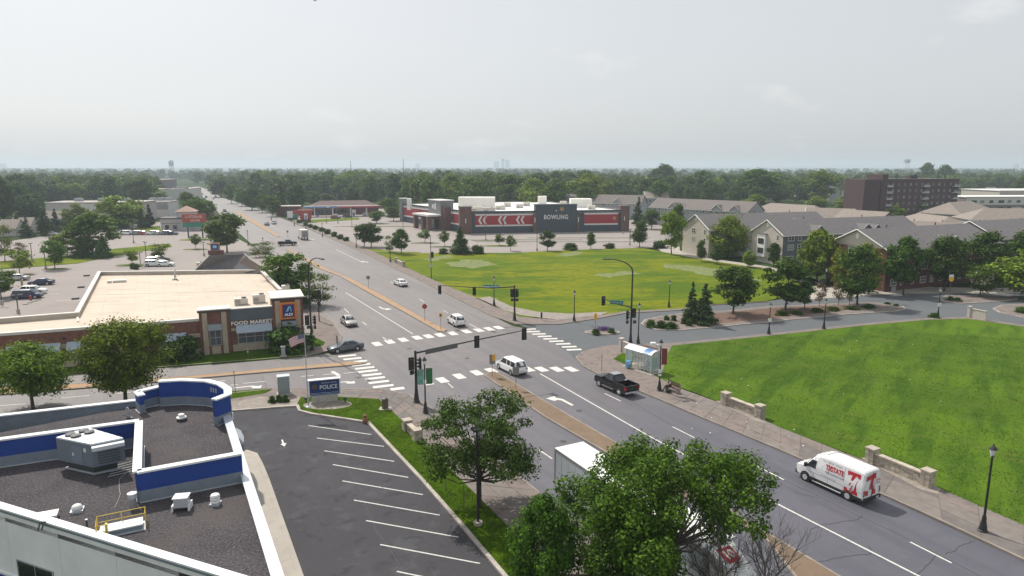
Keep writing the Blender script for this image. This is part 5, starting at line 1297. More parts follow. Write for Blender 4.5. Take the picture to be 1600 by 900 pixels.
for i in range(4): 
    q = 36 + i * 3.6 if i < 4 else 0; BS.bx('poster_panel', q, q + 1.5, 3.4, 6.5, .07, .14, bteal if i % 2 else bbrick)
for q in (4.5, 8.2, 13.5): BS.bx('poster_panel', q, q + 1.3, 3.4, 6.5, .07, .14, bteal)
text_on('OPEN', 1.6, bwhite, 'sign_letters', bw, BS.P(BS.L - 7, 5, .16), -BS.u, (0, 0, 1), .03) if False else None
for (x, y, w_, d_, h2, lb) in ((850, 333, 10, 5, 2.6, 'x'),): pass
b = MB(); q = rel(at(742, 323, 8), bw); 
def roofblock(x0, x1, y, z0, z1, dep, nm='roof_screen', m=roof_white):
    P0, P1 = at(x0, y, z0), at(x1, y, z0); W_ = WF(P0, P1, bw, out=(0, -1, 0)); W_.bx(nm, 0, W_.L, z0 - 2, z1, -dep, 0, m)
roofblock(716, 773, 323, 8.5, 12.4, 8); roofblock(892, 925, 322.5, 8.5, 11.6, 8); roofblock(841, 854, 319, 8.5, 12.0, 5); roofblock(636, 641, 321, 8.5, 11.4, 4)
for i, (x, y, w_) in enumerate([(752, 327, 4), (764, 331, 5), (782, 327.5, 4), (812, 325, 3), (823, 322, 3), (924, 327, 3), (745, 330, 5), (793, 323, 3), (880, 320, 3)]):
    hvac(at(x, y, 7.9), w_, 2.6, 1.7, 0, ['pale rooftop unit left of centre behind the chevrons', 'widest pale rooftop unit above the first chevrons', 'grey rooftop unit between first and second chevrons', 'small grey rooftop unit above the third chevron', 'small dark rooftop unit left of the lettering wall',
         'dark rooftop unit on the right part of the hall roof', 'low pale rooftop unit nearest the brick corner pier', 'far small rooftop unit in the middle of the hall roof', 'tiny rooftop unit just behind the lettering wall'][i], z=7.9, fan=i < 3)

# ---- row houses
HG2 = M('pane_with_blind', (.22, .22, .21), .35, spec=.6); HG3 = M('pane_reflecting', (.09, .11, .13), .12, spec=.8)
sid_beige = M('siding_beige', (.50, .45, .40), .8, var=.06, vs=.6); sid_blue = M('siding_slate_blue', (.12, .145, .17), .8, var=.08, vs=.6)
sid_grey = M('siding_grey', (.33, .34, .35), .8, var=.08, vs=.6)
rf_grey = M('shingle_dark', (.150, .140, .142), .9, var=.16, vs=1.2, bump=.3, bs=4); rf_tan = M('shingle_tan', (.255, .215, .185), .9, var=.14, vs=1.0, bump=.3, bs=4)
rf_mid = M('shingle_brown_grey', (.17, .148, .138), .9, var=.16, vs=1.2, bump=.3, bs=4)
trimw = M('trim_white', (.74, .74, .72), .6); hglass = M('house_glass', (.03, .035, .045), .15, spec=.8); shutter = M('shutter_dark', (.06, .055, .06), .7)
def row_house(label, O, az, L, W_, He, Hr, wall_m, gable_m, roof_m, name='row_house', hip=False, cells=6.2, z_low=2.6, near=True, top_gable=None, dormers=(), steps=(), storeys=3, ventpipes=3, bay=None, base_m=None, rows=None, gable_windows=True):
    """O: foot of the corner between near long side and left gable; az: bearing of the ridge"""
    t = thing(name, label, 'house', (O[0], O[1], 0))
    d = Vector((math.sin(R(az)), math.cos(R(az)), 0)); n = Vector((-d.y, d.x, 0))
    O = Vector((O[0], O[1], 0))
    NF = WF(O, O + d * L, t, out=-n); GF = WF(O, O + n * W_, t, out=-d); FF = WF(O + n * W_, O + n * W_ + d * L, t, out=n); RG = WF(O + d * L, O + d * L + n * W_, t, out=d)
    b = MB(); b.prism([(q.x, q.y) for q in (NF.P(0, 0), NF.P(L, 0), FF.P(L, 0), FF.P(0, 0))], 0, He); b.build('wall', wall_m, t)
    G = WF(O, O + n * W_, t, out=-d)
    G.bx('end_wall', 0, W_, 0, He - (0 if not base_m else 0), .0, .08, base_m or gable_m)
    if not hip:
        for (WW, sg) in ((G, 1), (RG, 1)):
            b = MB(); m_ = WW
            v = [m_.P(0, He, .08), m_.P(W_, He, .08), m_.P(W_ / 2, Hr - .12, .08), m_.P(0, He, -.2), m_.P(W_, He, -.2), m_.P(W_ / 2, Hr - .12, -.2)]
            b.add(v, [(0, 1, 2), (5, 4, 3), (0, 3, 4, 1), (1, 4, 5, 2), (2, 5, 3, 0)]); b.build('gable', top_gable or gable_m, t)
    ov = .45; hip_in = W_ * .5 if hip else 0
    # roof slopes as one shell with thickness
    segs = [0] + list(steps) + [L]
    for i in range(len(segs) - 1):
        a, c = segs[i], segs[i + 1]; dz = .45 * i; a0 = a - (ov if i == 0 else 0); c0 = c + (ov if i == len(segs) - 2 else 0)
        zE = He - ov * (Hr - He) / (W_ / 2) + dz; zR = Hr + dz; th = .22
        l_in, r_in = (hip_in if i == 0 else 0), (hip_in if i == len(segs) - 2 else 0)
        v = []
        for z_ in (0, -th):
            v += [NF.P(a0, zE + z_, ov), NF.P(c0, zE + z_, ov), FF.P(c0, zE + z_, ov), FF.P(a0, zE + z_, ov), G.P(0, 0), G.P(0, 0)]
            e0 = t_mid = None
            q0 = NF.P(a0 + l_in, zR + z_, -W_ / 2); q1 = NF.P(c0 - r_in, zR + z_, -W_ / 2)
            v[-2], v[-1] = q0, q1
        b = MB(); b.add(v, [(0, 1, 5, 4), (2, 3, 4, 5), (3, 0, 4), (1, 2, 5), (6, 10, 11, 7), (8, 11, 10, 9), (9, 10, 6), (7, 11, 8), (0, 6, 7, 1), (2, 8, 9, 3)] if hip else
              [(0, 1, 5, 4), (2, 3, 4, 5), (6, 10, 11, 7), (8, 11, 10, 9), (0, 6, 7, 1), (2, 8, 9, 3), (0, 4, 10, 6), (4, 3, 9, 10), (1, 7, 11, 5), (5, 11, 8, 2)])
        ro = b.build('roof', roof_m, t)
        if not hip:
            b = MB(); e = .13
            for (p_, q_) in ((v[0], v[4]), (v[3], v[4])) if (i == 0 or steps) else ():
                b.tube([p_ - d * .02 + Vector((0, 0, -.06)), q_ - d * .02 + Vector((0, 0, -.06))], e, 4)
            if b.v: b.build('rake_trim', trimw, t)
    b = MB(); zg = He - ov * (Hr - He) / (W_ / 2); NF.box(b, -ov, L + ov, zg - .3, zg - .06, ov, ov + .12); b.build('gutter', trimw, t)
    # windows on the near side
    rows = rows or ([1.0, 3.9, 6.3][:storeys] if He > 7 else [1.0, 3.6])
    k = 0; s = 1.6
    while s < L - 2.2:
        for z in rows:
            wdt = 1.1 if (k % 3) else 1.9
            NF.window(s, s + wdt, z, z + 1.45, trimw, hglass, nx=1 if wdt < 1.5 else 2, ny=2, fw=.13, d=.0)
        k += 1; s += cells / 2
    if gable_windows:
        for z in rows[1:]:
            for (p0, w2) in ((W_ * .12, 1.0), (W_ * .5, 1.9)):
                if bay and abs(p0 + w2 / 2 - bay[0]) < 2.4: continue
                GF.window(p0, p0 + w2, z, z + 1.45, trimw, hglass, nx=1 if w2 < 1.5 else 2, ny=2, fw=.1, d=.08)
    if not hip:
        b = MB(); v = [GF.P(W_ / 2 + math.cos(a) * .42, Hr - 1.45 + math.sin(a) * .6, .1) for a in np.linspace(0, 2 * math.pi, 12, endpoint=False)]; v2 = [GF.P(W_ / 2 + math.cos(a) * .42, Hr - 1.45 + math.sin(a) * .6, .16) for a in np.linspace(0, 2 * math.pi, 12, endpoint=False)]
        b.add(v + v2, [tuple(range(12, 24))] + [(i, (i + 1) % 12, 12 + (i + 1) % 12, 12 + i) for i in range(12)]); b.build('gable_vent', trimw, t)
    if bay:
        c, w2, z0, z1 = bay
        bo = GF.bx('bay', c - w2 / 2, c + w2 / 2, z0, z1, .08, .75, trimw)
        GF.bx('bay_roof', c - w2 / 2 - .15, c + w2 / 2 + .15, z1, z1 + .18, .08, .95, roof_m, bo)
        for z in (z0 + .9, z0 + 3.4):
            GF.window(c - w2 * .36, c + w2 * .36, z, z + 1.45, shutter, hglass, nx=2, ny=2, fw=.12, d=.76, parent=bo)
    for (s, w2) in dormers:
        hd = w2 * .42; zz = He - .1
        fr = MB(); dd = .25
        v = [NF.P(s - w2 / 2, zz - 1.6, dd), NF.P(s + w2 / 2, zz - 1.6, dd), NF.P(s + w2 / 2, zz + .4, dd), NF.P(s, zz + .4 + hd, dd), NF.P(s - w2 / 2, zz + .4, dd)]
        v2 = [q + n * 1.2 for q in v]
        fr.add(v + v2, [(0, 1, 2, 3, 4), (0, 5, 6, 1), (1, 6, 7, 2), (4, 9, 5, 0)]); do = fr.build('dormer', sid_blue if wall_m in (sid_blue,) else gable_m, t)
        back = (zz + .4 + hd - (He)) / ((Hr - He) / (W_ / 2))
        zr = zz + .5 + hd
        rv = [NF.P(s - w2 / 2 - .3, zz + .25, dd + .3), NF.P(s, zr, dd + .3), NF.P(s + w2 / 2 + .3, zz + .25, dd + .3), NF.P(s - w2 / 2 - .3, zz + .25, -.4), NF.P(s, zr, -back - .3), NF.P(s + w2 / 2 + .3, zz + .25, -.4)]
        rb = MB(); rb.add(rv + [q - Vector((0, 0, .16)) for q in rv], [(0, 1, 4, 3), (1, 2, 5, 4), (6, 9, 10, 7), (7, 10, 11, 8), (0, 6, 7, 1), (1, 7, 8, 2), (0, 3, 9, 6), (2, 8, 11, 5)]); rb.build('dormer_roof', roof_m, do)
        tb = MB(); tb.tube([rv[0], rv[1], rv[2]], .09, 4); tb.build('dormer_trim', trimw, do)
        NF.window(s - w2 * .22, s + w2 * .22, zz - 1.3, zz + .15, trimw, hglass, nx=2, ny=2, fw=.12, d=dd + .02, parent=do)
    for i in range(ventpipes):
        s = L * (i + .6) / (ventpipes + .3); q = NF.P(s, Hr - .6, -W_ / 2 - .8); b = MB(); b.tube([q, q + Vector((0, 0, 1.1))], .13, 6); b.build('vent_pipe', darkgrey, t)
    return t
O1 = at(1106.5, 403); O2 = at(1221, 415.5); O3 = at(1381, 456)
row_house('beige gabled row house end left of the big willow', O1, 71, 42, 13, 8.1, 11.7, sid_beige, sid_beige, rf_grey, dormers=((31, 4),), ventpipes=3)
row_house('row house with slate blue long side and white bay on its beige gable', O2, 70, 47, 11.8, 8.1, 11.4, sid_blue, sid_beige, rf_grey, dormers=((11.5, 3.8), (27.5, 3.8), (31, 3.2)), steps=(), bay=(7.4, 3.0, 1.6, 7.6), ventpipes=2)
row_house('long brick row house with beige gable top behind round trees', O3, 65, 86, 14.2, 8.7, 12.2, brick_dark, brick, rf_grey, top_gable=sid_beige, dormers=((20.5, 3.6), (60, 3.6)), steps=(37, 62), bay=(7.2, 3.0, 3.2, 8.4), ventpipes=5)
def far_house(label, pa, pbx, zr, W_, roof_m, wall_m, hip=False, drop=3.6, He=None, **kw):
    A_, B_ = at(*pa, zr), at(*pbx, zr); d = (B_ - A_); L = Vector((d.x, d.y)).length; az = math.degrees(math.atan2(d.x, d.y)); n = Vector((-d.y, d.x, 0)).normalized()
    O = A_ - n * (W_ / 2) - (d.normalized() * (W_ / 2) if hip else Vector()); 
    return row_house(label, O, az, L + (W_ if hip else 0), W_, He or zr - drop, zr, wall_m, wall_m, roof_m, hip=hip, ventpipes=kw.pop('ventpipes', 2), **kw)
far_house('tan roofed row house peeking over the right end of the bowling hall', (886, 303), (1006, 305), 11.5, 13, rf_mid, sid_grey, dormers=((28, 4),), storeys=3)
far_house('long tan roofed row house with white gable dormers, centre back row', (1030, 309), (1182, 315), 11.5, 13, rf_mid, sid_grey, dormers=((12, 4), (33, 4), (41, 4)))
far_house('tan hipped roof between the light tree and the brick tower block', (1206, 317), (1272, 321), 10.5, 13, rf_tan, sid_grey, hip=True, dormers=())
far_house('tan roof with a small white gable behind the slate blue house', (1262, 324), (1335, 326), 10.8, 12, rf_tan, sid_grey, dormers=((18, 3.5),))
far_house('tan roof ending in a slate gable with round vent', (1320, 327), (1388, 331), 10.8, 13, rf_tan, sid_blue)
far_house('low tan hipped roof right of the slate gable', (1436, 333), (1480, 338), 9.8, 15, rf_tan, sid_grey, hip=True)
far_house('broad tan hipped roof behind, with a row of blue windows', (1484, 316), (1516, 314), 10.0, 17, rf_tan, sid_grey, hip=True, He=5.5)
far_house('tan hipped roof reaching out of the frame at the right', (1540, 325), (1640, 326), 10.5, 15, rf_tan, sid_grey, hip=True)
far_house('plain tan roof left behind the hipped roofs', (1402, 344), (1505, 348), 9.5, 10, rf_tan, sid_grey, dormers=((28, 3.5),), drop=3)
far_house('small tan roof far behind the centre back row', (1007, 299), (1042, 299), 10, 13, rf_tan, sid_grey)

# ---- brick tower block and long white flats
bt0 = at(1316, 323); bt1 = at(1486, 323)
def block(name, label, A_, B_, depth, H_, wall_m, roof_m, rows, cols, zb=1.2, wz=1.3, gap=2.8, ww=.6, cat='building', rooft=.4, glass=None, frame=None, sidewin=0):
    t = thing(name, label, cat, (A_.x, A_.y, 0)); W1 = WF(A_, B_, t, out=(0, -1, 0)); n = -W1.n * depth
    b = MB(); P = [W1.P(0, 0), W1.P(W1.L, 0), W1.P(W1.L, 0) + n, W1.P(0, 0) + n]; b.prism([(q.x, q.y) for q in P], 0, H_); b.build('wall', wall_m, t)
    ce = sum(P, Vector()) / 4; b = MB(); b.prism([((q + (q - ce).normalized() * rooft).x, (q + (q - ce).normalized() * rooft).y) for q in P], H_, H_ + .35); b.build('roof', roof_m, t)
    for r_ in range(rows):
        for c in range(cols):
            s = W1.L * (c + .5) / cols; W1.window(s - ww, s + ww, zb + r_ * gap, zb + r_ * gap + wz, frame or trimw, glass or hglass, nx=2, fw=.1)
    return t, W1
bbk = M('tower_brick', (.085, .047, .050), .9, var=.15, vs=.8)
A_, B_ = at(1358, 353, 0), at(1486, 340, 0)
TA = at(1362, 279.5, 19.5); TA.z = 0
d_ = Vector((math.sin(R(78)), math.cos(R(78)), 0)); 
TA = Vector(((1362 - 800) / FPX * 330, 322, 0)); TB = TA + d_ * 41
tb, W1 = block('apartment_block', 'dark red brick apartment block with stacked white balconies', TA, TB, 16, 19.2, bbk, M('tower_roof', (.1, .08, .08), .8), 6, 13, zb=1.6, gap=2.95, ww=.45, wz=1.2, frame=sid_grey)
for s in (.5, W1.L * .5, W1.L - 3.6):
    for r_ in range(6):
        bo = W1.bx('balcony', s, s + 3.2, 1.1 + r_ * 2.95, 1.3 + r_ * 2.95, 0, 1.4, trimw); W1.bx('railing', s, s + 3.2, 1.3 + r_ * 2.95, 2.1 + r_ * 2.95, 1.3, 1.4, sid_grey, bo)
W0 = WF(TA - d_ * 9.5, TA, tb, out=(0, -1, 0))
W0.bx('wing_wall', -2.5, 6.0, 0, 19.4, -12, 1.5, bbk); W0.bx('stair_tower', 6.4, 9.5, 0, 21.6, -8, 1.9, bbk)
for s in (11, 20.5, 21.5, 34, 38): W1.bx('roof_flue', s, s + .5, 19.5, 21.6, -6, -5.5, darkgrey)
W1.bx('penthouse', 19, 23, 19.5, 21.0, -9, -6, bbk)
FA, FB = Vector((222, 318, 0)), Vector((222 + 86, 318 + 20, 0))
FA = Vector(((1486 - 800) / FPX * 365, 355, 0)); FB = FA + Vector((80, 8, 0))
fl, W1 = block('apartment_block', 'long low flats with a white upper storey at the right edge', FA, FB, 16, 9.6, M('flats_brown', (.2, .165, .15), .85), roof_white, 0, 1)
W1.bx('white_storey', 0, W1.L, 5.6, 9.4, 0, .1, M('flats_white', (.62, .60, .57), .8))
for c in range(15):
    s = 2.5 + c * 5.1
    for z in (1.0, 3.4, 6.6): W1.window(s, s + (2.2 if c % 3 else 3.2), z, z + 1.5, frame_al, hglass, nx=2, d=.1)
for c in (4, 10): W1.bx('balcony', c * 5.1 + 5, c * 5.1 + 10, 3.0, 4.2, .1, 1.5, W1.root.children[0].data.materials[0])
block('long_store', 'white flat roofed block behind the long low flats', FA + Vector((45, 40, 0)), FA + Vector((130, 48, 0)), 30, 11.5, sid_beige, roof_white, 0, 1)

# ---- gas station
GA, GB = at(474, 345.5), at(596, 344.5)
gA = Vector((at(474, 323, 5.4).x, at(474, 323, 5.4).y, 0)); gd = Vector((math.sin(R(74)), math.cos(R(74)), 0)); gB = gA + gd * 40
gs = thing('gas_station_canopy', 'long fuel canopy with blue and red fascia', 'canopy', (gA.x, gA.y, 0))
G1 = WF(gA, gB, gs, out=(0, -1, 0))
fb = M('fascia_blue', (.13, .24, .42), .5); fr_ = M('fascia_red', (.38, .04, .05), .5); fwh = M('fascia_pale', (.62, .52, .52), .5)
G1.bx('canopy_deck', 0, 40, 4.5, 5.3, -7.5, -.05, fwh)
G1.bx('fascia', 0, 16.5, 4.6, 5.55, -.05, .05, fb); G1.bx('fascia', 16.5, 40, 4.55, 4.85, -.05, .05, fr_); G1.bx('fascia', 16.5, 40, 4.85, 5.2, -.05, .06, M('fascia_red_stripe', (.5, .09, .1), .5)); G1.bx('fascia', 16.5, 40, 5.2, 5.55, -.05, .05, fwh)
G1.bx('logo_panel', 11.2, 12.8, 4.9, 6.0, .06, .12, trimw)
for s in (5, 14, 23, 31):
    for dd in (-1.8, -5.8): G1.bx('column', s, s + .5, 0, 4.5, dd - .4, dd, trimw)
for i, s in enumerate((5.0, 14.0, 23.0, 31.0)):
    q = G1.P(s + 1.6, 0, -1.8) + gs.location
    t = thing('fuel_pump', ['leftmost fuel pump under the long canopy', 'second fuel pump from the left under the canopy', 'third fuel pump from the left under the canopy', 'rightmost fuel pump under the canopy'][i], 'fuel pump', tuple(q), R(16), group='fuel pumps under the canopy')
    b = MB(); b.box(-.5, .5, -.35, .35, 0, 1.9); b.build('cabinet', fr_ if i % 2 else fb, t); b = MB(); b.box(-.3, .3, -.38, -.35, 1.1, 1.6); b.build('screen', glass_dark, t); b = MB(); b.box(-1.6, 1.6, -.7, .7, 0, .15); b.build('island', kerb_m, t)
so = Vector((gA.x - 2, gA.y + 16, 0))
shop = thing('gas_station_shop', 'brown roofed shop behind the fuel canopy', 'store', tuple(so)); H1_ = WF(so, so + gd * 36, shop, out=(0, -1, 0))
b = MB(); P = [H1_.P(0, 0), H1_.P(36, 0), H1_.P(36, 0, -14), H1_.P(0, 0, -14)]; b.prism([(q.x, q.y) for q in P], 0, 4.0); b.build('wall', brick_dark, shop)
b = MB(); v = [H1_.P(-1, 3.9, 1), H1_.P(37, 3.9, 1), H1_.P(37, 3.9, -15), H1_.P(-1, 3.9, -15), H1_.P(6, 7.2, -7), H1_.P(30, 7.2, -7)]; b.add(v, [(0, 1, 5, 4), (1, 2, 5), (2, 3, 4, 5), (3, 0, 4), (0, 3, 2, 1)]); b.build('roof', M('shop_roof', (.15, .10, .095), .9, var=.1), shop)
H1_.window(4, 20, .6, 3.0, frame_al, glass_dark, nx=8, d=.02); H1_.bx('door', 22, 24, 0, 2.6, 0, .08, trimw)
so2 = Vector((gA.x - 17, gA.y + 10, 0)); t = thing('car_wash', 'small square brick wash building left of the canopy', 'building', tuple(so2)); H2_ = WF(so2, so2 + gd * 12, t, out=(0, -1, 0))
H2_.bx('wall', 0, 12, 0, 4.8, -8, 0, brick_dark); H2_.bx('coping', -.2, 12.2, 4.8, 5.1, -8.2, .2, sid_beige); H2_.bx('door', 4, 8, 0, 3, 0, .06, darkgrey)
def pylon(name, label, x, y, base_w, zt, parts):
    P0 = at(x, y); t = thing(name, label, 'sign', (P0.x, P0.y, 0), R(10)); 
    for (nm, x0, x1, y0, y1, z0, z1, m) in parts: b = MB(); b.box(x0, x1, y0, y1, z0, z1); b.build(nm, m, t)
    return t
pylon('monument_sign', 'red roofed monument sign by the gas station hedge', 478, 347, 3, 5, [('base', -2.2, 2.2, -.5, .5, 0, 1.5, brick_dark), ('board', -2.6, 2.6, -.4, .4, 1.5, 5.2, M('sign_red_brown', (.38, .06, .05), .6)), ('cap', -3.2, 3.2, -.6, .6, 5.2, 5.8, M('cap_salmon', (.5, .2, .16), .6)), ('panel', -.6, .9, -.5, -.4, .8, 4.0, white), ('panel', -.2, .5, -.56, -.5, 1.4, 3.2, fb)])
pylon('price_sign', 'white red and green price sign left of the red monument', 458, 343, 3, 5, [('base', -2.2, 2.2, -.3, .3, 0, .8, darkgrey), ('panel', -2.6, .0, -.3, .3, .8, 4.0, white), ('panel', .0, 2.6, -.3, .3, 2.4, 4.4, fr_), ('panel', .0, 2.6, -.3, .3, .8, 2.4, M('sign_green', (.03, .22, .16), .5))])
pylon('monument_sign', 'small blue square sign on a brown brick base behind the market roof', 338, 401, 3, 4, [('base', -2.0, 2.0, -.6, .6, 0, 1.8, brick_dark), ('board', -1.3, 1.1, -.5, .3, 1.8, 3.9, M('frame_orange', (.4, .2, .1), .6)), ('panel', -1.05, .85, -.56, -.5, 2.0, 3.7, sblue), ('panel', -.6, .4, -.6, -.56, 2.5, 3.3, MT['sign_light_blue'])])
# big red and green monument sign by the towered shop
t = pylon('monument_sign', 'red and green double sign with pale lettering before the towered shop', 306, 372, 6, 5, [('post', -2.6, -2.2, -.2, .2, 0, 4, darkgrey), ('post', 2.2, 2.6, -.2, .2, 0, 4, darkgrey), ('board', -4.0, 4.0, -.4, .4, 4.0, 5.6, MT['sign_green']), ('board', -3.9, 3.9, -.42, .42, 5.6, 8.6, M('sign_board_red', (.36, .07, .05), .5))])
text_on('U STORAGE', 1.25, M('sign_letter_pink', (.75, .55, .5), .5), 'sign_letters', t, (.0, -.46, 7.6), (1, 0, 0), (0, 0, 1), .02, 1, .02, .85)
text_on('SALONS', 1.0, MT['sign_letter_pink'], 'sign_letters', t, (.4, -.46, 6.3), (1, 0, 0), (0, 0, 1), .02, 1, .02, .9)
# towered shop with salmon hipped roofs
salmon = M('roof_salmon', (.42, .27, .215), .8, var=.1)
SO = at(252, 361); ts = thing('towered_shop', 'grey shop with two salmon pyramid roofs left of the avenue', 'store', (SO.x, SO.y, 0))
T1 = WF(SO, SO + Vector((math.sin(R(80)), math.cos(R(80)), 0)) * 30, ts, out=(0, -1, 0))
gw = M('stucco_greyish', (.40, .38, .38), .85, var=.06)
T1.bx('wall', 0, 16, 0, 7.6, -14, 0, gw); T1.bx('cornice', -.5, 16.3, 7.6, 8.4, -14.4, .6, M('cornice_dark', (.1, .09, .09), .7)); T1.bx('band', 0, 16, 4.6, 5.0, 0, .15, M('band_brown', (.2, .16, .15), .7))
T1.bx('tower', 12, 25, 0, 12.2, -12, -.5, gw); T1.bx('wall', 25, 32, 0, 5.5, -12, -1, gw)
b = MB(); v = [T1.P(11, 12.1, .8), T1.P(26, 12.1, .8), T1.P(26, 12.1, -13), T1.P(11, 12.1, -13), T1.P(18.5, 15.8, -6)]; b.add(v, [(0, 1, 4), (1, 2, 4), (2, 3, 4), (3, 0, 4), (0, 3, 2, 1)]); b.build('tower_roof', salmon, ts)
T1.bx('porch', 15.5, 22.5, 0, 6.0, -.5, 3, gw); b = MB(); v = [T1.P(15, 6, 3.6), T1.P(23.5, 6, 3.6), T1.P(23.5, 6, -.5), T1.P(15, 6, -.5), T1.P(19.2, 8.6, 1)]; b.add(v, [(0, 1, 4), (1, 2, 4), (2, 3, 4), (3, 0, 4), (0, 3, 2, 1)]); b.build('porch_roof', salmon, ts)
ts.scale = (.5, .5, .62)
T1.window(16.5, 21.5, 8.6, 10.8, frame_al, glass_dark, nx=3, d=-.49); T1.window(3, 6, .8, 3.8, frame_al, glass_dark, nx=2, d=.01); T1.window(9, 12, .8, 3.8, frame_al, glass_dark, nx=2, d=.01)
# ring sculpture on the shop
# ---- stores further out on the left
flat_rf = M('flat_roof_pale', (.40, .37, .35), .9, var=.12, vs=.1)
def store(label, x0, x1, y, depth, H_, wall_m, roof_m, az=82, name='store_building', band=None, letters=None):
    A_ = at(x0, y); B2 = at(x1, y); d = Vector((math.sin(R(az)), math.cos(R(az)), 0)); L = (x1 - x0) * (A_.y * CP + CAM_H * SP) / FPX
    t, W_ = block(name, label, A_, A_ + d * L, depth, H_, wall_m, roof_m, 0, 1, cat='store')
    if band: W_.bx('sign_band', L * band[0], L * band[1], H_ * .55, H_ * .95, 0, .3, band[2])
    if letters: text_on(letters[0], letters[1], letters[2], 'sign_letters', t, W_.P(L * letters[3], H_ * .74, .45), W_.u, (0, 0, 1), .05, 1, .05)
    for i in range(3): W_.bx('roof_box', L * (.2 + .25 * i), L * (.2 + .25 * i) + 3, H_ + .3, H_ + 1.8, -12, -9, sid_grey)
    return t, W_
pale = M('store_pale', (.50, .47, .45), .85, var=.05)
store('long beige flat store with red script lettering behind the spruces', 74, 215, 347, 18, 8.6, pale, flat_rf, letters=('Mar', 5.0, bred, .62), band=(.36, .52, bwhite))
store('white flat store right of the red lettered one', 214, 263, 340, 14, 7.6, M('store_white', (.62, .60, .60), .8), flat_rf, band=(.1, .95, M('band_grey', (.3, .28, .3), .7)))
store('far brown store with a reddish top, left of the avenue', 118, 235, 306, 60, 13, M('store_mauve', (.22, .19, .21), .9), M('store_roof_red', (.3, .2, .18), .8), name='far_store')
store('far low pale store between hazy trees on the left', 165, 232, 315, 40, 8, pale, flat_rf, name='far_store')
store('low white store at the left end of the avenue, far off', 262, 288, 316, 40, 9, MT['store_white'], flat_rf, name='far_store')
store('small brown shop beside the avenue behind the towered shop', 292, 322, 344, 12, 4.5, brick_dark, M('roof_brown', (.2, .17, .15), .8), name='small_shop')
store('far pale lot building behind the gas station', 479, 530, 299, 40, 6, pale, flat_rf, name='far_store')
store('far brown building left of the gas station trees', 405, 452, 300, 50, 9, M('store_dusk', (.25, .23, .24), .9), rf_tan, name='far_store')
store('low dark flat building behind the bowling hall roof', 812, 838, 318, 25, 8, MT['store_mauve'], flat_rf, name='far_building')
store('far pale building right of the bowling hall woods', 1125, 1142, 303, 30, 9, pale, flat_rf, name='far_building')
store('far white building beside the brick tower block', 1295, 1312, 316, 20, 10, sid_grey, rf_tan, name='far_building')
for (x0, x1, y, lb) in ((18, 44, 366, 'beige garage roof behind the leftmost spruces'), (70, 98, 352, 'grey shed roof before the beige store'), (0, 22, 370, 'pale house at the left edge behind bare tree')):
    A_ = at(x0, y); B_ = A_ + Vector((math.sin(R(75)), math.cos(R(75)), 0)) * ((x1 - x0) * A_.y / FPX)
    row_house(lb, A_, 75, (B_ - A_).length, 9, 3.2, 6, pale, pale, rf_tan, name='small_house', rows=[1.0], ventpipes=1)
# small far roofs among the trees beyond the hall
for i, (x, y) in enumerate([(868, 300), (835, 297), (915, 299), (944, 297), (1015, 295), (780, 297), (1210, 306), (1250, 303), (1150, 300), (1550, 300), (700, 300), (600, 296), (1330, 302)]):
    A_ = at(x, y + 6); row_house('%s roofed house among hazy trees, %s' % (['tan', 'brown', 'grey'][i % 3], ['above the lettering wall', 'left above the hall', 'right above the hall', 'above the hall corner pier', 'above the long back row', 'above the third chevron', 'left of the yellowish big tree', 'beside the yellowish big tree', 'behind the light back row tree', 'at the far right', 'above the brick pier', 'above the canopy end', 'left of the brick block'][i]),
        A_, 60 + 20 * (i % 3), 14, 9, 4, 7.5, pale, pale, [rf_tan, rf_mid, rf_grey][i % 3], name='small_house', rows=[1.2], ventpipes=1)

# ---- water towers and masts on the skyline
def water_tower(x, ytop, dist, H_, label, r=11, tank=None):
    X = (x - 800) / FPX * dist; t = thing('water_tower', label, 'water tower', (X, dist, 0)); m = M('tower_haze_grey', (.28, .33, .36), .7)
    for i in range(6):
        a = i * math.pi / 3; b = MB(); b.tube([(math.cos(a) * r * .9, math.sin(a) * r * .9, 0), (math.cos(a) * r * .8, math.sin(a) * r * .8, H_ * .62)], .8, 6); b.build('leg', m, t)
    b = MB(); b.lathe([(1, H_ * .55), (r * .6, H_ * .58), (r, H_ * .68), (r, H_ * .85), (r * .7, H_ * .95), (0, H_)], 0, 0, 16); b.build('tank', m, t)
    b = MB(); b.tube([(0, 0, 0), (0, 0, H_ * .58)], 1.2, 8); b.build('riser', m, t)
water_tower(276, 250, 2300, 49, 'grey legged water tower on the skyline left of the avenue', r=8)
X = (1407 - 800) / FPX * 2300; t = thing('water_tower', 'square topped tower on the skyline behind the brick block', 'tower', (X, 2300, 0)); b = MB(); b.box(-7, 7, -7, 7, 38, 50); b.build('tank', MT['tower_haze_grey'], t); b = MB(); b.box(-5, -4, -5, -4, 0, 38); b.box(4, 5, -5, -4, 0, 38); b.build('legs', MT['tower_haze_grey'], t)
for (x, ht, ds, lb) in ((552, 33, 900, 'thin mast over the woods left of centre'), (633, 36, 900, 'thin mast over the woods above the gas station'),):
    t = tag(MB().build('x'), None) if False else None
    b = MB(); b.tube([(0, 0, 0), (0, 0, ht)], [.5, .25], 6); o = b.build('radio_mast', darkgrey, None, loc=((x - 800) / FPX * ds, ds, 0)); tag(o, lb, 'mast')
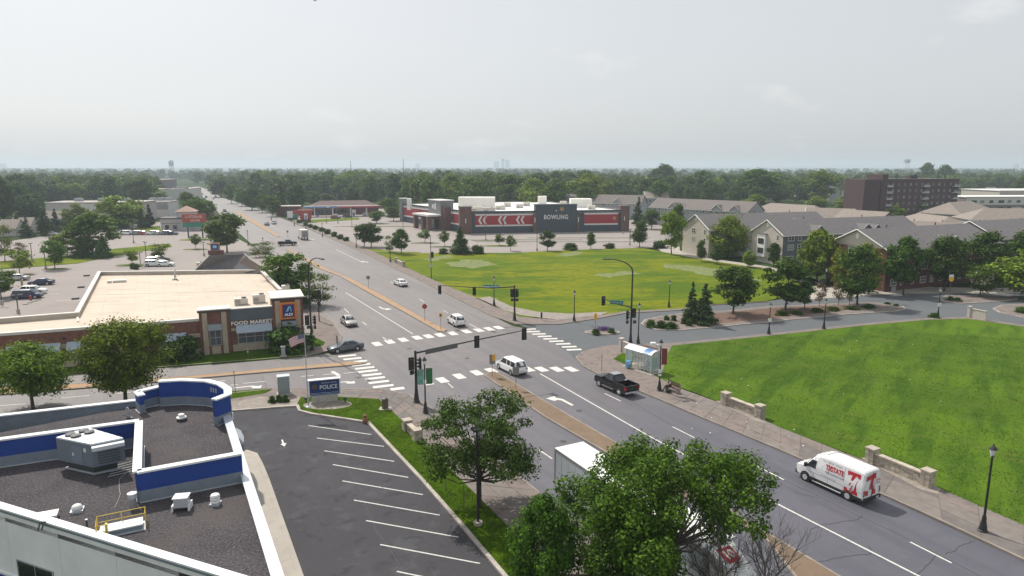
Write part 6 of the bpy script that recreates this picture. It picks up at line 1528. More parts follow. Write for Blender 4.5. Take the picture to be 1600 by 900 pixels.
# faint skyline blocks on the horizon
for i, (x, wd, ht) in enumerate([(655, 40, 62), (776, 50, 85), (786, 30, 110), (793, 45, 95), (14, 90, 60), (1575, 40, 60)]):
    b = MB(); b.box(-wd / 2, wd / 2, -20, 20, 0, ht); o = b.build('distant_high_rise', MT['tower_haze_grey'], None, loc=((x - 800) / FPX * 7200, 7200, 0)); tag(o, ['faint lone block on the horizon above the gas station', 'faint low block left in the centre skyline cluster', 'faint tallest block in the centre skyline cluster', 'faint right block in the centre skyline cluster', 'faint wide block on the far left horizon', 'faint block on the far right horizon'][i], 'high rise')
# ------------------------------------------------------------------ vehicles
def paint(name, col, metal=.0, rough=.3):
    m = M(name, col, rough, metal); b = m.node_tree.nodes['Principled BSDF']; b.inputs['Coat Weight'].default_value = .6 if max(col) > .05 else .15; b.inputs['Coat Roughness'].default_value = .06; return m
pw = paint('paint_white', (.78, .78, .78)); pbk = paint('paint_black', (.004, .004, .005), 0, .12); psil = paint('paint_silver', (.42, .41, .38), .5); pdg = paint('paint_dark_grey', (.10, .115, .135), .4)
pnavy = paint('paint_navy', (.012, .02, .07), .3); pred = paint('paint_red', (.28, .03, .03)); pgr = paint('paint_grey', (.22, .23, .25), .5); ptan = paint('paint_champagne', (.4, .36, .3), .4)
head_m = M('headlight', (.75, .76, .78), .1, spec=.9); tail_m = M('taillight', (.35, .01, .01), .2); chrome = M('chrome', (.75, .75, .76), .12, 1.0)
plast = M('black_plastic', (.02, .02, .021), .6); plate = M('number_plate', (.5, .55, .6), .5)
def loft(mb, secs, m=None):
    """secs: (x, half profile [(y, z)...] running from bottom centre to top centre)"""
    rings = []
    for x, pr in secs:
        r = [(x, y, z) for y, z in pr] + [(x, -y, z) for y, z in pr[::-1] if abs(y) > 1e-6]
        rings.append(r)
    n = len(rings[0]); vs = [p for r in rings for p in r]; fs_ = []
    for i in range(len(rings) - 1):
        for k in range(n): fs_.append((i * n + k, i * n + (k + 1) % n, (i + 1) * n + (k + 1) % n, (i + 1) * n + k))
    fs_.append(tuple(range(n))); fs_.append(tuple(range((len(rings) - 1) * n, len(rings) * n))[::-1])
    mb.add(vs, fs_, m)
def wheel(t, x, y, r, w_=.22, rim=rim_m):
    s = 1 if y > 0 else -1
    b = MB(); b.tube([(x, y - w_ / 2, r), (x, y - w_ / 2 + .03, r), (x, y + w_ / 2 - .03, r), (x, y + w_ / 2, r)], [r * .93, r, r, r * .93], 20)
    wo = b.build('wheel', rubber, t)
    b = MB(); yy = y + s * w_ / 2; b.tube([(x, yy - s * .02, r), (x, yy + s * .012, r)], r * .62, 14); 
    ro = b.build('rim', rim, wo)
def quad(mb, p): mb.add(p, [(0, 1, 2, 3)])
def glass_quad(name, p, t, off=.012, m=None, inset=.06):
    """a pane lying just proud of the four corners p, drawn in by inset"""
    p = [Vector(q) for q in p]; c = sum(p, Vector()) / 4; n = (p[1] - p[0]).cross(p[3] - p[0]).normalized()
    if n.dot(c - Vector((c.x * .8, 0, .8))) < 0: n = -n
    q = [x + (c - x).normalized() * inset + n * off for x in p]; b = MB()
    b.add(q + [x - n * (off + .02) for x in q], [(0, 1, 2, 3), (7, 6, 5, 4), (0, 4, 5, 1), (1, 5, 6, 2), (2, 6, 7, 3), (3, 7, 4, 0)])
    return b.build(name, m or glass_dark, t)
KIN = dict(
    sedan=dict(L=4.85, W=1.84, zr=1.44, hood=.95, zs=.93, ws=(1.15, .35), rs=(-.95, -1.75), tail=1.02, tw=.60, wb=(1.42, -1.40), r=.33),
    suv=dict(L=4.6, W=1.86, zr=1.69, hood=1.08, zs=1.06, ws=(1.15, .45), rs=(-1.75, -2.18), tail=1.10, tw=.66, wb=(1.36, -1.33), r=.36),
    minivan=dict(L=5.1, W=1.96, zr=1.76, hood=1.05, zs=1.02, ws=(1.65, .72), rs=(-2.15, -2.45), tail=1.06, tw=.74, wb=(1.55, -1.5), r=.34),
    hatch=dict(L=4.3, W=1.78, zr=1.5, hood=.98, zs=.95, ws=(1.05, .3), rs=(-1.35, -2.0), tail=1.0, tw=.62, wb=(1.3, -1.3), r=.32))
def car(kind, pm, loc, az, label, cat=None, detail=True, group=None, lit=False):
    k = KIN[kind]; rz = R(90 - az)
    t = thing({'sedan': 'parked_car', 'suv': 'sport_utility_car', 'minivan': 'minivan', 'hatch': 'small_car'}[kind] if False else 'car', label, cat or 'car', (loc[0], loc[1], .02), rz, group)
    h = k['L'] / 2; w = k['W'] / 2; zs = k['zs']
    P = lambda zb, z1, z2, wy: [(0, zb), (wy * .88, zb), (wy, zb + .16), (wy * 1.0, z1 - .16), (wy * .95, z1 - .03), (wy * .80, z1 + .01), (0, z2)]
    cowl = k['ws'][0]
    secs = [(h, P(.38, zs * .66, zs * .70, w * .74)), (h - .10, P(.26, zs * .76, zs * .80, w * .88)), (h - .45, P(.2, k['hood'] - .12, k['hood'] - .06, w * .97)), (cowl, P(.2, zs - .02, k['hood'] + .03, w)), (0, P(.2, zs + .01, zs + .03, w)),
            (k['rs'][1] + .5, P(.2, zs + .03, zs + .05, w)), (-h + .35, P(.22, k['tail'] - .04, k['tail'], w * .96)), (-h + .08, P(.28, k['tail'] - .1, k['tail'] - .06, w * .90)), (-h, P(.42, k['tail'] - .26, k['tail'] - .24, w * .82))]
    b = MB(); loft(b, secs); body = b.build('body', pm, t, smooth=True)
    md = body.modifiers.new('b', 'EDGE_SPLIT'); md.split_angle = R(32)
    bw_, tw, zr = w * .88, k['tw'], k['zr']
    C_ = lambda f, ww: [(0, zs - .05), (bw_, zs - .05), (bw_, zs + .005), (ww, zs + (zr - .05 - zs) * f), (ww * .82, zs + (zr - zs) * f), (0, zs + (zr + .02 - zs) * f)]
    wf, wt = k['ws']; rt_, rb_ = k['rs']
    b = MB(); loft(b, [(wf, C_(.02, bw_ * .98)), (wt, C_(1, tw)), ((wt + rt_) / 2, C_(1.015, tw * 1.02)), (rt_, C_(1, tw * .97)), (rb_, C_(.04, bw_ * .94))]); cab = b.build('cabin', pm, t)
    zt = zr - .06
    glass_quad('windshield', [(wf - .03, bw_ * .93, zs + .03), (wf - .03, -bw_ * .93, zs + .03), (wt, -tw * .84, zt + .05), (wt, tw * .84, zt + .05)], t, inset=.05)
    glass_quad('rear_window', [(rb_ + .02, -bw_ * .9, zs + .05), (rb_ + .02, bw_ * .9, zs + .05), (rt_, tw * .80, zt + .04), (rt_, -tw * .80, zt + .04)], t, inset=.06)
    md_ = (wf + rb_) / 2 + .15
    for s in (1, -1):
        glass_quad('side_window', [(wf - .30, s * bw_, zs + .03), (md_ + .04, s * bw_, zs + .03), (md_ + .04, s * tw * 1.01, zt - .0), (wt + .02, s * tw, zt)], t, off=.012, inset=.05)
        if kind in ('minivan', 'suv'):
            m2 = rt_ * .52
            glass_quad('side_window', [(md_ - .04, s * bw_, zs + .03), (m2 + .04, s * bw_, zs + .03), (m2 + .04, s * tw * 1.01, zt), (md_ - .04, s * tw * 1.01, zt)], t, off=.012, inset=.05)
            glass_quad('side_window', [(m2 - .04, s * bw_, zs + .03), (rb_ + .12, s * bw_, zs + .05), (rt_ + .03, s * tw * .97, zt), (m2 - .04, s * tw * 1.0, zt)], t, off=.012, inset=.06)
        else:
            glass_quad('side_window', [(md_ - .04, s * bw_, zs + .03), (rb_ + .35, s * bw_, zs + .04), (rt_ - .02, s * tw * .98, zt), (md_ - .04, s * tw * 1.01, zt)], t, off=.012, inset=.05)
        b = MB(); b.box(h - .2, h - .03, s * w * .52, s * w * .80, zs * .62, zs * .74) if s > 0 else b.box(h - .2, h - .03, s * w * .80, s * w * .52, zs * .62, zs * .74); b.build('headlight', head_m, t)
        y0, y1 = sorted((s * w * .60, s * w * .86)); b = MB(); b.box(-h + .02, -h + .25, y0, y1, k['tail'] - .30, k['tail'] - .10); b.build('taillight', tail_m, t)
        y0, y1 = sorted((s * w * .98, s * (w + .15))); b = MB(); b.box(wf - .42, wf - .28, y0, y1, zs, zs + .13); b.build('mirror', pm, t)
    b = MB(); b.box(h - .12, h + .012, -w * .5, w * .5, .42, .56); b.box(-h - .01, -h + .1, -w * .7, w * .7, .26, .42); b.build('bumper_trim', plast, t)
    b = MB(); b.box(-h - .015, -h + .12, -.16, .16, .58, .68); b.build('number_plate', plate, t)
    b = MB()
    for x in k['wb']:
        for s in (1, -1): b = MB(); b.tube([(x, s * (w * .80), k['r'] + .02), (x, s * (w + .004), k['r'] + .02)], k['r'] + .07, 18); b.build('wheel_arch', plast, t)
    for x in k['wb']:
        for s in (1, -1): wheel(t, x, s * (w - .08), k['r'], .2)
    b = MB(); b.box(k['wb'][1] + .35, k['wb'][0] - .35, -w * .9, w * .9, .16, .22); b.build('underbody', plast, t)
    return t
HD = -28
car('minivan', pw, at(799, 580), HD - 2, 'white minivan driving away on the near crosswalk', 'minivan')
car('suv', pw, at(713, 507), HD + 4, 'white sport utility car driving away beyond the far crosswalk', 'car')
car('sedan', psil, at(545, 507), 180 + HD, 'silver champagne sedan driving towards the crossing, far left lane', 'car')
car('sedan', pdg, at(540, 548), 238, 'dark grey car turning into the side street by the corner pole', 'car')
car('sedan', pw, at(626, 446), HD - 2, 'white sedan driving away alone near the yellow green lawn', 'car')
car('sedan', pgr, at(417, 352), HD, 'grey car driving away far up the avenue, left of two', 'car')
car('suv', pw, at(428, 350), HD, 'white car driving away far up the avenue, right of two', 'car')
for i, (x, y, pm, lb) in enumerate([(351, 331, pbk, 'dark car far up the avenue near the tree row'), (330, 318, pbk, 'dark car far up the avenue, right one of the pair'), (333, 311, pgr, 'grey distant car beside the avenue trees'), (322, 309, pbk, 'dark distant car in the middle of the avenue'),
                                    (316, 304, pred, 'reddish tiny car near the avenue horizon'), (337, 309, pgr, 'grey tiny car by the far kerb'), (319, 309.5, pw, 'white tiny car beside the dark distant car')]):
    car('suv' if i % 2 else 'sedan', pm, at(x, y), HD if i % 2 else 180 + HD, lb)
# parked ones
car('minivan', pnavy, at(44, 466), 76, 'dark blue minivan parked in the market lot, nearest the roof', 'minivan')
car('sedan', pnavy, at(65, 445), 256, 'deep blue sedan parked in the market lot', 'car')
car('suv', pw, at(53, 459), 76, 'white car mostly hidden behind the dark blue minivan', 'car')
car('sedan', psil, at(27, 438), 256, 'silver car half hidden under the left edge tree', 'car')
car('suv', pw, at(241, 416), 80, 'white car with dark windows parked behind the market roof, nearer one', 'car')
car('suv', psil, at(243, 411.5), 80, 'pale car parked behind the market roof, second row', 'car')
car('hatch', pw, at(259, 416), 80, 'white small car parked right of the two pale cars', 'car')
car('sedan', pbk, at(250, 408), 80, 'black car parked under the flat topped tree', 'car')
car('minivan', psil, at(78, 368), 80, 'silver car parked before the spruces', 'car')
for i, (x, pm, lb) in enumerate([(200, pw, 'white van like car parked leftmost in the far row by the spruces'), (213, pgr, 'grey car parked second in the far row'), (226, pred, 'red car parked in the far row by the shop'), (238, pw, 'white car parked in the far row beside the red one'),
                                 (248, psil, 'silver car parked in the far row'), (258, pgr, 'dark grey car parked in the far row before the towered shop'), (268, pnavy, 'dark blue car parked last in the far row')]):
    car('minivan' if i == 0 else 'suv' if i % 2 else 'sedan', pm, at(x, 367), 85 + 180 * (i % 2), lb)
car('suv', pbk, at(829, 362), 80, 'black car parked at the wall left of the lettering', 'car')
car('hatch', pw, at(921, 361), 260, 'white small car parked before the right red band', 'car')
car('suv', pbk, at(939, 361), 80, 'dark car parked before the right red band', 'car')
for i, (x, y, pm, lb) in enumerate([(527, 340, pw, 'white car fuelling under the canopy'), (543, 340, pbk, 'black car under the canopy by the third pump'), (573, 337, pw, 'white car right of the canopy columns'), (524, 342, pred, 'red car beside the white one under the canopy'), (571, 333, pgr, 'grey car behind the canopy at the right')]):
    car('suv', pm, at(x, y), 75, lb)
for i, (x, y, pm, lb) in enumerate([(1262, 443, pbk, 'black car parked beside the brick house corner'), (1254, 441, pgr, 'grey car parked before the slate blue wall'), (1290, 447, pbk, 'dark car under the yellow green tree by the brick house')]):
    car('sedan', pm, at(x, y), 60, lb)

def hull_part(name, secs, m, t, smooth=False):
    b = MB(); loft(b, secs); return b.build(name, m, t, smooth=smooth)
def pickup(loc, az, pm, label):
    t = thing('pickup_truck', label, 'pickup truck', (loc[0], loc[1], .02), R(90 - az)); w = 1.0
    P = lambda zb, z1, z2, wy: [(0, zb), (wy * .92, zb), (wy, zb + .15), (wy, z1 - .14), (wy * .96, z1), (wy * .8, z1 + .02), (0, z2)]
    hull_part('body', [(2.9, P(.5, 1.0, 1.02, w * .84)), (2.8, P(.4, 1.14, 1.16, w * .96)), (2.5, P(.38, 1.2, 1.25, w)), (1.35, P(.38, 1.26, 1.33, w)), (-.75, P(.38, 1.28, 1.28, w))], pm, t)
    hull_part('bed_floor', [(-.75, P(.5, .8, .8, w * .98)), (-2.85, P(.5, .8, .8, w * .98))], pm, t)
    for s in (1, -1):
        y0, y1 = sorted((s * .84, s * 1.0)); b = MB(); b.box(-2.85, -.75, y0, y1, .46, 1.3); b.build('bed_side', pm, t)
        b = MB(); b.box(-2.8, -.8, y0 + .03, y1 - .03, 1.3, 1.34); b.build('bed_rail', plast, t)
    b = MB(); b.box(-2.9, -2.8, -.84, .84, .72, 1.28); tg = b.build('tailgate', pm, t); b = MB(); b.box(-2.925, -2.9, -.45, .45, .92, 1.12); b.build('emblem_bar', plast, tg)
    C_ = lambda f, ww: [(0, 1.2), (.9, 1.2), (.92, 1.28), (ww, 1.28 + .58 * f), (ww * .85, 1.28 + .63 * f), (0, 1.28 + .66 * f)]
    hull_part('cabin', [(1.4, C_(.03, .9)), (.62, C_(1, .72)), (-.45, C_(1, .72)), (-.78, C_(.05, .9))], pm, t)
    b = MB(); b.box(-.4, .55, -.56, .56, 1.93, 1.96); b.build('roof_sheen', paint('paint_roof_sheen', (.3, .32, .34), .2), t)  # pale plate on the cab roof, sky sheen put into its colour
    glass_quad('windshield', [(1.36, .84, 1.32), (1.36, -.84, 1.32), (.64, -.62, 1.88), (.64, .62, 1.88)], t)
    glass_quad('rear_window', [(-.78, -.8, 1.34), (-.78, .8, 1.34), (-.47, .6, 1.86), (-.47, -.6, 1.86)], t)
    for s in (1, -1):
        glass_quad('side_window', [(1.1, s * .92, 1.32), (.36, s * .92, 1.32), (.36, s * .73, 1.84), (.62, s * .73, 1.84)], t, inset=.04)
        glass_quad('side_window', [(.28, s * .92, 1.32), (-.62, s * .92, 1.32), (-.42, s * .73, 1.84), (.28, s * .73, 1.84)], t, inset=.05)
        y0, y1 = sorted((s * .84, s * 1.02)); b = MB(); b.box(-2.91, -2.75, y0, y1, .82, 1.22); b.build('taillight', tail_m, t)
        y0, y1 = sorted((s * .6, s * .92)); b = MB(); b.box(2.75, 2.89, y0, y1, .9, 1.1); b.build('headlight', head_m, t)
        y0, y1 = sorted((s * 1.0, s * 1.2)); b = MB(); b.box(.95, 1.1, y0, y1, 1.25, 1.5); b.build('mirror', plast, t)
        y0, y1 = sorted((s * 1.0, s * 1.1)); b = MB(); b.box(-.9, 1.2, y0, y1, .4, .48); b.build('side_step', chrome, t)
        for x in (1.85, -1.8): wheel(t, x, s * .89, .41, .26, chrome)
    b = MB()
    for x in (1.85, -1.8):
        for s in (1, -1): b = MB(); b.tube([(x, s * .8, .43), (x, s * 1.004, .43)], .5, 18); b.build('wheel_arch', plast, t)
    b = MB(); b.box(-3.05, -2.88, -.95, .95, .48, .68); b.build('rear_bumper', chrome, t); b = MB(); b.box(2.85, 2.98, -.9, .9, .48, .7); b.build('front_bumper', chrome, t)
    b = MB(); b.box(-3.2, -3.0, -.05, .05, .42, .52); b.build('tow_hitch', chrome, t)
    b = MB(); b.box(-1.25, -.85, -.7, .7, 1.0, 1.4); b.build('tool_box', chrome, t)
    return t
pickup(at(962, 609), HD - 2, pbk, 'black crew cab pickup driving away past the bus shelter')
pickup(at(449, 383.5), 62, pbk, 'black pickup crossing the avenue far off')

# white lettered van
vx, vy = at(1311, 772).x, at(1311, 772).y
vc = (at(1241, 744) + at(1348, 792)) / 2 + TD * .98
van = thing('delivery_van', 'white high roofed van with red lettering driving away in the right lanes', 'van', (vc.x, vc.y, .02), R(90 - (-29)))
V = lambda zb, zk, zt, wy, wt: [(0, zb), (wy * .94, zb), (wy, zb + .14), (wy, zk), (wy * .985, zk + .25), (wt, zt - .22), (wt * .88, zt - .05), (wt * .7, zt), (0, zt + .02)]
hull_part('body', [(3.0, V(.38, .78, 1.08, .82, .74)), (2.88, V(.34, .88, 1.20, .93, .84)), (2.5, V(.32, .98, 1.33, 1.0, .9)), (2.12, V(.32, 1.05, 1.46, 1.02, .92)), (1.35, V(.32, 1.25, 2.42, 1.03, .78)), (.9, V(.32, 1.3, 2.62, 1.03, .84)), (0, V(.32, 1.3, 2.72, 1.03, .87)), (-2.85, V(.32, 1.3, 2.70, 1.03, .87)), (-2.97, V(.36, 1.3, 2.62, 1.0, .84))], pw, van)
glass_quad('windshield', [(2.1, .86, 1.44), (2.1, -.86, 1.44), (1.42, -.72, 2.28), (1.42, .72, 2.28)], van, off=.03)
for s in (1, -1):
    glass_quad('door_window', [(2.02, s * 1.0, 1.36), (1.12, s * 1.02, 1.36), (1.12, s * .925, 2.02), (1.52, s * .93, 2.02)], van, off=.03, inset=.02)
    y0, y1 = sorted((s * 1.0, s * 1.26)); b = MB(); b.box(1.9, 2.05, y0, y1, 1.3, 1.62); b.build('mirror', plast, van)
    y0, y1 = sorted((s * .99, s * 1.055)); b = MB(); b.box(-2.92, 2.3, y0, y1, .34, .60); b.build('side_trim', plast, van)
    y0, y1 = sorted((s * 1.03, s * 1.09)); b = MB(); b.box(-1.2, 1.3, y0, y1, .30, .36); b.build('side_step', white, van)
    y0, y1 = sorted((s * .88, s * 1.0)); b = MB(); b.box(-3.0, -2.9, y0, y1, .75, 1.25); b.build('taillight', tail_m, van)
    y0, y1 = sorted((s * .6, s * .92)); b = MB(); b.box(2.8, 2.96, y0, y1, .86, 1.12); b.build('headlight', head_m, van)
    for x in (2.0, -1.75): wheel(van, x, s * .955, .36, .24, M('wheel_cover', (.62, .62, .6), .4, .3))
b = MB()
for x in (2.0, -1.75):
    for s in (1, -1):
        b = MB(); b.tube([(x, s * .8, .38), (x, s * 1.045, .38)], .46, 18); b.build('wheel_arch', plast, van)
b = MB(); b.box(2.7, 3.03, -.92, .92, .34, .62); b.build('front_bumper', plast, van); b = MB(); b.box(-3.08, -2.9, -1.0, 1.0, .36, .62); b.build('rear_bumper', plast, van)
b = MB(); b.box(-3.095, -3.05, -.75, -.45, .42, .56); b.build('number_plate', plate, van)
vred = M('van_red', (.50, .015, .03), .45); vdk = M('van_text_dark', (.12, .12, .15), .5)
def side_pt(s_, z, off=.0):   # van left side: follows the lean of the wall
    yy = 1.03 if z < 1.55 else 1.015 - (z - 1.55) / (2.48 - 1.55) * .145
    return Vector((3.0 - s_, yy + off, z))
up_s = (side_pt(3, 2.3) - side_pt(3, 1.6)).normalized()
text_on('T//STATE', .56, vred, 'lettering', van, side_pt(3.5, 1.86, .012), (-1, 0, 0), up_s, .006, .98, .02, .70)
text_on('RESTORATION', .2, vdk, 'lettering', van, side_pt(3.55, 1.50, .012), (-1, 0, 0), (0, 0, 1), .005, 1.25)
text_on('FIRE  WATER  STORM', .13, M('van_text_grey', (.4, .4, .42), .5), 'lettering', van, side_pt(3.2, 2.3, .014), (-1, 0, 0), up_s, .004, 1.4)
text_on('24 HOUR SERVICE', .12, MT['van_text_grey'], 'lettering', van, side_pt(3.0, 1.12, .012), (-1, 0, 0), (0, 0, 1), .004, 1.4)
def decal(name, P, m, parent): b = MB(); b.add(P, [tuple(range(len(P)))]); return b.build(name, m, parent)
for i, pl in enumerate([[(4.55, 2.32), (5.62, 2.36), (5.62, 2.02), (5.42, 2.02), (5.40, 2.12), (5.26, 2.12), (4.86, 1.25), (4.78, 1.25), (4.98, 2.1), (4.72, 2.06), (4.60, 1.98)],
                        [(4.42, .66), (4.62, .66), (4.70, .9), (4.60, .98), (4.42, .98)], [(5.02, .66), (5.52, .68), (5.52, .92), (5.40, .96), (5.46, 1.9), (5.30, 1.4), (5.20, .95), (5.04, .92)], [(4.78, .66), (4.92, .66), (5.12, 1.32), (5.06, 1.36)]]):
    # split at the knee so that the shapes stay on the leaning wall
    decal('red_mark', [side_pt(a, z, .016) for a, z in pl], vred, van)
def rear_pt(y, z, off=.03): return Vector((-2.985 - off + .06 * max(0, z - 2.0) * .3, y, z))
for pl in ([(.74, 2.3), (-.32, 2.46), (-.34, 2.0), (-.12, 2.05), (.12, 1.25), (.34, 1.2), (.16, 2.08), (.55, 2.0), (.78, 1.95)], [(-.02, .78), (-.38, .78), (-.38, 1.1), (-.22, 1.2), (-.2, 1.85), (-.1, 1.2), (.0, 1.05)], [(.82, .86), (.5, .8), (.5, 1.15), (.82, 1.2)]):
    decal('red_mark', [rear_pt(a, z) for a, z in pl], vred, van)
text_on('STATE', .2, vred, 'lettering', van, rear_pt(-.62, 1.82), (0, -1, 0), (0, 0, 1), .004); text_on('RESTORE', .11, vdk, 'lettering', van, rear_pt(-.62, 1.6), (0, -1, 0), (0, 0, 1), .004)
seam_m = M('panel_gap', (.16, .16, .17), .6)
for s_ in (1.72, 2.98, 4.32):
    for z0_, z1_ in ((.62, 1.55), (1.55, 2.36)): decal('panel_gap', [side_pt(s_, z0_, .006), side_pt(s_ + .022, z0_, .006), side_pt(s_ + .022, z1_, .006), side_pt(s_, z1_, .006)], seam_m, van)
decal('panel_gap', [side_pt(1.0, .98, .008), side_pt(5.85, .98, .008), side_pt(5.85, 1.0, .008), side_pt(1.0, 1.0, .008)], seam_m, van)
for i in range(5): b = MB(); b.box(-2.5 + i * .75, -2.42 + i * .75, -.6, .6, 2.70, 2.735); b.build('roof_rib', pw, van)
b = MB(); b.box(-3.02, -2.98, -.012, .012, .62, 2.5); b.build('door_seam', plast, van)

# box truck under the big tree
O_ = at(866, 779) ; tr = thing('box_truck', 'white box truck half hidden under the huge foreground tree', 'truck', (O_.x, O_.y, .02), R(90 - 152))
wt_ = M('trailer_shaded_white', (.56, .60, .66), .45, var=.05);  # white of the sides darkened to blue grey, shade put into the colour
LT = 15.6
b = MB(); b.box(.02, LT, .0, 2.55, 1.15, 4.05); b.build('cargo_box', wt_, tr)
b = MB(); b.box(.0, LT + .02, -.03, .0, 3.93, 4.08); b.box(0, LT, -.03, 0, 1.1, 1.22); b.box(0, .06, -.03, 0, 1.22, 3.93); b.box(0, LT, 2.55, 2.58, 3.93, 4.08); b.build('edge_rail', steel, tr)
for i in range(1, 17): b = MB(); b.box(LT * i / 17 - .02, LT * i / 17 + .02, -.012, 0, 1.22, 3.93); b.build('side_rib', wt_, tr)
b = MB(); b.box(.0, LT, 0, 2.55, 4.05, 4.1); b.build('roof', M('trailer_roof', (.8, .8, .79), .5), tr)
b = MB(); b.box(-.02, .02, .15, 2.4, 1.3, 3.9); b.build('rear_door', wt_, tr)
b = MB(); b.box(.3, LT - .5, .8, 1.75, .85, 1.15); b.build('chassis', plast, tr)
b = MB(); b.box(.0, .12, .1, .5, .45, 1.15); b.box(.0, .12, 2.05, 2.45, .45, 1.15); b.build('mud_flaps', plast, tr)
b = MB(); b.box(.05, .2, .3, 2.25, .45, .6); b.build('under_bar', steel, tr)
for x in (1.3, 2.6):
    for y in (.35, 2.2): wheel(tr, x, y, .5, .5)
cx0 = LT + .5
b = MB(); loft(b, [(cx0 - .1, [(0, 1.0), (1.1, 1.0), (1.18, 1.2), (1.15, 3.0), (.9, 3.35), (0, 3.4)]), (cx0 + 1.9, [(0, 1.0), (1.1, 1.0), (1.18, 1.2), (1.1, 2.6), (.9, 2.75), (0, 2.8)]), (cx0 + 2.3, [(0, 1.0), (1.05, 1.0), (1.12, 1.2), (1.05, 1.85), (.85, 1.9), (0, 1.92)]), (cx0 + 3.8, [(0, .9), (.9, .9), (.95, 1.1), (.82, 1.6), (.65, 1.72), (0, 1.75)])])
b.v = [(x, y + 1.275, z) for x, y, z in b.v]; b.build('cab', pw, tr)
b = MB(); fq = [(cx0 - .3, .25, 3.3), (cx0 - .3, 2.3, 3.3), (cx0 + 1.9, 2.1, 2.85), (cx0 + 1.9, .45, 2.85), (cx0 - .4, .3, 3.98), (cx0 - .4, 2.25, 3.98), (cx0 + 1.0, 2.0, 3.5), (cx0 + 1.0, .55, 3.5)]
b.add(fq, [(0, 3, 2, 1), (4, 5, 6, 7), (0, 1, 5, 4), (1, 2, 6, 5), (2, 3, 7, 6), (3, 0, 4, 7)]); fa = b.build('roof_fairing', pw, tr)
def lerp4(p00, p10, p11, p01, u, v): return (Vector(p00) * (1 - u) + Vector(p10) * u) * (1 - v) + (Vector(p01) * (1 - u) + Vector(p11) * u) * v
q4 = [lerp4(fq[4], fq[5], fq[6], fq[7], u, v) + Vector((0, 0, .012)) for u, v in ((.22, .15), (.8, .15), (.8, .85), (.22, .85))]
decal('red_square', q4, vred, fa)
cc = sum(q4, Vector()) / 4; nn = (q4[1] - q4[0]).cross(q4[3] - q4[0]).normalized(); upv = (q4[0] - q4[3]).normalized()
text_on('10', .75, white, 'lettering', fa, cc + Vector((0, 0, .015)), (0, 1, 0), upv, .004, 1, .03)
glass_quad('windshield', [(cx0 + 2.25, .35, 1.95), (cx0 + 2.25, 2.2, 1.95), (cx0 + 1.95, 2.15, 2.62), (cx0 + 1.95, .4, 2.62)], tr, off=.06, inset=.02)
for y in (.28, 2.27):
    for x in (cx0 + 3.0, LT - .6): wheel(tr, x, y, .5, .35)
# far off bus like truck on the avenue
bl_ = at(474, 374); t = thing('box_truck', 'small pale box truck driving away far up the avenue', 'truck', (bl_.x, bl_.y, .02), R(90 - HD))
b = MB(); b.box(-3.2, 2.2, -1.2, 1.2, .9, 3.5); b.build('cargo_box', M('truck_cream', (.62, .60, .55), .6), t); b = MB(); b.box(-3.22, -3.2, -1.0, 1.0, 1.0, 3.1); b.build('rear_door', M('truck_door_grey', (.28, .27, .28), .6), t)
b = MB(); b.box(2.2, 4.2, -1.05, 1.05, .6, 2.4); b.build('cab', pw, t)
for x in (-2, 3.2):
    for y in (-1, 1): wheel(t, x, y, .45, .3)

# ------------------------------------------------------------------ street furniture
def base_prof(h=.9, r=.17): return [(r * 1.25, 0), (r * 1.25, .08), (r * 1.0, .12), (r * .95, .3), (r * .6, h * .7), (r * .5, h), (r * .42, h + .05)]
def ped_lamp(x, y, label, h=5.6, arms=None, dark_base=True, group=None, sc_=1.0, z=.12):
    p = at(x, y); t = thing('street_lamp', label, 'street lamp', (p.x, p.y, z), random.uniform(0, 1), group)
    b = MB(); b.lathe(base_prof(1.1, .26), 0, 0, 12); b.build('base', black, t)
    b = MB(); b.tube([(0, 0, 1.0), (0, 0, h - .9)], [.085, .065], 10); b.build('pole', black, t)
    b = MB(); b.lathe([(.05, h - .95), (.16, h - .88), (.1, h - .82)], 0, 0, 10); b.build('collar', black, t)
    b = MB(); b.lathe([(.10, h - .84), (.21, h - .45), (.21, h - .40)], 0, 0, 8); b.build('lantern', M('lantern_glass', (.72, .74, .74), .2, spec=.8), t)
    b = MB(); b.lathe([(.26, h - .40), (.24, h - .34), (.10, h - .16), (.05, h - .1), (.03, h)], 0, 0, 8); b.build('lamp_cap', black, t)
    return t
L1 = ped_lamp(1535, 832, 'black lantern lamp post on the slab sidewalk at the right', 6.4)
L2 = ped_lamp(1030, 612, 'black lantern lamp post with a brown banner beside the bus shelter', 6.0)
L3 = ped_lamp(665, 647, 'black lamp post with two green banners beside the mast arm signal', 6.0)
for (x, y, h, lb) in ((1201, 523, 4.9, 'lamp post at the lawn edge, leftmost of three along the curving street'), (1287, 515, 4.9, 'lamp post at the lawn edge, middle of three along the curving street'), (1465, 497, 5.2, 'lamp post in tall grass at the lawn corner with white notice'),
                      (897, 503, 5.2, 'lamp post on the gravel strip before the yellow green lawn'), (1045, 481, 5.0, 'lamp post on the far lawn edge behind the spruces'), (997, 538, 6.0, 'slim lamp post just right of the tall arched pole'), (772, 478, 5.4, 'lamp post behind the teal street sign'),
                      (1289, 455, 4.8, 'lamp post before the brick house corner')):
    ped_lamp(x, y, lb, h)
for i, (x, y, h) in enumerate([(412, 398, 5), (388, 384, 5), (460, 353, 5.2), (504, 370, 5), (424, 344, 6), (610, 410, 5.5), (557, 387, 5.2), (478, 358, 5)]):
    ped_lamp(x, y, ['dark lamp post on the left kerb of the avenue, nearer one', 'dark lamp post on the left kerb of the avenue, farther one', 'lamp post left of the hedge start', 'lamp post in front of the middle of the hedge', 'lamp post at the far right kerb by the tree row', 'lamp post at the lawn tip beside the round dark tree', 'lamp post at the left tip of the lawn by the twin trees', 'lamp post before the red monument sign'][i], h)
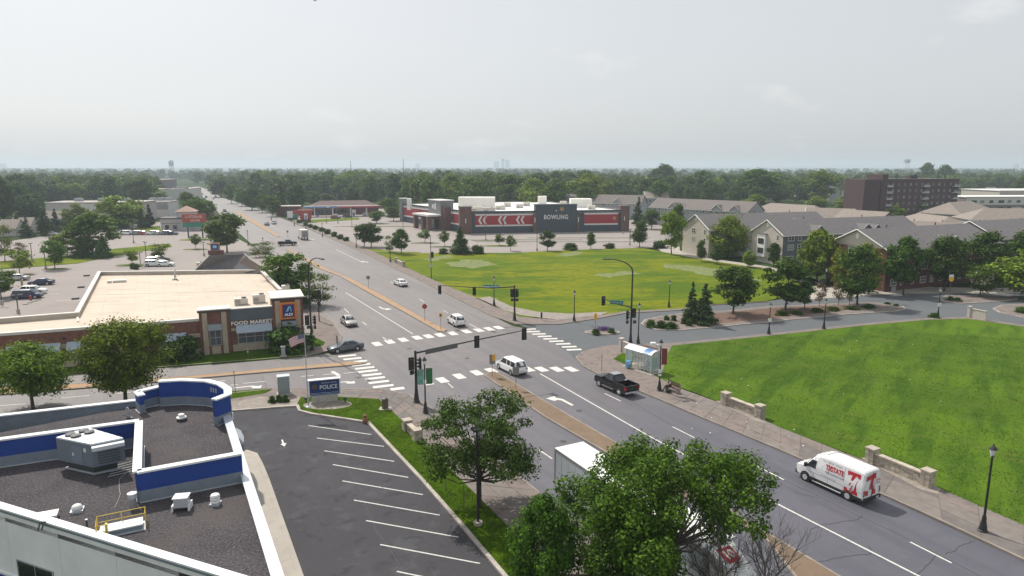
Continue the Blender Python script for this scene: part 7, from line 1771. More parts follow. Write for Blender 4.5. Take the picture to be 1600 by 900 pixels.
def banner(t, x0, x1, z0, z1, m, h, arm=True, taper=0):
    b = MB(); b.add([(x0, .0, z0 + taper), (x1, 0, z0), (x1, 0, z1), (x0, 0, z1), (x0, .02, z0 + taper), (x1, .02, z0), (x1, .02, z1), (x0, .02, z1)], [(0, 1, 2, 3), (7, 6, 5, 4), (0, 4, 5, 1), (1, 5, 6, 2), (2, 6, 7, 3), (3, 7, 4, 0)]); o = b.build('banner', m, t)
    b = MB(); s = 0 if abs(x0) < abs(x1) else 0; b.tube([(0, .01, z1 + .03), (x1 if abs(x1) > abs(x0) else x0, .01, z1 + .03)], .025, 6); b.tube([(0, .01, z0 - .02), ((x1 if abs(x1) > abs(x0) else x0) * .95, .01, z0 + .0)], .02, 6); b.build('banner_arm', black, t)
    return o
L3.rotation_euler.z = R(10); L2.rotation_euler.z = R(-15)
bg1 = M('banner_green', (.03, .16, .05), .7, var=.5, vs=1.5); bg2 = M('banner_teal', (.16, .36, .28), .7, var=.4, vs=2); bbr = M('banner_brown', (.20, .04, .03), .7, var=.2, vs=2)
banner(L3, -.75, -.1, 3.1, 4.6, bg2, 0); banner(L3, .12, .78, 3.1, 4.7, bg1, 0)
banner(L2, .12, .72, 3.1, 4.9, bbr, 0)
b = MB(); b.box(-.3, -.12, -.1, .1, 3.1, 4.7); b.build('grey_box', M('box_grey', (.4, .4, .4), .6), L2)
b = MB(); b.box(-.16, .16, -.13, -.1, 2.1, 2.5); b.box(-.18, .18, -.12, -.1, 1.75, 2.0); b.build('notice', white, L2)
cam_ = thing('camera', 'pair of white surveillance cameras on the lamp post by the bus shelter', 'camera', tuple(L2.location + Vector((0, 0, 5.3))), 0)
b = MB(); b.tube([(0, 0, 0), (-1.0, 0, .1)], .04, 6); b.build('arm', white, cam_)
for x in (-1.05, -.75): b = MB(); b.box(x - .12, x + .12, -.3, .2, .1, .32); b.build('housing', white, cam_)
b = MB(); b.tube([(-.4, 0, -.3), (-.4, 0, .1)], .14, 10); b.build('dome', white, cam_)
for (x, y, z0, lb) in ((1201, 523, 2.2, 0), (1465, 497, 2.6, 0)):
    p = at(x, y); b = MB(); b.box(-.25, .25, -.14, -.1, 2.0, 2.6); o = b.build('notice', white, None, loc=(p.x, p.y, 0)); tag(o, 'white notice fixed to the %s lamp post' % ('leftmost lawn edge' if x == 1201 else 'lawn corner'), 'notice')

sig_g = M('signal_black', (.02, .02, .02), .55); lens_r = M('lens_red_dark', (.10, .01, .01), .3); lens_y = M('lens_amber_dark', (.12, .07, .01), .3); lens_g = M('lens_green_dark', (.01, .08, .05), .3)
def signal_head(root, P, rz, n=3, plate_=True, nm='signal_head'):
    """housing with visors facing local -y after a turn by rz"""
    Mx = Matrix.Translation(Vector(P)) @ Matrix.Rotation(rz, 4, 'Z')
    b = MB(); H_ = .36 * n + .08; b.box(-.19, .19, -.08, .14, -H_ / 2, H_ / 2, M=Mx); 
    if plate_: b.box(-.30, .30, .0, .03, -H_ / 2 - .12, H_ / 2 + .12, M=Mx)
    ho = b.build(nm, sig_g, root)
    for i in range(n):
        zc = H_ / 2 - .22 - .36 * i; b = MB(); vs = []
        for k in range(12):
            a = 2 * math.pi * k / 12; vs.append(Mx @ Vector((math.cos(a) * .13, -.085, zc + math.sin(a) * .13)))
        b.add(vs, [tuple(range(12))]); b.build('lens', [lens_r, lens_y, lens_g][i], ho)
        b = MB(); vs = []
        for d_y in (-.08, -.28):
            for k in range(9):
                a = math.pi * (k / 8) * 1.15 - .23; vs.append(Mx @ Vector((math.cos(a) * .16, d_y, zc + math.sin(a) * .16)))
        b.add(vs, [(k, k + 1, 10 + k, 9 + k) for k in range(8)]); b.build('visor', sig_g, ho, recalc=False)
    return ho
def ped_head(root, P, rz):
    Mx = Matrix.Translation(Vector(P)) @ Matrix.Rotation(rz, 4, 'Z'); b = MB(); b.box(-.22, .22, -.12, .12, -.22, .22, M=Mx); o = b.build('walk_signal', sig_g, root)
    b = MB(); b.box(-.16, .16, -.13, -.12, -.16, .16, M=Mx); b.build('walk_face', M('walk_face', (.05, .05, .055), .3), o)
teal = M('sign_teal', (.01, .22, .22), .5)
def mast(label, x, y, zp, arm_pts, heads, polehead=(), name='traffic_signal', r=.15, sign=None, z=.12):
    """arm_pts, heads: given as world points"""
    p = at(x, y); t = thing(name, label, 'traffic signal', (p.x, p.y, z)); L_ = t.location
    b = MB(); b.lathe([(.38, 0), (.38, .1), (.30, .16), (.27, .45), (.19, 1.1), (.16, 1.5), (.155, 1.55)], 0, 0, 14); b.build('base', black, t)
    b = MB(); b.tube([(0, 0, 1.5), (0, 0, zp)], [r, r * .85], 12); b.build('pole', black, t)
    A = [Vector((0, 0, zp - .25))] + [Vector((q[0] - p.x, q[1] - p.y, q[2] - z)) for q in arm_pts]
    b = MB(); b.tube(A, [.11] + [.10 - .05 * (i + 1) / len(arm_pts) for i in range(len(arm_pts))], 8); b.build('mast_arm', black, t)
    for (q, rz) in heads: signal_head(t, (q[0] - p.x, q[1] - p.y, q[2] - z), rz)
    for (dx, dy, dz, rz, n) in polehead:
        if n == 1: ped_head(t, (dx, dy, dz), rz)
        else: signal_head(t, (dx, dy, dz), rz, n)
        b = MB(); b.tube([(0, 0, dz), (dx, dy, dz)], .03, 6); b.build('bracket', black, t)
    if sign:
        a0, a1, z0, z1, m, txt = sign; q0, q1 = A[-2].lerp(A[-1], a0) if a0 >= 0 else A[0], None
        q0 = A[0].lerp(A[-1], a0); q1 = A[0].lerp(A[-1], a1); d = (q1 - q0); d.z = 0; d.normalize(); n = Vector((d.y, -d.x, 0))
        if n.y > 0: n = -n
        b = MB(); v = [q0 + n * .13 + Vector((0, 0, z0)), q1 + n * .13 + Vector((0, 0, z0)), q1 + n * .13 + Vector((0, 0, z1)), q0 + n * .13 + Vector((0, 0, z1))]
        b.add(v + [k + n * .03 for k in v], [(3, 2, 1, 0), (4, 5, 6, 7), (0, 1, 5, 4), (1, 2, 6, 5), (2, 3, 7, 6), (3, 0, 4, 7)]); so_ = b.build('street_sign', m, t)
        if txt:
            c = (v[0] + v[2]) / 2 + n * .04; dd = d if d.x > 0 else -d; text_on(txt, (z1 - z0) * .6, white, 'lettering', so_, c, dd, (0, 0, 1), .005, 1.1, .01)
    return t
W2 = lambda x, y, z: (at(x, y, z).x, at(x, y, z).y, z)
mast('black mast arm signal reaching over the avenue from the near left corner', 651, 630, 5.7, [W2(700, 541, 5.7), W2(745, 531, 5.95), W2(790, 522, 6.15), W2(819, 516, 6.25)],
     [(W2(745, 534, 5.8), R(200)), (W2(819, 522, 6.0), R(200))], ((-.45, -.1, 4.3, R(20), 3), (.45, 0, 4.3, R(-70), 3), (-.4, -.1, 3.35, R(60), 1), (.4, .1, 3.3, R(-60), 1)), sign=(.08, .36, -.35, .18, M('sign_back_grey', (.12, .12, .12), .6), None))
mast('black mast arm signal with teal street sign on the far right corner', 804, 502, 5.9, [W2(770, 450, 6.0), W2(741, 449, 6.0), W2(687, 446, 6.15)],
     [(W2(741, 455, 5.7), R(-28)), (W2(687, 453, 5.75), R(-28))], ((-.4, -.1, 4.6, R(-10), 3), (.4, -.1, 4.6, R(40), 3), (-.4, -.1, 3.5, R(-10), 1), (.4, -.1, 3.5, R(40), 1)), sign=(.21, .42, -.28, .28, teal, 'Shingle Ck Pkwy'))
def arched(label, x, y, h, end, arm=None, heads=(), polehead=(), sign=None):
    p = at(x, y); t = thing('signal_pole', label, 'traffic signal', (p.x, p.y, .12)); z = .12
    b = MB(); b.lathe([(.34, 0), (.34, .1), (.27, .16), (.22, .6), (.17, 1.1), (.15, 1.4)], 0, 0, 14); b.build('base', black, t)
    e = Vector((end[0] - p.x, end[1] - p.y, end[2] - z)); top = Vector((0, 0, h * .86)); P = [Vector((0, 0, 1.3)), Vector((0, 0, h * .5)), top]
    for k in range(1, 7):
        a = k / 7 * math.pi / 2; P.append(Vector((e.x * (1 - math.cos(a)), e.y * (1 - math.cos(a)), top.z + (e.z - top.z) * math.sin(a))))
    P.append(e); b = MB(); b.tube(P, [.14] + [.12 - .008 * i for i in range(len(P) - 1)], 10); b.build('pole', black, t)
    d = e.copy(); d.z = 0; d.normalize(); b = MB(); Mx = Matrix.Translation(e) @ Matrix.Rotation(math.atan2(d.y, d.x), 4, 'Z'); b.box(-.1, .9, -.18, .18, -.07, .09, M=Mx); b.build('lamp_head', darkgrey, t)
    if arm:
        A = [Vector((0, 0, arm[0]))] + [Vector((q[0] - p.x, q[1] - p.y, q[2] - z)) for q in arm[1:]]; b = MB(); b.tube(A, [.1, .07][:1] + [.07] * (len(A) - 1), 8); b.build('mast_arm', black, t)
        if sign:
            q0 = A[0].lerp(A[-1], sign[0]); q1 = A[0].lerp(A[-1], sign[1]); c = (q0 + q1) / 2; L_ = (q1 - q0).length
            Mx = Matrix.Translation(c) @ Matrix.Rotation(R(sign[2]), 4, 'Z'); b = MB(); b.box(-.95, .95, -.05, -.02, -.25, .28, M=Mx); so_ = b.build('street_sign', teal, t)
            text_on('John Martin Dr', .27, white, 'lettering', so_, Mx @ Vector((0, -.06, 0)), Mx.to_3x3() @ Vector((1, 0, 0)), (0, 0, 1), .004)
    for (q, rz) in heads: signal_head(t, (q[0] - p.x, q[1] - p.y, q[2] - z), rz)
    for (dx, dy, dz, rz, n) in polehead:
        if n == 1: ped_head(t, (dx, dy, dz), rz)
        else: signal_head(t, (dx, dy, dz), rz, n)
    return t
q = at(985, 537)
arched('tall arched pole with teal street sign at the right corner by the bus shelter', 985, 537, 12.0, (q.x - 1.9, q.y - 1.2, 12.3) if False else W2(952, 405, 12.2)[:2] + (12.2,), (5.2, W2(960, 474, 5.7), W2(943, 466, 5.9)), ((W2(943, 470, 5.5), R(20)),), ((-.55, -.1, 4.1, R(60), 3), (.35, -.1, 4.4, R(0), 3), (-.55, -.1, 3.1, R(60), 1), (.5, .0, 3.1, R(0), 1)), sign=(.3, .75, -15))
arched('tall arched pole with flag like signals at the food market corner', 488, 548, 13.0, W2(501, 404, 13.4)[:2] + (13.4,), None, (), ((-.5, 0, 4.2, R(20), 3), (.5, .1, 4.2, R(-60), 3), (-.4, .1, 3.2, R(20), 1), (.5, .1, 3.2, R(-60), 1)))
p = at(499, 503); t = thing('signal_post', 'short black signal post beyond the food market corner', 'traffic signal', (p.x, p.y, .12)); b = MB(); b.tube([(0, 0, 0), (0, 0, 5.2)], .09, 8); b.build('post', black, t); signal_head(t, (.2, 0, 4.4), R(20)); ped_head(t, (0, 0, 3.0), 0)
p = at(674, 436); t = thing('utility_post', 'slim pole with small signal and notices at the lawn edge of the far sidewalk', 'pole', (p.x, p.y, .12)); b = MB(); b.tube([(0, 0, 0), (0, 0, 9.5)], [.1, .06], 8); b.build('pole', black, t); signal_head(t, (.35, 0, 5.4), R(-28)); b = MB(); b.box(-.35, .35, -.12, -.08, 2.6, 3.4); b.box(-.5, -.1, -.1, -.06, 4.2, 5.6); b.build('notices', M('notice_pale', (.5, .5, .48), .6), t)
# lot light
p = at(747, 822); t = thing('lot_light', 'tall black square lot light beside the dark tree on the grass strip', 'street lamp', (p.x, p.y, .12), R(28))
b = MB(); b.tube([(0, 0, 0), (0, 0, .25)], .32, 14); b.build('footing', kerb_m, t); b = MB(); b.box(-.07, .07, -.07, .07, .25, 7.0); b.build('pole', black, t); b = MB(); b.box(-.28, .28, -.16, .5, 6.95, 7.12); b.build('lamp_head', black, t); b = MB(); b.box(-.2, .2, .05, .4, 6.93, 6.95); b.build('lens', M('lens_pale2', (.6, .6, .58), .3), t)
# lot lamps in the distance
def lotlamp(x, y, ty, lb, two=True):
    p = at(x, y); h = height_at(x, y, ty); t = thing('lot_light', lb, 'street lamp', (p.x, p.y, 0), random.uniform(0, 3)); b = MB(); b.tube([(0, 0, 0), (0, 0, .8)], .28, 10); b.build('footing', kerb_m, t); b = MB(); b.tube([(0, 0, .8), (0, 0, h)], .09, 8); b.build('pole', darkgrey, t); b = MB(); b.box(-.9, -.2, -.2, .2, h - .1, h + .06); b.build('lamp_head', darkgrey, t)
    b = MB(); b.box(.2, .9, -.2, .2, h - .1, h + .06); b.build('lamp_head', darkgrey, t)
for a in [(209, 380, 343, 'lot light between spruce row and market roof'), (229, 408, 378, 'lot light on the grass island behind the market roof'), (220, 417, 395, 'short lot light beside the pale cars'), (51, 409, 380, 'lot light left of the loose green tree'), (72, 421, 389, 'lot light beside the young tree with round shadow'),
          (29, 490, 461, 'lot light cut by the market parapet at the left'), (3, 476, 440, 'lot light at the left frame edge'), (550, 355, 330, 'lot light left in the wide lot'), (510, 349, 325, 'lot light beside the hedge in front of the canopy'), (528, 349, 327, 'lot light in front of the canopy middle'), (630, 364, 336, 'lot light left of the brick entrance'),
          (759, 376, 334, 'lot light below the first chevron'), (787, 368, 345, 'lot light below the second chevron'), (839, 392, 362, 'lot light on the lawn edge left of the dark round tree'), (984, 383, 358, 'lot light on the lawn edge near the right end'), (319, 400, 378, 'thin light post left of the small blue sign'), (292, 352, 330, 'light post before the towered shop'),
          (973, 365, 345, 'lot light at the right end of the hall wall'), (1210, 350, 330, 'light post behind the second gable roof')]: lotlamp(*a)
# signs
def post_sign(x, y, h, label, shape='rect', col=None, w_=.6, hh=.75, name='road_sign', rz=0, extra=None, z=.12, post=M('sign_post', (.12, .12, .11), .7)):
    p = at(x, y); t = thing(name, label, 'sign', (p.x, p.y, z), rz); b = MB(); b.tube([(0, 0, 0), (0, 0, h)], .035, 6); b.build('post', post, t)
    b = MB(); 
    if shape == 'rect': b.box(-w_ / 2, w_ / 2, -.06, -.035, h - hh, h)
    else:
        n = 8 if shape == 'oct' else (4 if shape == 'diamond' else 20); off = math.pi / 8 if shape == 'oct' else 0
        vs = [(math.cos(2 * math.pi * k / n + off) * w_ / 2, -.04, h - w_ / 2 + math.sin(2 * math.pi * k / n + off) * w_ / 2) for k in range(n)]
        b.add(vs + [(a, -.06, c) for a, _, c in vs], [tuple(range(n)), tuple(range(2 * n - 1, n - 1, -1))] + [(k, (k + 1) % n, n + (k + 1) % n, n + k) for k in range(n)])
    b.build('sign_face', col or white, t)
    if extra:
        for (x0, x1, z0, z1, m) in extra: b = MB(); b.box(x0, x1, -.075, -.06, z0, z1); b.build('sign_mark', m, t)
    return t
yel = M('sign_yellow', (.80, .42, .02), .5); rdm = M('sign_red_flat', (.38, .03, .03), .5); bk_s = M('sign_back', (.22, .21, .20), .6)
post_sign(664, 503, 2.9, 'dark red round sign on the far median tip', 'oct', rdm, .85, extra=[(-.2, .2, 2.42, 2.5, bk_s)])
post_sign(689, 516, 2.6, 'yellow marker sign at the end of the far median', 'rect', yel, .5, .6, extra=[(-.12, .12, 2.1, 2.4, black)]); 
post_sign(576, 452, 2.7, 'small grey sign on the far median', 'rect', bk_s, .7, .7)
post_sign(769, 589, 2.7, 'yellow and black marker sign at the tip of the near median', 'rect', bk_s, .7, 1.2, extra=[(.0, .4, 1.9, 2.7, yel)], rz=R(20))
post_sign(806, 609, 2.6, 'grey backed sign on the near median behind the white minivan', 'rect', bk_s, .75, .95)
post_sign(930, 521, 3.0, 'yellow marker sign among the flowers of the small island', 'rect', yel, .4, 1.0)
post_sign(1394, 474, 3.0, 'pale sign at the point of the planted island', 'rect', bk_s, .8, 1.1)
post_sign(1483, 467, 4.2, 'yellow round sign under a white square sign', 'round', yel, .95, extra=[]).location.z = .12
p = at(1483, 467); b = MB(); b.box(-.42, .42, -.06, -.03, 3.55, 4.6); b2 = b.build('speed_sign', white, None, loc=(p.x, p.y + .05, .12)); tag(b2, 'white square sign above the yellow round sign', 'sign')
post_sign(528, 560, 3.0, 'narrow dark sign on the side street median tip', 'rect', bk_s, .22, 1.0)
post_sign(368, 616, 2.6, 'thin bare post on the verge by the side street', 'rect', bk_s, .12, .1)
post_sign(450, 374, 3.0, 'small sign on the median behind the distant pickup', 'rect', bk_s, .7, .7)
post_sign(388, 561, 1.3, 'short red and white post in front of the food market', 'rect', white, .16, .5, extra=[(-.09, .09, 1.0, 1.2, rdm)])
post_sign(940, 582, 2.2, 'short dark post at the kerb left of the bus shelter', 'rect', bk_s, .1, .2)
post_sign(697, 768, 1.9, 'thin grey stake under the dark tree, left one', 'rect', bk_s, .06, .1); post_sign(725, 795, 1.8, 'thin grey stake under the dark tree, right one', 'rect', bk_s, .06, .1)
post_sign(846, 501, 1.3, 'short dark hydrant like post on the gravel strip', 'rect', black, .3, .9)
post_sign(36, 455, 2.2, 'small tan marker post among the parked cars', 'rect', M('tan_marker', (.35, .3, .18), .7), .5, 1.6)
# police sign
p = (at(490, 629) + at(529, 624)) / 2; p = at(508, 628)
ps = thing('monument_sign', 'blue monument sign lettered POLICE on a stone base', 'sign', (p.x, p.y, .12), R(18))
b = MB(); b.box(-1.35, 1.35, -.35, .35, 0, .75); b.build('stone_base', M('sign_stone', (.42, .40, .36), .9, var=.25, vs=4), ps)
b = MB(); b.box(-1.55, 1.55, -.25, .25, .75, 2.35); bd = b.build('board', M('board_blue', (.008, .025, .14), .5), ps)
b = MB(); b.box(-1.68, -1.55, -.29, .29, .7, 2.42); b.box(1.55, 1.68, -.29, .29, .7, 2.42); b.box(-1.72, 1.72, -.32, .32, 2.42, 2.5); b.build('frame', capw, ps)
b = MB()
for i in range(3): 
    z = .80 + i * .11; v = [(-1.5 + k * .2, -.262, z + .03 * math.sin(k * .9 + i)) for k in range(16)]; b.tube(v, .018, 4)
b.build('wave_lines', M('wave_pale', (.35, .45, .55), .5), bd)
text_on('POLICE', .62, M('letter_silver', (.6, .64, .66), .4), 'lettering', bd, (.42, -.27, 1.62), (1, 0, 0), (0, 0, 1), .015, 1.0, .012, .92)
text_on('BROOKLYN CENTER', .17, MT['letter_silver'], 'lettering', bd, (.5, -.27, 2.1), (1, 0, 0), (0, 0, 1), .01)
b = MB(); b.tube([(-1.02, -.265, 1.75), (-1.02, -.255, 1.75)], .32, 16); b.build('round_emblem', M('emblem_dark', (.05, .06, .06), .6), bd); b = MB(); b.tube([(-1.02, -.275, 1.75), (-1.02, -.265, 1.75)], .2, 12); b.build('round_emblem_core', M('emblem_brown', (.12, .07, .05), .6), bd)
for (dx, lb) in ((-1.9, 'small ground floodlight left of the police sign'), (2.3, 'small ground floodlight right of the police sign')):
    q = ps.location + Vector((dx, -.5, 0)); t = thing('floodlight', lb, 'floodlight', tuple(q), 0); b = MB(); b.tube([(0, 0, 0), (0, 0, .35)], .05, 6); b.build('stem', black, t); b = MB(); b.box(-.16, .16, -.1, .12, .3, .55); b.build('head', darkgrey, t)
# flag and flagpole
p = at(482, 638); fp = thing('flagpole', 'tall silver flagpole beside the police sign', 'flagpole', (p.x, p.y, .12)); hF = height_at(482, 638, 512)
b = MB(); b.tube([(0, 0, 0), (0, 0, hF)], [.07, .04], 8); b.build('pole', M('pole_silver', (.6, .62, .64), .35, .5), fp); b = MB(); b.lathe([(0, hF), (.08, hF + .05), (.08, hF + .12), (0, hF + .18)], 0, 0, 8); b.build('finial', steel, fp); b = MB(); b.lathe([(.3, 0), (.25, .12), (.1, .15)], 0, 0, 12); b.build('base', coping_g, fp)
fl_ = thing('flag', 'striped red white and blue flag hanging from the silver pole', 'flag', (p.x, p.y, hF - .75 + .12), R(188))
fr_r = M('flag_red', (.42, .05, .06), .8); fr_w = M('flag_white', (.75, .74, .76), .8); fr_b = M('flag_blue', (.03, .03, .15), .8)
def flag_pt(u, v):
    x = .06 + 1.55 * u * (1 - .12 * v); z = -.95 * v - .50 * u ** 1.6; y = .12 * math.sin(u * 7 + v * 2) * u; return (x, y, z)
for i in range(13):
    b = MB(); u0 = .4 if i < 7 else 0; n = 12
    vs = []; 
    for k in range(n + 1): u = u0 + (1 - u0) * k / n; vs += [flag_pt(u, i / 13), flag_pt(u, (i + 1) / 13)]
    b.add(vs, [(2 * k, 2 * k + 1, 2 * k + 3, 2 * k + 2) for k in range(n)]); b.build('stripe', fr_r if i % 2 == 0 else fr_w, fl_, recalc=False)
b = MB(); vs = []; n = 6
for k in range(n + 1):
    for j in range(4): vs.append(flag_pt(.4 * k / n, 7 / 13 * j / 3))
b.add(vs, [(4 * k + j, 4 * k + j + 1, 4 * k + j + 5, 4 * k + j + 4) for k in range(n) for j in range(3)]); cn = b.build('canton', fr_b, fl_, recalc=False)
b = MB()
for r_ in range(5):
    for c in range(6):
        q = Vector(flag_pt(.4 * (c + .5 + .25 * (r_ % 2)) / 6.6, 7 / 13 * (r_ + .5) / 5)); 
        for sgn in (1, -1):
            vs = [q + Vector((math.sin(k * math.pi / 5) * (.035 if k % 2 == 0 else .015), .006 * sgn, math.cos(k * math.pi / 5) * (.035 if k % 2 == 0 else .015))) for k in range(10)]; b.add(vs, [tuple(range(10))])
b.build('stars', fr_w, cn, recalc=False)
# utility cabinet, bins, bollard-like things
def cabinet(x, y, w_, d_, h_, m, lb, rz=R(20), name='utility_cabinet'):
    p = at(x, y); t = thing(name, lb, 'utility cabinet', (p.x, p.y, .12), rz); b = MB(); b.box(-w_ / 2 - .15, w_ / 2 + .15, -d_ / 2 - .15, d_ / 2 + .15, 0, .12); b.build('pad', kerb_m, t); b = MB(); b.box(-w_ / 2, w_ / 2, -d_ / 2, d_ / 2, .12, h_); b.build('body', m, t); b = MB(); b.box(-w_ / 2 - .05, w_ / 2 + .05, -d_ / 2 - .05, d_ / 2 + .05, h_, h_ + .1); b.build('lid', coping_g, t); b = MB(); b.box(-w_ / 2 + .08, w_ / 2 - .08, -d_ / 2 - .02, -d_ / 2, .25, h_ - .12); b.build('door', m, t)
cabinet(444, 617, 1.25, .9, 2.05, M('cabinet_greygreen', (.27, .32, .33), .5, .2), 'tall grey green utility cabinet on the path by the police sign')
cabinet(443, 558, .5, .4, 1.3, M('cabinet_grey', (.36, .37, .37), .6), 'small grey cabinet in front of the bush by the food market', name='meter_box')
p = at(602, 640); t = thing('litter_bin', 'round brown litter bin at the grass corner', 'bin', (p.x, p.y, .12)); b = MB(); b.lathe([(.30, 0), (.34, .05), (.34, .95), (.30, 1.0)], 0, 0, 16); b.build('body', M('bin_brown', (.13, .10, .085), .85, var=.2, vs=8), t); b = MB(); b.lathe([(.33, 1.0), (.3, 1.12), (.12, 1.18), (0, 1.18)], 0, 0, 16); b.build('lid', darkgrey, t); b = MB(); b.box(-.6, .6, -.5, .5, -.02, .03); b.build('pad', conc_pale, t)
b = MB(); b.lathe([(.28, 0), (.28, .2), (.15, .45), (.16, .7), (0, .8)], 0, 0, 10); o = b.build('hydrant', M('hydrant_red', (.25, .09, .06), .6), None, loc=tuple(at(571, 661) + Vector((0, 0, .13)))); tag(o, 'small reddish hydrant at the corner of the stall rows', 'hydrant')
# stone walls with piers
stone_a = M('stone_one', (.42, .37, .30), .95, var=.15, vs=3); stone_b = M('stone_two', (.33, .29, .245), .95, var=.15, vs=3); stone_c = M('stone_three', (.50, .44, .36), .95, var=.12, vs=3)
def stone_wall(x0, y0, x1, y1, label, h=1.0, hp=1.35, pier_b=True):
    A_, B_ = at(x0, y0), at(x1, y1); t = thing('stone_wall', label, 'wall', (A_.x, A_.y, .1)); W_ = WF(A_, B_, t, out=(-1, -1, 0)); L = W_.L
    b = MB(); W_.box(b, .3, L - .3, 0, h - .1, -.17, .10); b.build('core', M('mortar_dark', (.16, .14, .12), .95), t)
    r_ = random.Random(int(x0)); rows = 5; rh = (h - .12) / rows
    mbs = {stone_a: MB(), stone_b: MB(), stone_c: MB()}
    for side in (0, 1):
        for k in range(rows):
            s = .42 - r_.random() * .2
            while s < L - .45:
                wdt = r_.uniform(.22, .5); e = min(s + wdt, L - .4); m = r_.choice([stone_a, stone_b, stone_c]); d0 = .10 + r_.uniform(0, .03)
                if side == 0: W_.box(mbs[m], max(s, .35) + .012, e - .012, k * rh + .01, (k + 1) * rh - .01, .05, d0 + .03)
                else: W_.box(mbs[m], max(s, .35) + .012, e - .012, k * rh + .01, (k + 1) * rh - .01, -d0 - .1, -.12)
                s = e
    st = MB()
    for m in mbs: st.mats.append(m)
    for i, (m, mb_) in enumerate(mbs.items()): o_ = len(st.v); st.v += mb_.v; st.f += [[o_ + q for q in f] for f in mb_.f]; st.m += [i] * len(mb_.f)
    o = st.build('stone_courses', None, t, recalc=False); o['kind'] = 'stuff'
    n = int(L / .62)
    for i in range(n): 
        b = MB(); a, c = .35 + (L - .7) * i / n, .35 + (L - .7) * (i + 1) / n; W_.box(b, a + .006, c - .006, h - .1, h + r_.uniform(0, .012), -.28, .22); b.build('coping_stone', r_.choice([stone_a, stone_c]), t)
    for s in ((.0, L - .75) if pier_b else (0,)):
        mb_ = MB(); mb_.mats = [stone_a, stone_b, stone_c]; 
        pc = MB(); W_.box(pc, s + .04, s + .71, 0, hp - .1, -.36, .32); po = pc.build('pier', M('mortar_dark'.strip(), (.16, .14, .12), .95), t)
        for k in range(6):
            zz0, zz1 = k * (hp - .12) / 6 + .01, (k + 1) * (hp - .12) / 6 - .01
            for (s0, s1) in ((s, s + .36), (s + .385, s + .75)): W_.box(mb_, s0, s1 - .01, zz0, zz1, .2, .36 + r_.uniform(0, .02), r_.choice([stone_a, stone_b, stone_c])); W_.box(mb_, s0, s1 - .01, zz0, zz1, -.42, -.3, r_.choice([stone_a, stone_b]))
            for (a, c) in ((-.28, .0), (.02, .2)): W_.box(mb_, s - .02, s + .1, zz0, zz1, a, c, r_.choice([stone_a, stone_b, stone_c])); W_.box(mb_, s + .65, s + .77, zz0, zz1, a, c, r_.choice([stone_a, stone_b, stone_c]))
        o = mb_.build('pier_stones', None, po, recalc=False); o['kind'] = 'stuff'
        b = MB(); W_.box(b, s - .05, s + .80, hp - .1, hp + .03, -.45, .41); b.build('pier_cap', stone_a, po)
    return t
stone_wall(1129, 632, 1191, 656, 'low pale stone wall with two piers nearest the bench')
stone_wall(1355, 722, 1455, 764, 'low pale stone wall with two piers beside the white van')
stone_wall(634, 672, 654, 692, 'short stone wall half hidden behind the dark tree', .9, 1.1)
stone_wall(619, 411, 631, 418, 'small pale stone wall at the lawn edge of the far sidewalk', 1.0, 1.4)
for (a, c, lw) in (((1130, 642), (1190, 668), 1), ((1358, 735), (1455, 778), 1)): pass
surf('gravel_foot', [(1118, 628), (1132, 628), (1196, 656), (1196, 664), (1180, 660)], gravel_bed, .134); surf('gravel_foot', [(1345, 718), (1358, 716), (1470, 766), (1465, 774), (1440, 768)], gravel_bed, .134)
def plain_wall(x0, y0, x1, y1, h, lb):
    A_, B_ = at(x0, y0), at(x1, y1); t = thing('low_wall', lb, 'wall', (A_.x, A_.y, .1)); W_ = WF(A_, B_, t, out=(0, -1, 0)); m = M('pale_block', (.52, .47, .43), .9, var=.1, vs=3)
    n = max(3, int(W_.L / .8))
    for i in range(n): W_.bx('panel', W_.L * i / n + .01, W_.L * (i + 1) / n - .01, 0, h, -.12, .1, m)
    W_.bx('pier', -.5, 0, 0, h + .3, -.3, .25, m); W_.bx('cap', -.55, .05, h + .3, h + .4, -.35, .3, m); W_.bx('coping', 0, W_.L, h, h + .1, -.18, .16, m); return t
plain_wall(972, 551, 990, 559, 1.5, 'pale block wall with one pier behind the bus shelter'); plain_wall(1516, 497, 1540, 502, 1.5, 'pale block wall with one pier at the far corner of the mown lawn')
# bus shelter
s0 = at(1016, 586); s1 = at(988, 575); s2 = at(1034, 577)
dL = (at(988, 576) - at(1015.5, 585)); LS = dL.length; dL.normalize(); dW = Vector((TD.x, TD.y, 0))
bs_ = thing('bus_shelter', 'glass bus shelter with white frame and blue striped barrel roof', 'bus shelter', (s0.x, s0.y, .12)); WS = WF(s0, s0 + dL * 4, bs_, out=-dW)
Lb, Db, Hb = 4.2, 1.7, 2.35
fm = M('shelter_frame', (.62, .64, .64), .4, .3); sg = bpy.data.materials.new('shelter_glass'); sg.use_nodes = True; bsd = sg.node_tree.nodes['Principled BSDF']; bsd.inputs['Base Color'].default_value = (.55, .68, .66, 1); bsd.inputs['Roughness'].default_value = .1; bsd.inputs['Alpha'].default_value = .35
for s in (0, 1.05, 2.1, 3.15, 4.2):
    WS.bx('post', s - .04, s + .04, 0, Hb, -.04, .04, fm); WS.bx('post', s - .04, s + .04, 0, Hb, -Db - .04, -Db + .04, fm)
for z in (.25, Hb - .05): WS.bx('rail', 0, Lb, z, z + .06, -Db - .03, -Db + .03, fm); WS.bx('rail', -.03, .03, z, z + .06, -Db, 0, fm); WS.bx('rail', Lb - .03, Lb + .03, z, z + .06, -Db, 0, fm)
WS.bx('rail', 0, Lb, Hb - .05, Hb + .02, -.04, .04, fm)
for i in range(4):
    a = i * 1.05 + .05; WS.bx('pane', a, a + .95, .32, Hb - .06, -Db - .01, -Db + .01, sg)
    if i in (0, 3): WS.bx('pane', a, a + .95, .32, Hb - .06, -.01, .01, sg)
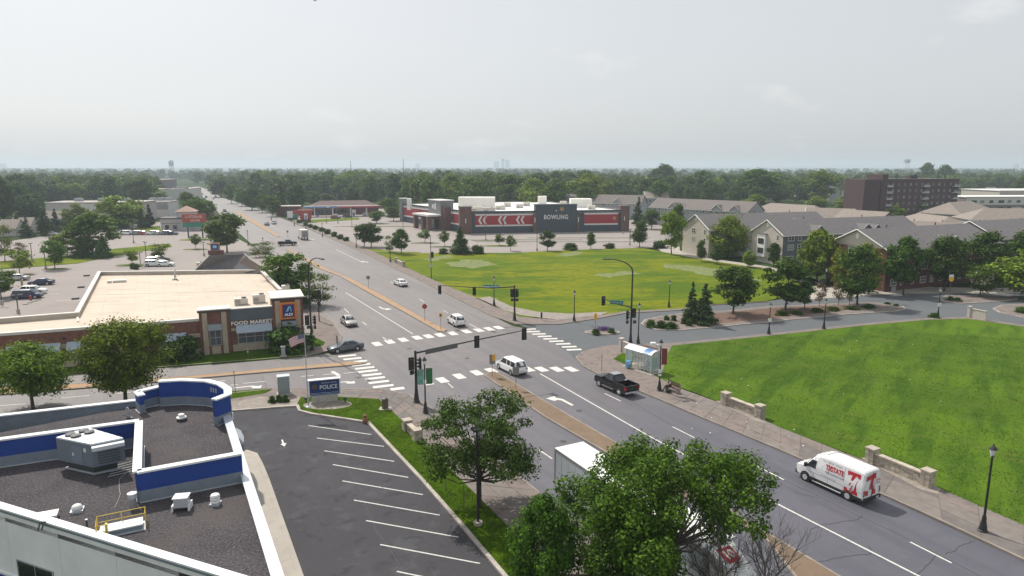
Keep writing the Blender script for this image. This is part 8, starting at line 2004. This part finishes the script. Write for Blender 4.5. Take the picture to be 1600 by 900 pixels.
WS.bx('pane', -.01, .01, .32, Hb - .06, -Db + .05, -.05, sg); WS.bx('pane', Lb - .01, Lb + .01, .32, Hb - .06, -Db + .05, -.05, sg)
WS.bx('seat', .9, 3.2, .45, .5, -Db + .08, -Db + .5, fm); WS.bx('advert_panel', .02, .06, .5, 2.0, -Db + .2, -.3, M('advert_grey', (.3, .36, .36), .4))
rw = M('roof_pale', (.66, .68, .68), .4); rb2 = M('roof_blue', (.05, .18, .42), .4)
nseg = 8
for j in range(9):
    a, c = -.2 + (Lb + .4) * j / 9, -.2 + (Lb + .4) * (j + 1) / 9; vs = []
    for k in range(nseg + 1):
        th = math.pi * k / nseg; d = .15 - (Db + .3) * k / nseg; z = Hb + .04 + .38 * math.sin(th)
        vs += [WS.P(a + .01, z, d), WS.P(c - .01, z, d)]
    b = MB(); b.add(vs, [(2 * k, 2 * k + 1, 2 * k + 3, 2 * k + 2) for k in range(nseg)]); o = b.build('roof_sheet', rb2 if j in (1, 2) else rw, bs_, recalc=False); md = o.modifiers.new('s', 'SOLIDIFY'); md.thickness = .02
b = MB(); b.prism([(WS.P(x, 0, y).x, WS.P(x, 0, y).y) for x, y in ((-.4, .3), (Lb + .4, .3), (Lb + .4, -Db - .3), (-.4, -Db - .3))], 0, .02); b.build('pad', conc_pale, bs_)
q = s0 + dL * 3.4 - dW * .0; t = thing('news_box', 'small bright blue box at the left end of the bus shelter', 'box', (q.x - .3, q.y - .2, .14), R(30)); b = MB(); b.box(-.3, .3, -.25, .25, .15, .9); b.build('body', M('box_blue', (.12, .35, .6), .5), t); b = MB(); b.box(-.2, .2, -.27, -.25, .5, .8); b.build('window', white, t); b = MB(); b.box(-.2, .2, -.15, .15, 0, .15); b.build('foot', steel, t)
# people
skin = M('skin', (.28, .16, .11), .6); hair_m = M('hair_dark', (.02, .015, .012), .8)
def person(label, loc, rz, pose, top_m, leg_m, hair=hair_m):
    t = thing('person', label, 'person', loc, rz)
    def fig(name, J, E, mat, sub=1):
        names = list(J); me = bpy.data.meshes.new(name); me.from_pydata([J[k][:3] for k in names], [(names.index(a), names.index(c)) for a, c in E], [])
        o = link(me, name, t); me.materials.append(mat); md = o.modifiers.new('skin', 'SKIN'); 
        for i, k in enumerate(names): v = me.skin_vertices[0].data[i]; v.radius = (J[k][3], J[k][4] if len(J[k]) > 4 else J[k][3]); v.use_root = (i == 0)
        s = o.modifiers.new('sub', 'SUBSURF'); s.levels = sub; s.render_levels = sub; return o
    if pose == 'stand':
        hip, J = .95, {}
        B = dict(pel=(0, 0, .95, .14, .10), bel=(0, 0, 1.12, .13, .10), che=(0, .01, 1.33, .16, .11), nek=(0, 0, 1.5, .055), hd0=(0, -.01, 1.58, .07), hd1=(0, -.02, 1.68, .085), hd2=(0, -.01, 1.76, .05),
                 hl=(.09, 0, .88, .09), kl=(.1, -.02, .5, .06), al=(.1, .02, .09, .045), tl=(.11, -.14, .05, .04), hr=(-.09, 0, .88, .09), kr=(-.1, 0, .5, .06), ar=(-.1, .04, .09, .045), tr=(-.11, -.12, .05, .04),
                 sl=(.18, 0, 1.42, .06), el=(.24, .02, 1.14, .045), wl=(.22, -.1, .92, .032), fl=(.21, -.14, .84, .028), sr=(-.18, 0, 1.42, .06), er=(-.24, .02, 1.14, .045), wr=(-.22, -.12, .94, .032), fr=(-.21, -.16, .86, .028))
    else:
        B = dict(pel=(0, 0, .55, .15, .12), bel=(0, -.03, .72, .14, .11), che=(0, -.10, .95, .17, .12), nek=(0, -.15, 1.12, .055), hd0=(0, -.18, 1.19, .07), hd1=(0, -.21, 1.28, .085), hd2=(0, -.2, 1.36, .05),
                 hl=(.09, -.05, .55, .09), kl=(.13, -.48, .56, .065), al=(.14, -.58, .12, .045), tl=(.15, -.74, .07, .04), hr=(-.09, -.05, .55, .09), kr=(-.12, -.5, .54, .065), ar=(-.14, -.80, .14, .045), tr=(-.14, -.92, .10, .04),
                 sl=(.19, -.1, 1.04, .06), el=(.24, -.22, .78, .045), wl=(.12, -.42, .72, .032), fl=(.06, -.48, .70, .028), sr=(-.19, -.1, 1.04, .06), er=(-.24, -.22, .78, .045), wr=(-.12, -.42, .74, .032), fr=(-.04, -.48, .72, .028))
    E_ = [('pel', 'bel'), ('bel', 'che'), ('che', 'nek'), ('nek', 'hd0'), ('hd0', 'hd1'), ('hd1', 'hd2'), ('pel', 'hl'), ('hl', 'kl'), ('kl', 'al'), ('al', 'tl'), ('pel', 'hr'), ('hr', 'kr'), ('kr', 'ar'), ('ar', 'tr'), ('che', 'sl'), ('sl', 'el'), ('el', 'wl'), ('wl', 'fl'), ('che', 'sr'), ('sr', 'er'), ('er', 'wr'), ('wr', 'fr')]
    fig('body', B, E_, skin)
    G = lambda ks, g: {k: tuple(B[k][:3]) + tuple(r + g for r in B[k][3:]) for k in ks}
    fig('shirt', G(['bel', 'che', 'sl', 'el', 'sr', 'er'], .022), [('bel', 'che'), ('che', 'sl'), ('sl', 'el'), ('che', 'sr'), ('sr', 'er')], top_m)
    fig('trousers', G(['pel', 'hl', 'kl', 'al', 'hr', 'kr', 'ar'], .022), [('pel', 'hl'), ('hl', 'kl'), ('kl', 'al'), ('pel', 'hr'), ('hr', 'kr'), ('kr', 'ar')], leg_m)
    hx = B['hd1']; b = MB(); prof = [(math.cos(a) * .105, hx[2] + .02 + math.sin(a) * .11) for a in np.linspace(-.2, 1.5, 7)]; b.lathe(prof, hx[0], hx[1] + .02, 12); b.build('hair', hair, t, smooth=True)
    b = MB()
    for s in (1, -1): b.lathe([(0, hx[2] - .0), (.014, hx[2] + .012), (0, hx[2] + .024)], hx[0] + s * .033, hx[1] - .083, 6)
    b.build('eyes', M('eye_dark', (.02, .02, .02), .3), t)
    for s, k in ((1, 'fl'), (-1, 'fr')):
        b = MB(); h0 = Vector(B[k][:3]); dr = (h0 - Vector(B['wl' if s > 0 else 'wr'][:3])).normalized()
        for f in range(4):
            o = Vector((s * (.018 - .012 * f) * 1.0, 0, 0)); b.tube([h0 + o, h0 + o + dr * .045 + Vector((0, -.004, -.004)), h0 + o + dr * (.075 - .006 * abs(f - 1.5)) + Vector((0, -.012, -.012))], [.0095, .0088, .006], 5)
        b.tube([h0 + Vector((s * -.01, -.02, .01)) - dr * .02, h0 + Vector((s * -.03, -.035, 0)) + dr * .015], [.011, .008], 5); b.build('fingers', skin, t)
    for k in ('tl', 'tr'):
        q = Vector(B[k][:3]); b = MB(); b.box(q.x - .05, q.x + .05, q.y - .04, q.y + .2, q.z - .06, q.z + .04); b.build('shoe', plast, t)
    return t
qb = at(1052, 613)
bench_rz = math.atan2(dW.y, dW.x) - math.pi / 2        # faces the avenue
bn = thing('bench', 'dark bench with brown slatted back on the slab sidewalk', 'bench', (qb.x, qb.y, .13), bench_rz)
wd = M('bench_brown', (.09, .035, .03), .6)
for i in range(4): b = MB(); b.box(-.95, .95, -.35 + i * .115, -.25 + i * .115, .44, .48); b.build('seat_slat', wd, bn)
for i in range(4): b = MB(); b.box(-.95, .95, .14 + i * .02, .17 + i * .02, .56 + i * .13, .66 + i * .13); b.build('back_slat', wd, bn)
for x in (-.95, .88): b = MB(); b.box(x, x + .07, -.38, .2, 0, .44); b.box(x, x + .07, .12, .24, .44, 1.1); b.build('end_frame', M('bench_concrete', (.30, .26, .24), .9), bn)
Mr = Matrix.Rotation(bench_rz, 3, 'Z')
pl = qb + Mr @ Vector((-.55, -.08, 0)); 
person('person in a pale shirt leaning forward on the bench', (pl.x, pl.y, .12), bench_rz, 'sit', M('cloth_pale', (.45, .45, .5), .8), M('cloth_black', (.02, .02, .025), .8))
q = s0 + dL * 1.5 + dW * 1.2; person('person in dark clothes seated inside the bus shelter', (q.x, q.y, .12), math.atan2(dW.y, dW.x) - math.pi / 2, 'sit', M('cloth_dark', (.025, .025, .03), .8), M('cloth_grey', (.05, .05, .06), .8))
b = MB(); b.box(-.25, .25, -.15, .15, 0, .35); qg = qb + Mr @ Vector((.1, -.75, .13)); o = b.build('bag', M('bag_black', (.03, .03, .03), .8), None, loc=tuple(qg), rz=.4); tag(o, 'small dark bag on the pavement before the bench', 'bag')
# flowers on the small island
fl2 = M('flower_purple', (.16, .09, .26), .8); ctr_ = at(943, 517); N_ = 500
Pn = np.stack([rng.normal(0, .55, N_) + ctr_.x, rng.normal(0, .3, N_) + ctr_.y, rng.uniform(.15, .65, N_)], -1); me = leaves_mesh('flowers', Pn, .12, fl2); o = link(me, 'flowers'); tag(o, 'purple flowers on the small kerbed island', 'flowers', kind='stuff')
ctr_ = at(1531, 434, 0); Pn = []; base_ = at(1531, 464); 
N_ = 380; th_ = rng.uniform(0, 6.28, N_); rr_ = rng.uniform(.5, 1, N_) ** .5 * 2.1; zz_ = rng.uniform(2.6, 5.4, N_)
Pn = np.stack([base_.x + np.cos(th_) * rr_ * np.sqrt(np.clip(1 - ((zz_ - 3.6) / 2.2) ** 2, .1, 1)), base_.y + np.sin(th_) * rr_ * np.sqrt(np.clip(1 - ((zz_ - 3.6) / 2.2) ** 2, .1, 1)), zz_], -1)
o = link(leaves_mesh('blossom', Pn, .3, M('blossom_white', (.62, .60, .45), .8)), 'blossom'); tag(o, 'white blossom clusters on the small tree', 'blossom', kind='stuff')
# grass islands in the lots, wheel stops, kerbs
def lot_island(x, y, rx, ry, lb, m=grass_ne): 
    P = ell(x, y, rx, ry, 14); o = surf('lot_island', P, m, h=.12, label=lb); kerb(P, -.02, .18, .15, o, kerb_m, closed=True)
for a in [(664, 380, 5, 1.5, 'small grass island before the brick entrance'), (695, 386, 5, 1.5, 'small grass island left of the broad evergreen'), (780, 384.5, 6, 2, 'grass island below the second chevron'), (759, 376, 5, 1.2, 'narrow island under the lot light'), (610, 395, 9, 2, 'dark strip island at the near left of the lot'), (86, 421, 3.2, 1.6, 'island under the young tree with round shadow'),
          (31, 430, 3.2, 1.6, 'island under the light green young tree'), (249, 407, 3, 1.5, 'island under the flat topped tree'), (207, 415, 4.5, 2, 'planted island behind the market roof'), (306, 390, 4, 1.5, 'island under the bare stemmed tree'), (315, 375, 8, 3, 'grass island under the red and green sign'), (920, 372, 22, .5, 'long thin kerb island in the lot'), (820, 375, 20, .5, 'second long thin kerb island in the lot'), (880, 378, 30, .4, 'third long thin kerb island in the lot'), (600, 354, 22, 1.2, 'thin kerb island before the gas station')]: lot_island(*a)
surf('lot_lawn', [(0, 409), (130, 398), (180, 389), (265, 381), (268, 386), (190, 398), (120, 412), (0, 421)], grass_ne, h=.12, label='grass band crossing the market lot')
surf('lot_lawn', [(205, 357), (250, 353), (252, 361), (210, 363)], grass_ne, h=.12, label='small lawn left of the towered shop')
surf('verge_strip', [(455, 345), (560, 340), (562, 343), (470, 349)], grass_ne, h=.1, label='green strip before the gas station')
for i, (x, y) in enumerate([(40, 476), (47, 473.5), (54, 471), (60, 469)]):
    p = at(x, y); b = MB(); b.box(-.4, .4, -.12, .12, 0, .14); o = b.build('wheel_stop', kerb_m, None, loc=(p.x, p.y, .01), rz=R(30)); tag(o, 'small concrete wheel stop by the dark blue minivan, %s from the left' % ORD[i], 'wheel stop', 'wheel stops by the minivan')
b = MB(); b.box(-.15, .15, -.15, .15, 0, .9); p = at(48, 469); o = b.build('bollard', M('bollard_red', (.3, .04, .03), .6), None, loc=tuple(p)); tag(o, 'small red bollard before the dark blue minivan', 'bollard')
# bird in the sky
t = thing('bird', 'small dark bird high in the pale sky', 'bird', ((509 - 800) / FPX * 60, 60, 25 + (261 - 19) / FPX * 60), .4)
b = MB(); b.tube([(-.12, 0, 0), (0, 0, .01), (.14, 0, 0)], [.01, .035, .01], 8); b.build('body', black, t)
for s in (1, -1): b = MB(); b.add([(-.04, 0, .01), (.06, 0, .01), (.03, s * .16, .09), (-.04, s * .34, .03), (-.05, s * .16, .08)], [(0, 1, 2, 4), (4, 2, 3)]); o = b.build('wing', black, t, recalc=False); md = o.modifiers.new('s', 'SOLIDIFY'); md.thickness = .01
# litter specks on the lawns
b = MB()
for i in range(36):
    q = at(random.uniform(1080, 1560), random.uniform(530, 700)); 
    if proj(q.x, q.y)[1] < 530: continue
    s = random.uniform(.03, .07); b.add([q + Vector((-s, -s, .125)), q + Vector((s, -s * .6, .13)), q + Vector((s * .8, s, .15)), q + Vector((-s * .7, s, .13))], [(0, 1, 2, 3)])
o = b.build('litter', white, None, recalc=False); tag(o, 'scattered pale specks on the mown lawn', 'litter', kind='stuff')

# tufts that roughen the mown grass and its edges
def tufts(name, n, polys, size, col, label, z=.13):
    P = []
    for poly, share in polys:
        xs = [p[0] for p in poly]; ys = [p[1] for p in poly]; W_ = [at(*p) for p in poly]; k = 0; goal = int(n * share)
        x0, x1 = min(q.x for q in W_), max(q.x for q in W_); y0, y1 = min(q.y for q in W_), max(q.y for q in W_)
        while k < goal:
            m = 4000; X = rng.uniform(x0, x1, m); Y = rng.uniform(y0, y1, m); ins = np.zeros(m, bool)
            for i in range(len(W_)):
                a, c = W_[i], W_[i - 1]; cond = (a.y > Y) != (c.y > Y); xi = (c.x - a.x) * (Y - a.y) / (c.y - a.y + 1e-9) + a.x; ins ^= cond & (X < xi)
            ok = ins & (np.sin(X * 1.3 + 2 * np.sin(Y * .7)) + np.sin(Y * 1.1 + X * .35) + rng.normal(0, 2.2, m) > .1)
            q = np.stack([X[ok], Y[ok], np.full(ok.sum(), z)], -1)[:goal - k]; P.append(q); k += len(q)
    P = np.concatenate(P); me = leaves_mesh(name, P, size, leaf_mat(name + '_blade', col, var=.3, trans=.35), up=1.2, aspect=1.3)
    o = link(me, name); tag(o, label, 'grass', kind='stuff')
tufts('grass_tufts', 40000, [([(1036, 582), (1092, 618), (1220, 671), (1400, 743), (1520, 789), (1600, 825), (1700, 870), (1800, 620), (1600, 530), (1400, 520), (1212, 528), (1060, 542)], 1)], .085, (.085, .15, .018), 'short uneven tufts in the mown lawn right of the avenue')
tufts('verge_tufts', 16000, [([(592, 626), (612, 645), (636, 668), (708, 741), (786, 819), (870, 902), (820, 955), (784, 898), (722, 824), (660, 752), (575, 660)], .8), ([(486, 647), (530, 622), (592, 626), (575, 660)], .2)], .075, (.07, .135, .01), 'short bright tufts in the grass wedge by the stalls')
# ------------------------------------------------------------------ haze
b = MB(); b.box(-4500, 4500, -60, 7500, -1.2, 75)
hz = b.build('haze'); tag(hz, 'thin summer haze over the whole town', kind='stuff')
hm = bpy.data.materials.new('haze'); hm.use_nodes = True; t = hm.node_tree; t.nodes.clear()
o_ = t.nodes.new('ShaderNodeOutputMaterial'); pv = t.nodes.new('ShaderNodeVolumePrincipled')
pv.inputs['Color'].default_value = (.76, .88, 1.0, 1); pv.inputs['Density'].default_value = .00022; pv.inputs['Anisotropy'].default_value = .2
t.links.new(pv.outputs[0], o_.inputs['Volume']); hz.data.materials.clear(); hz.data.materials.append(hm)
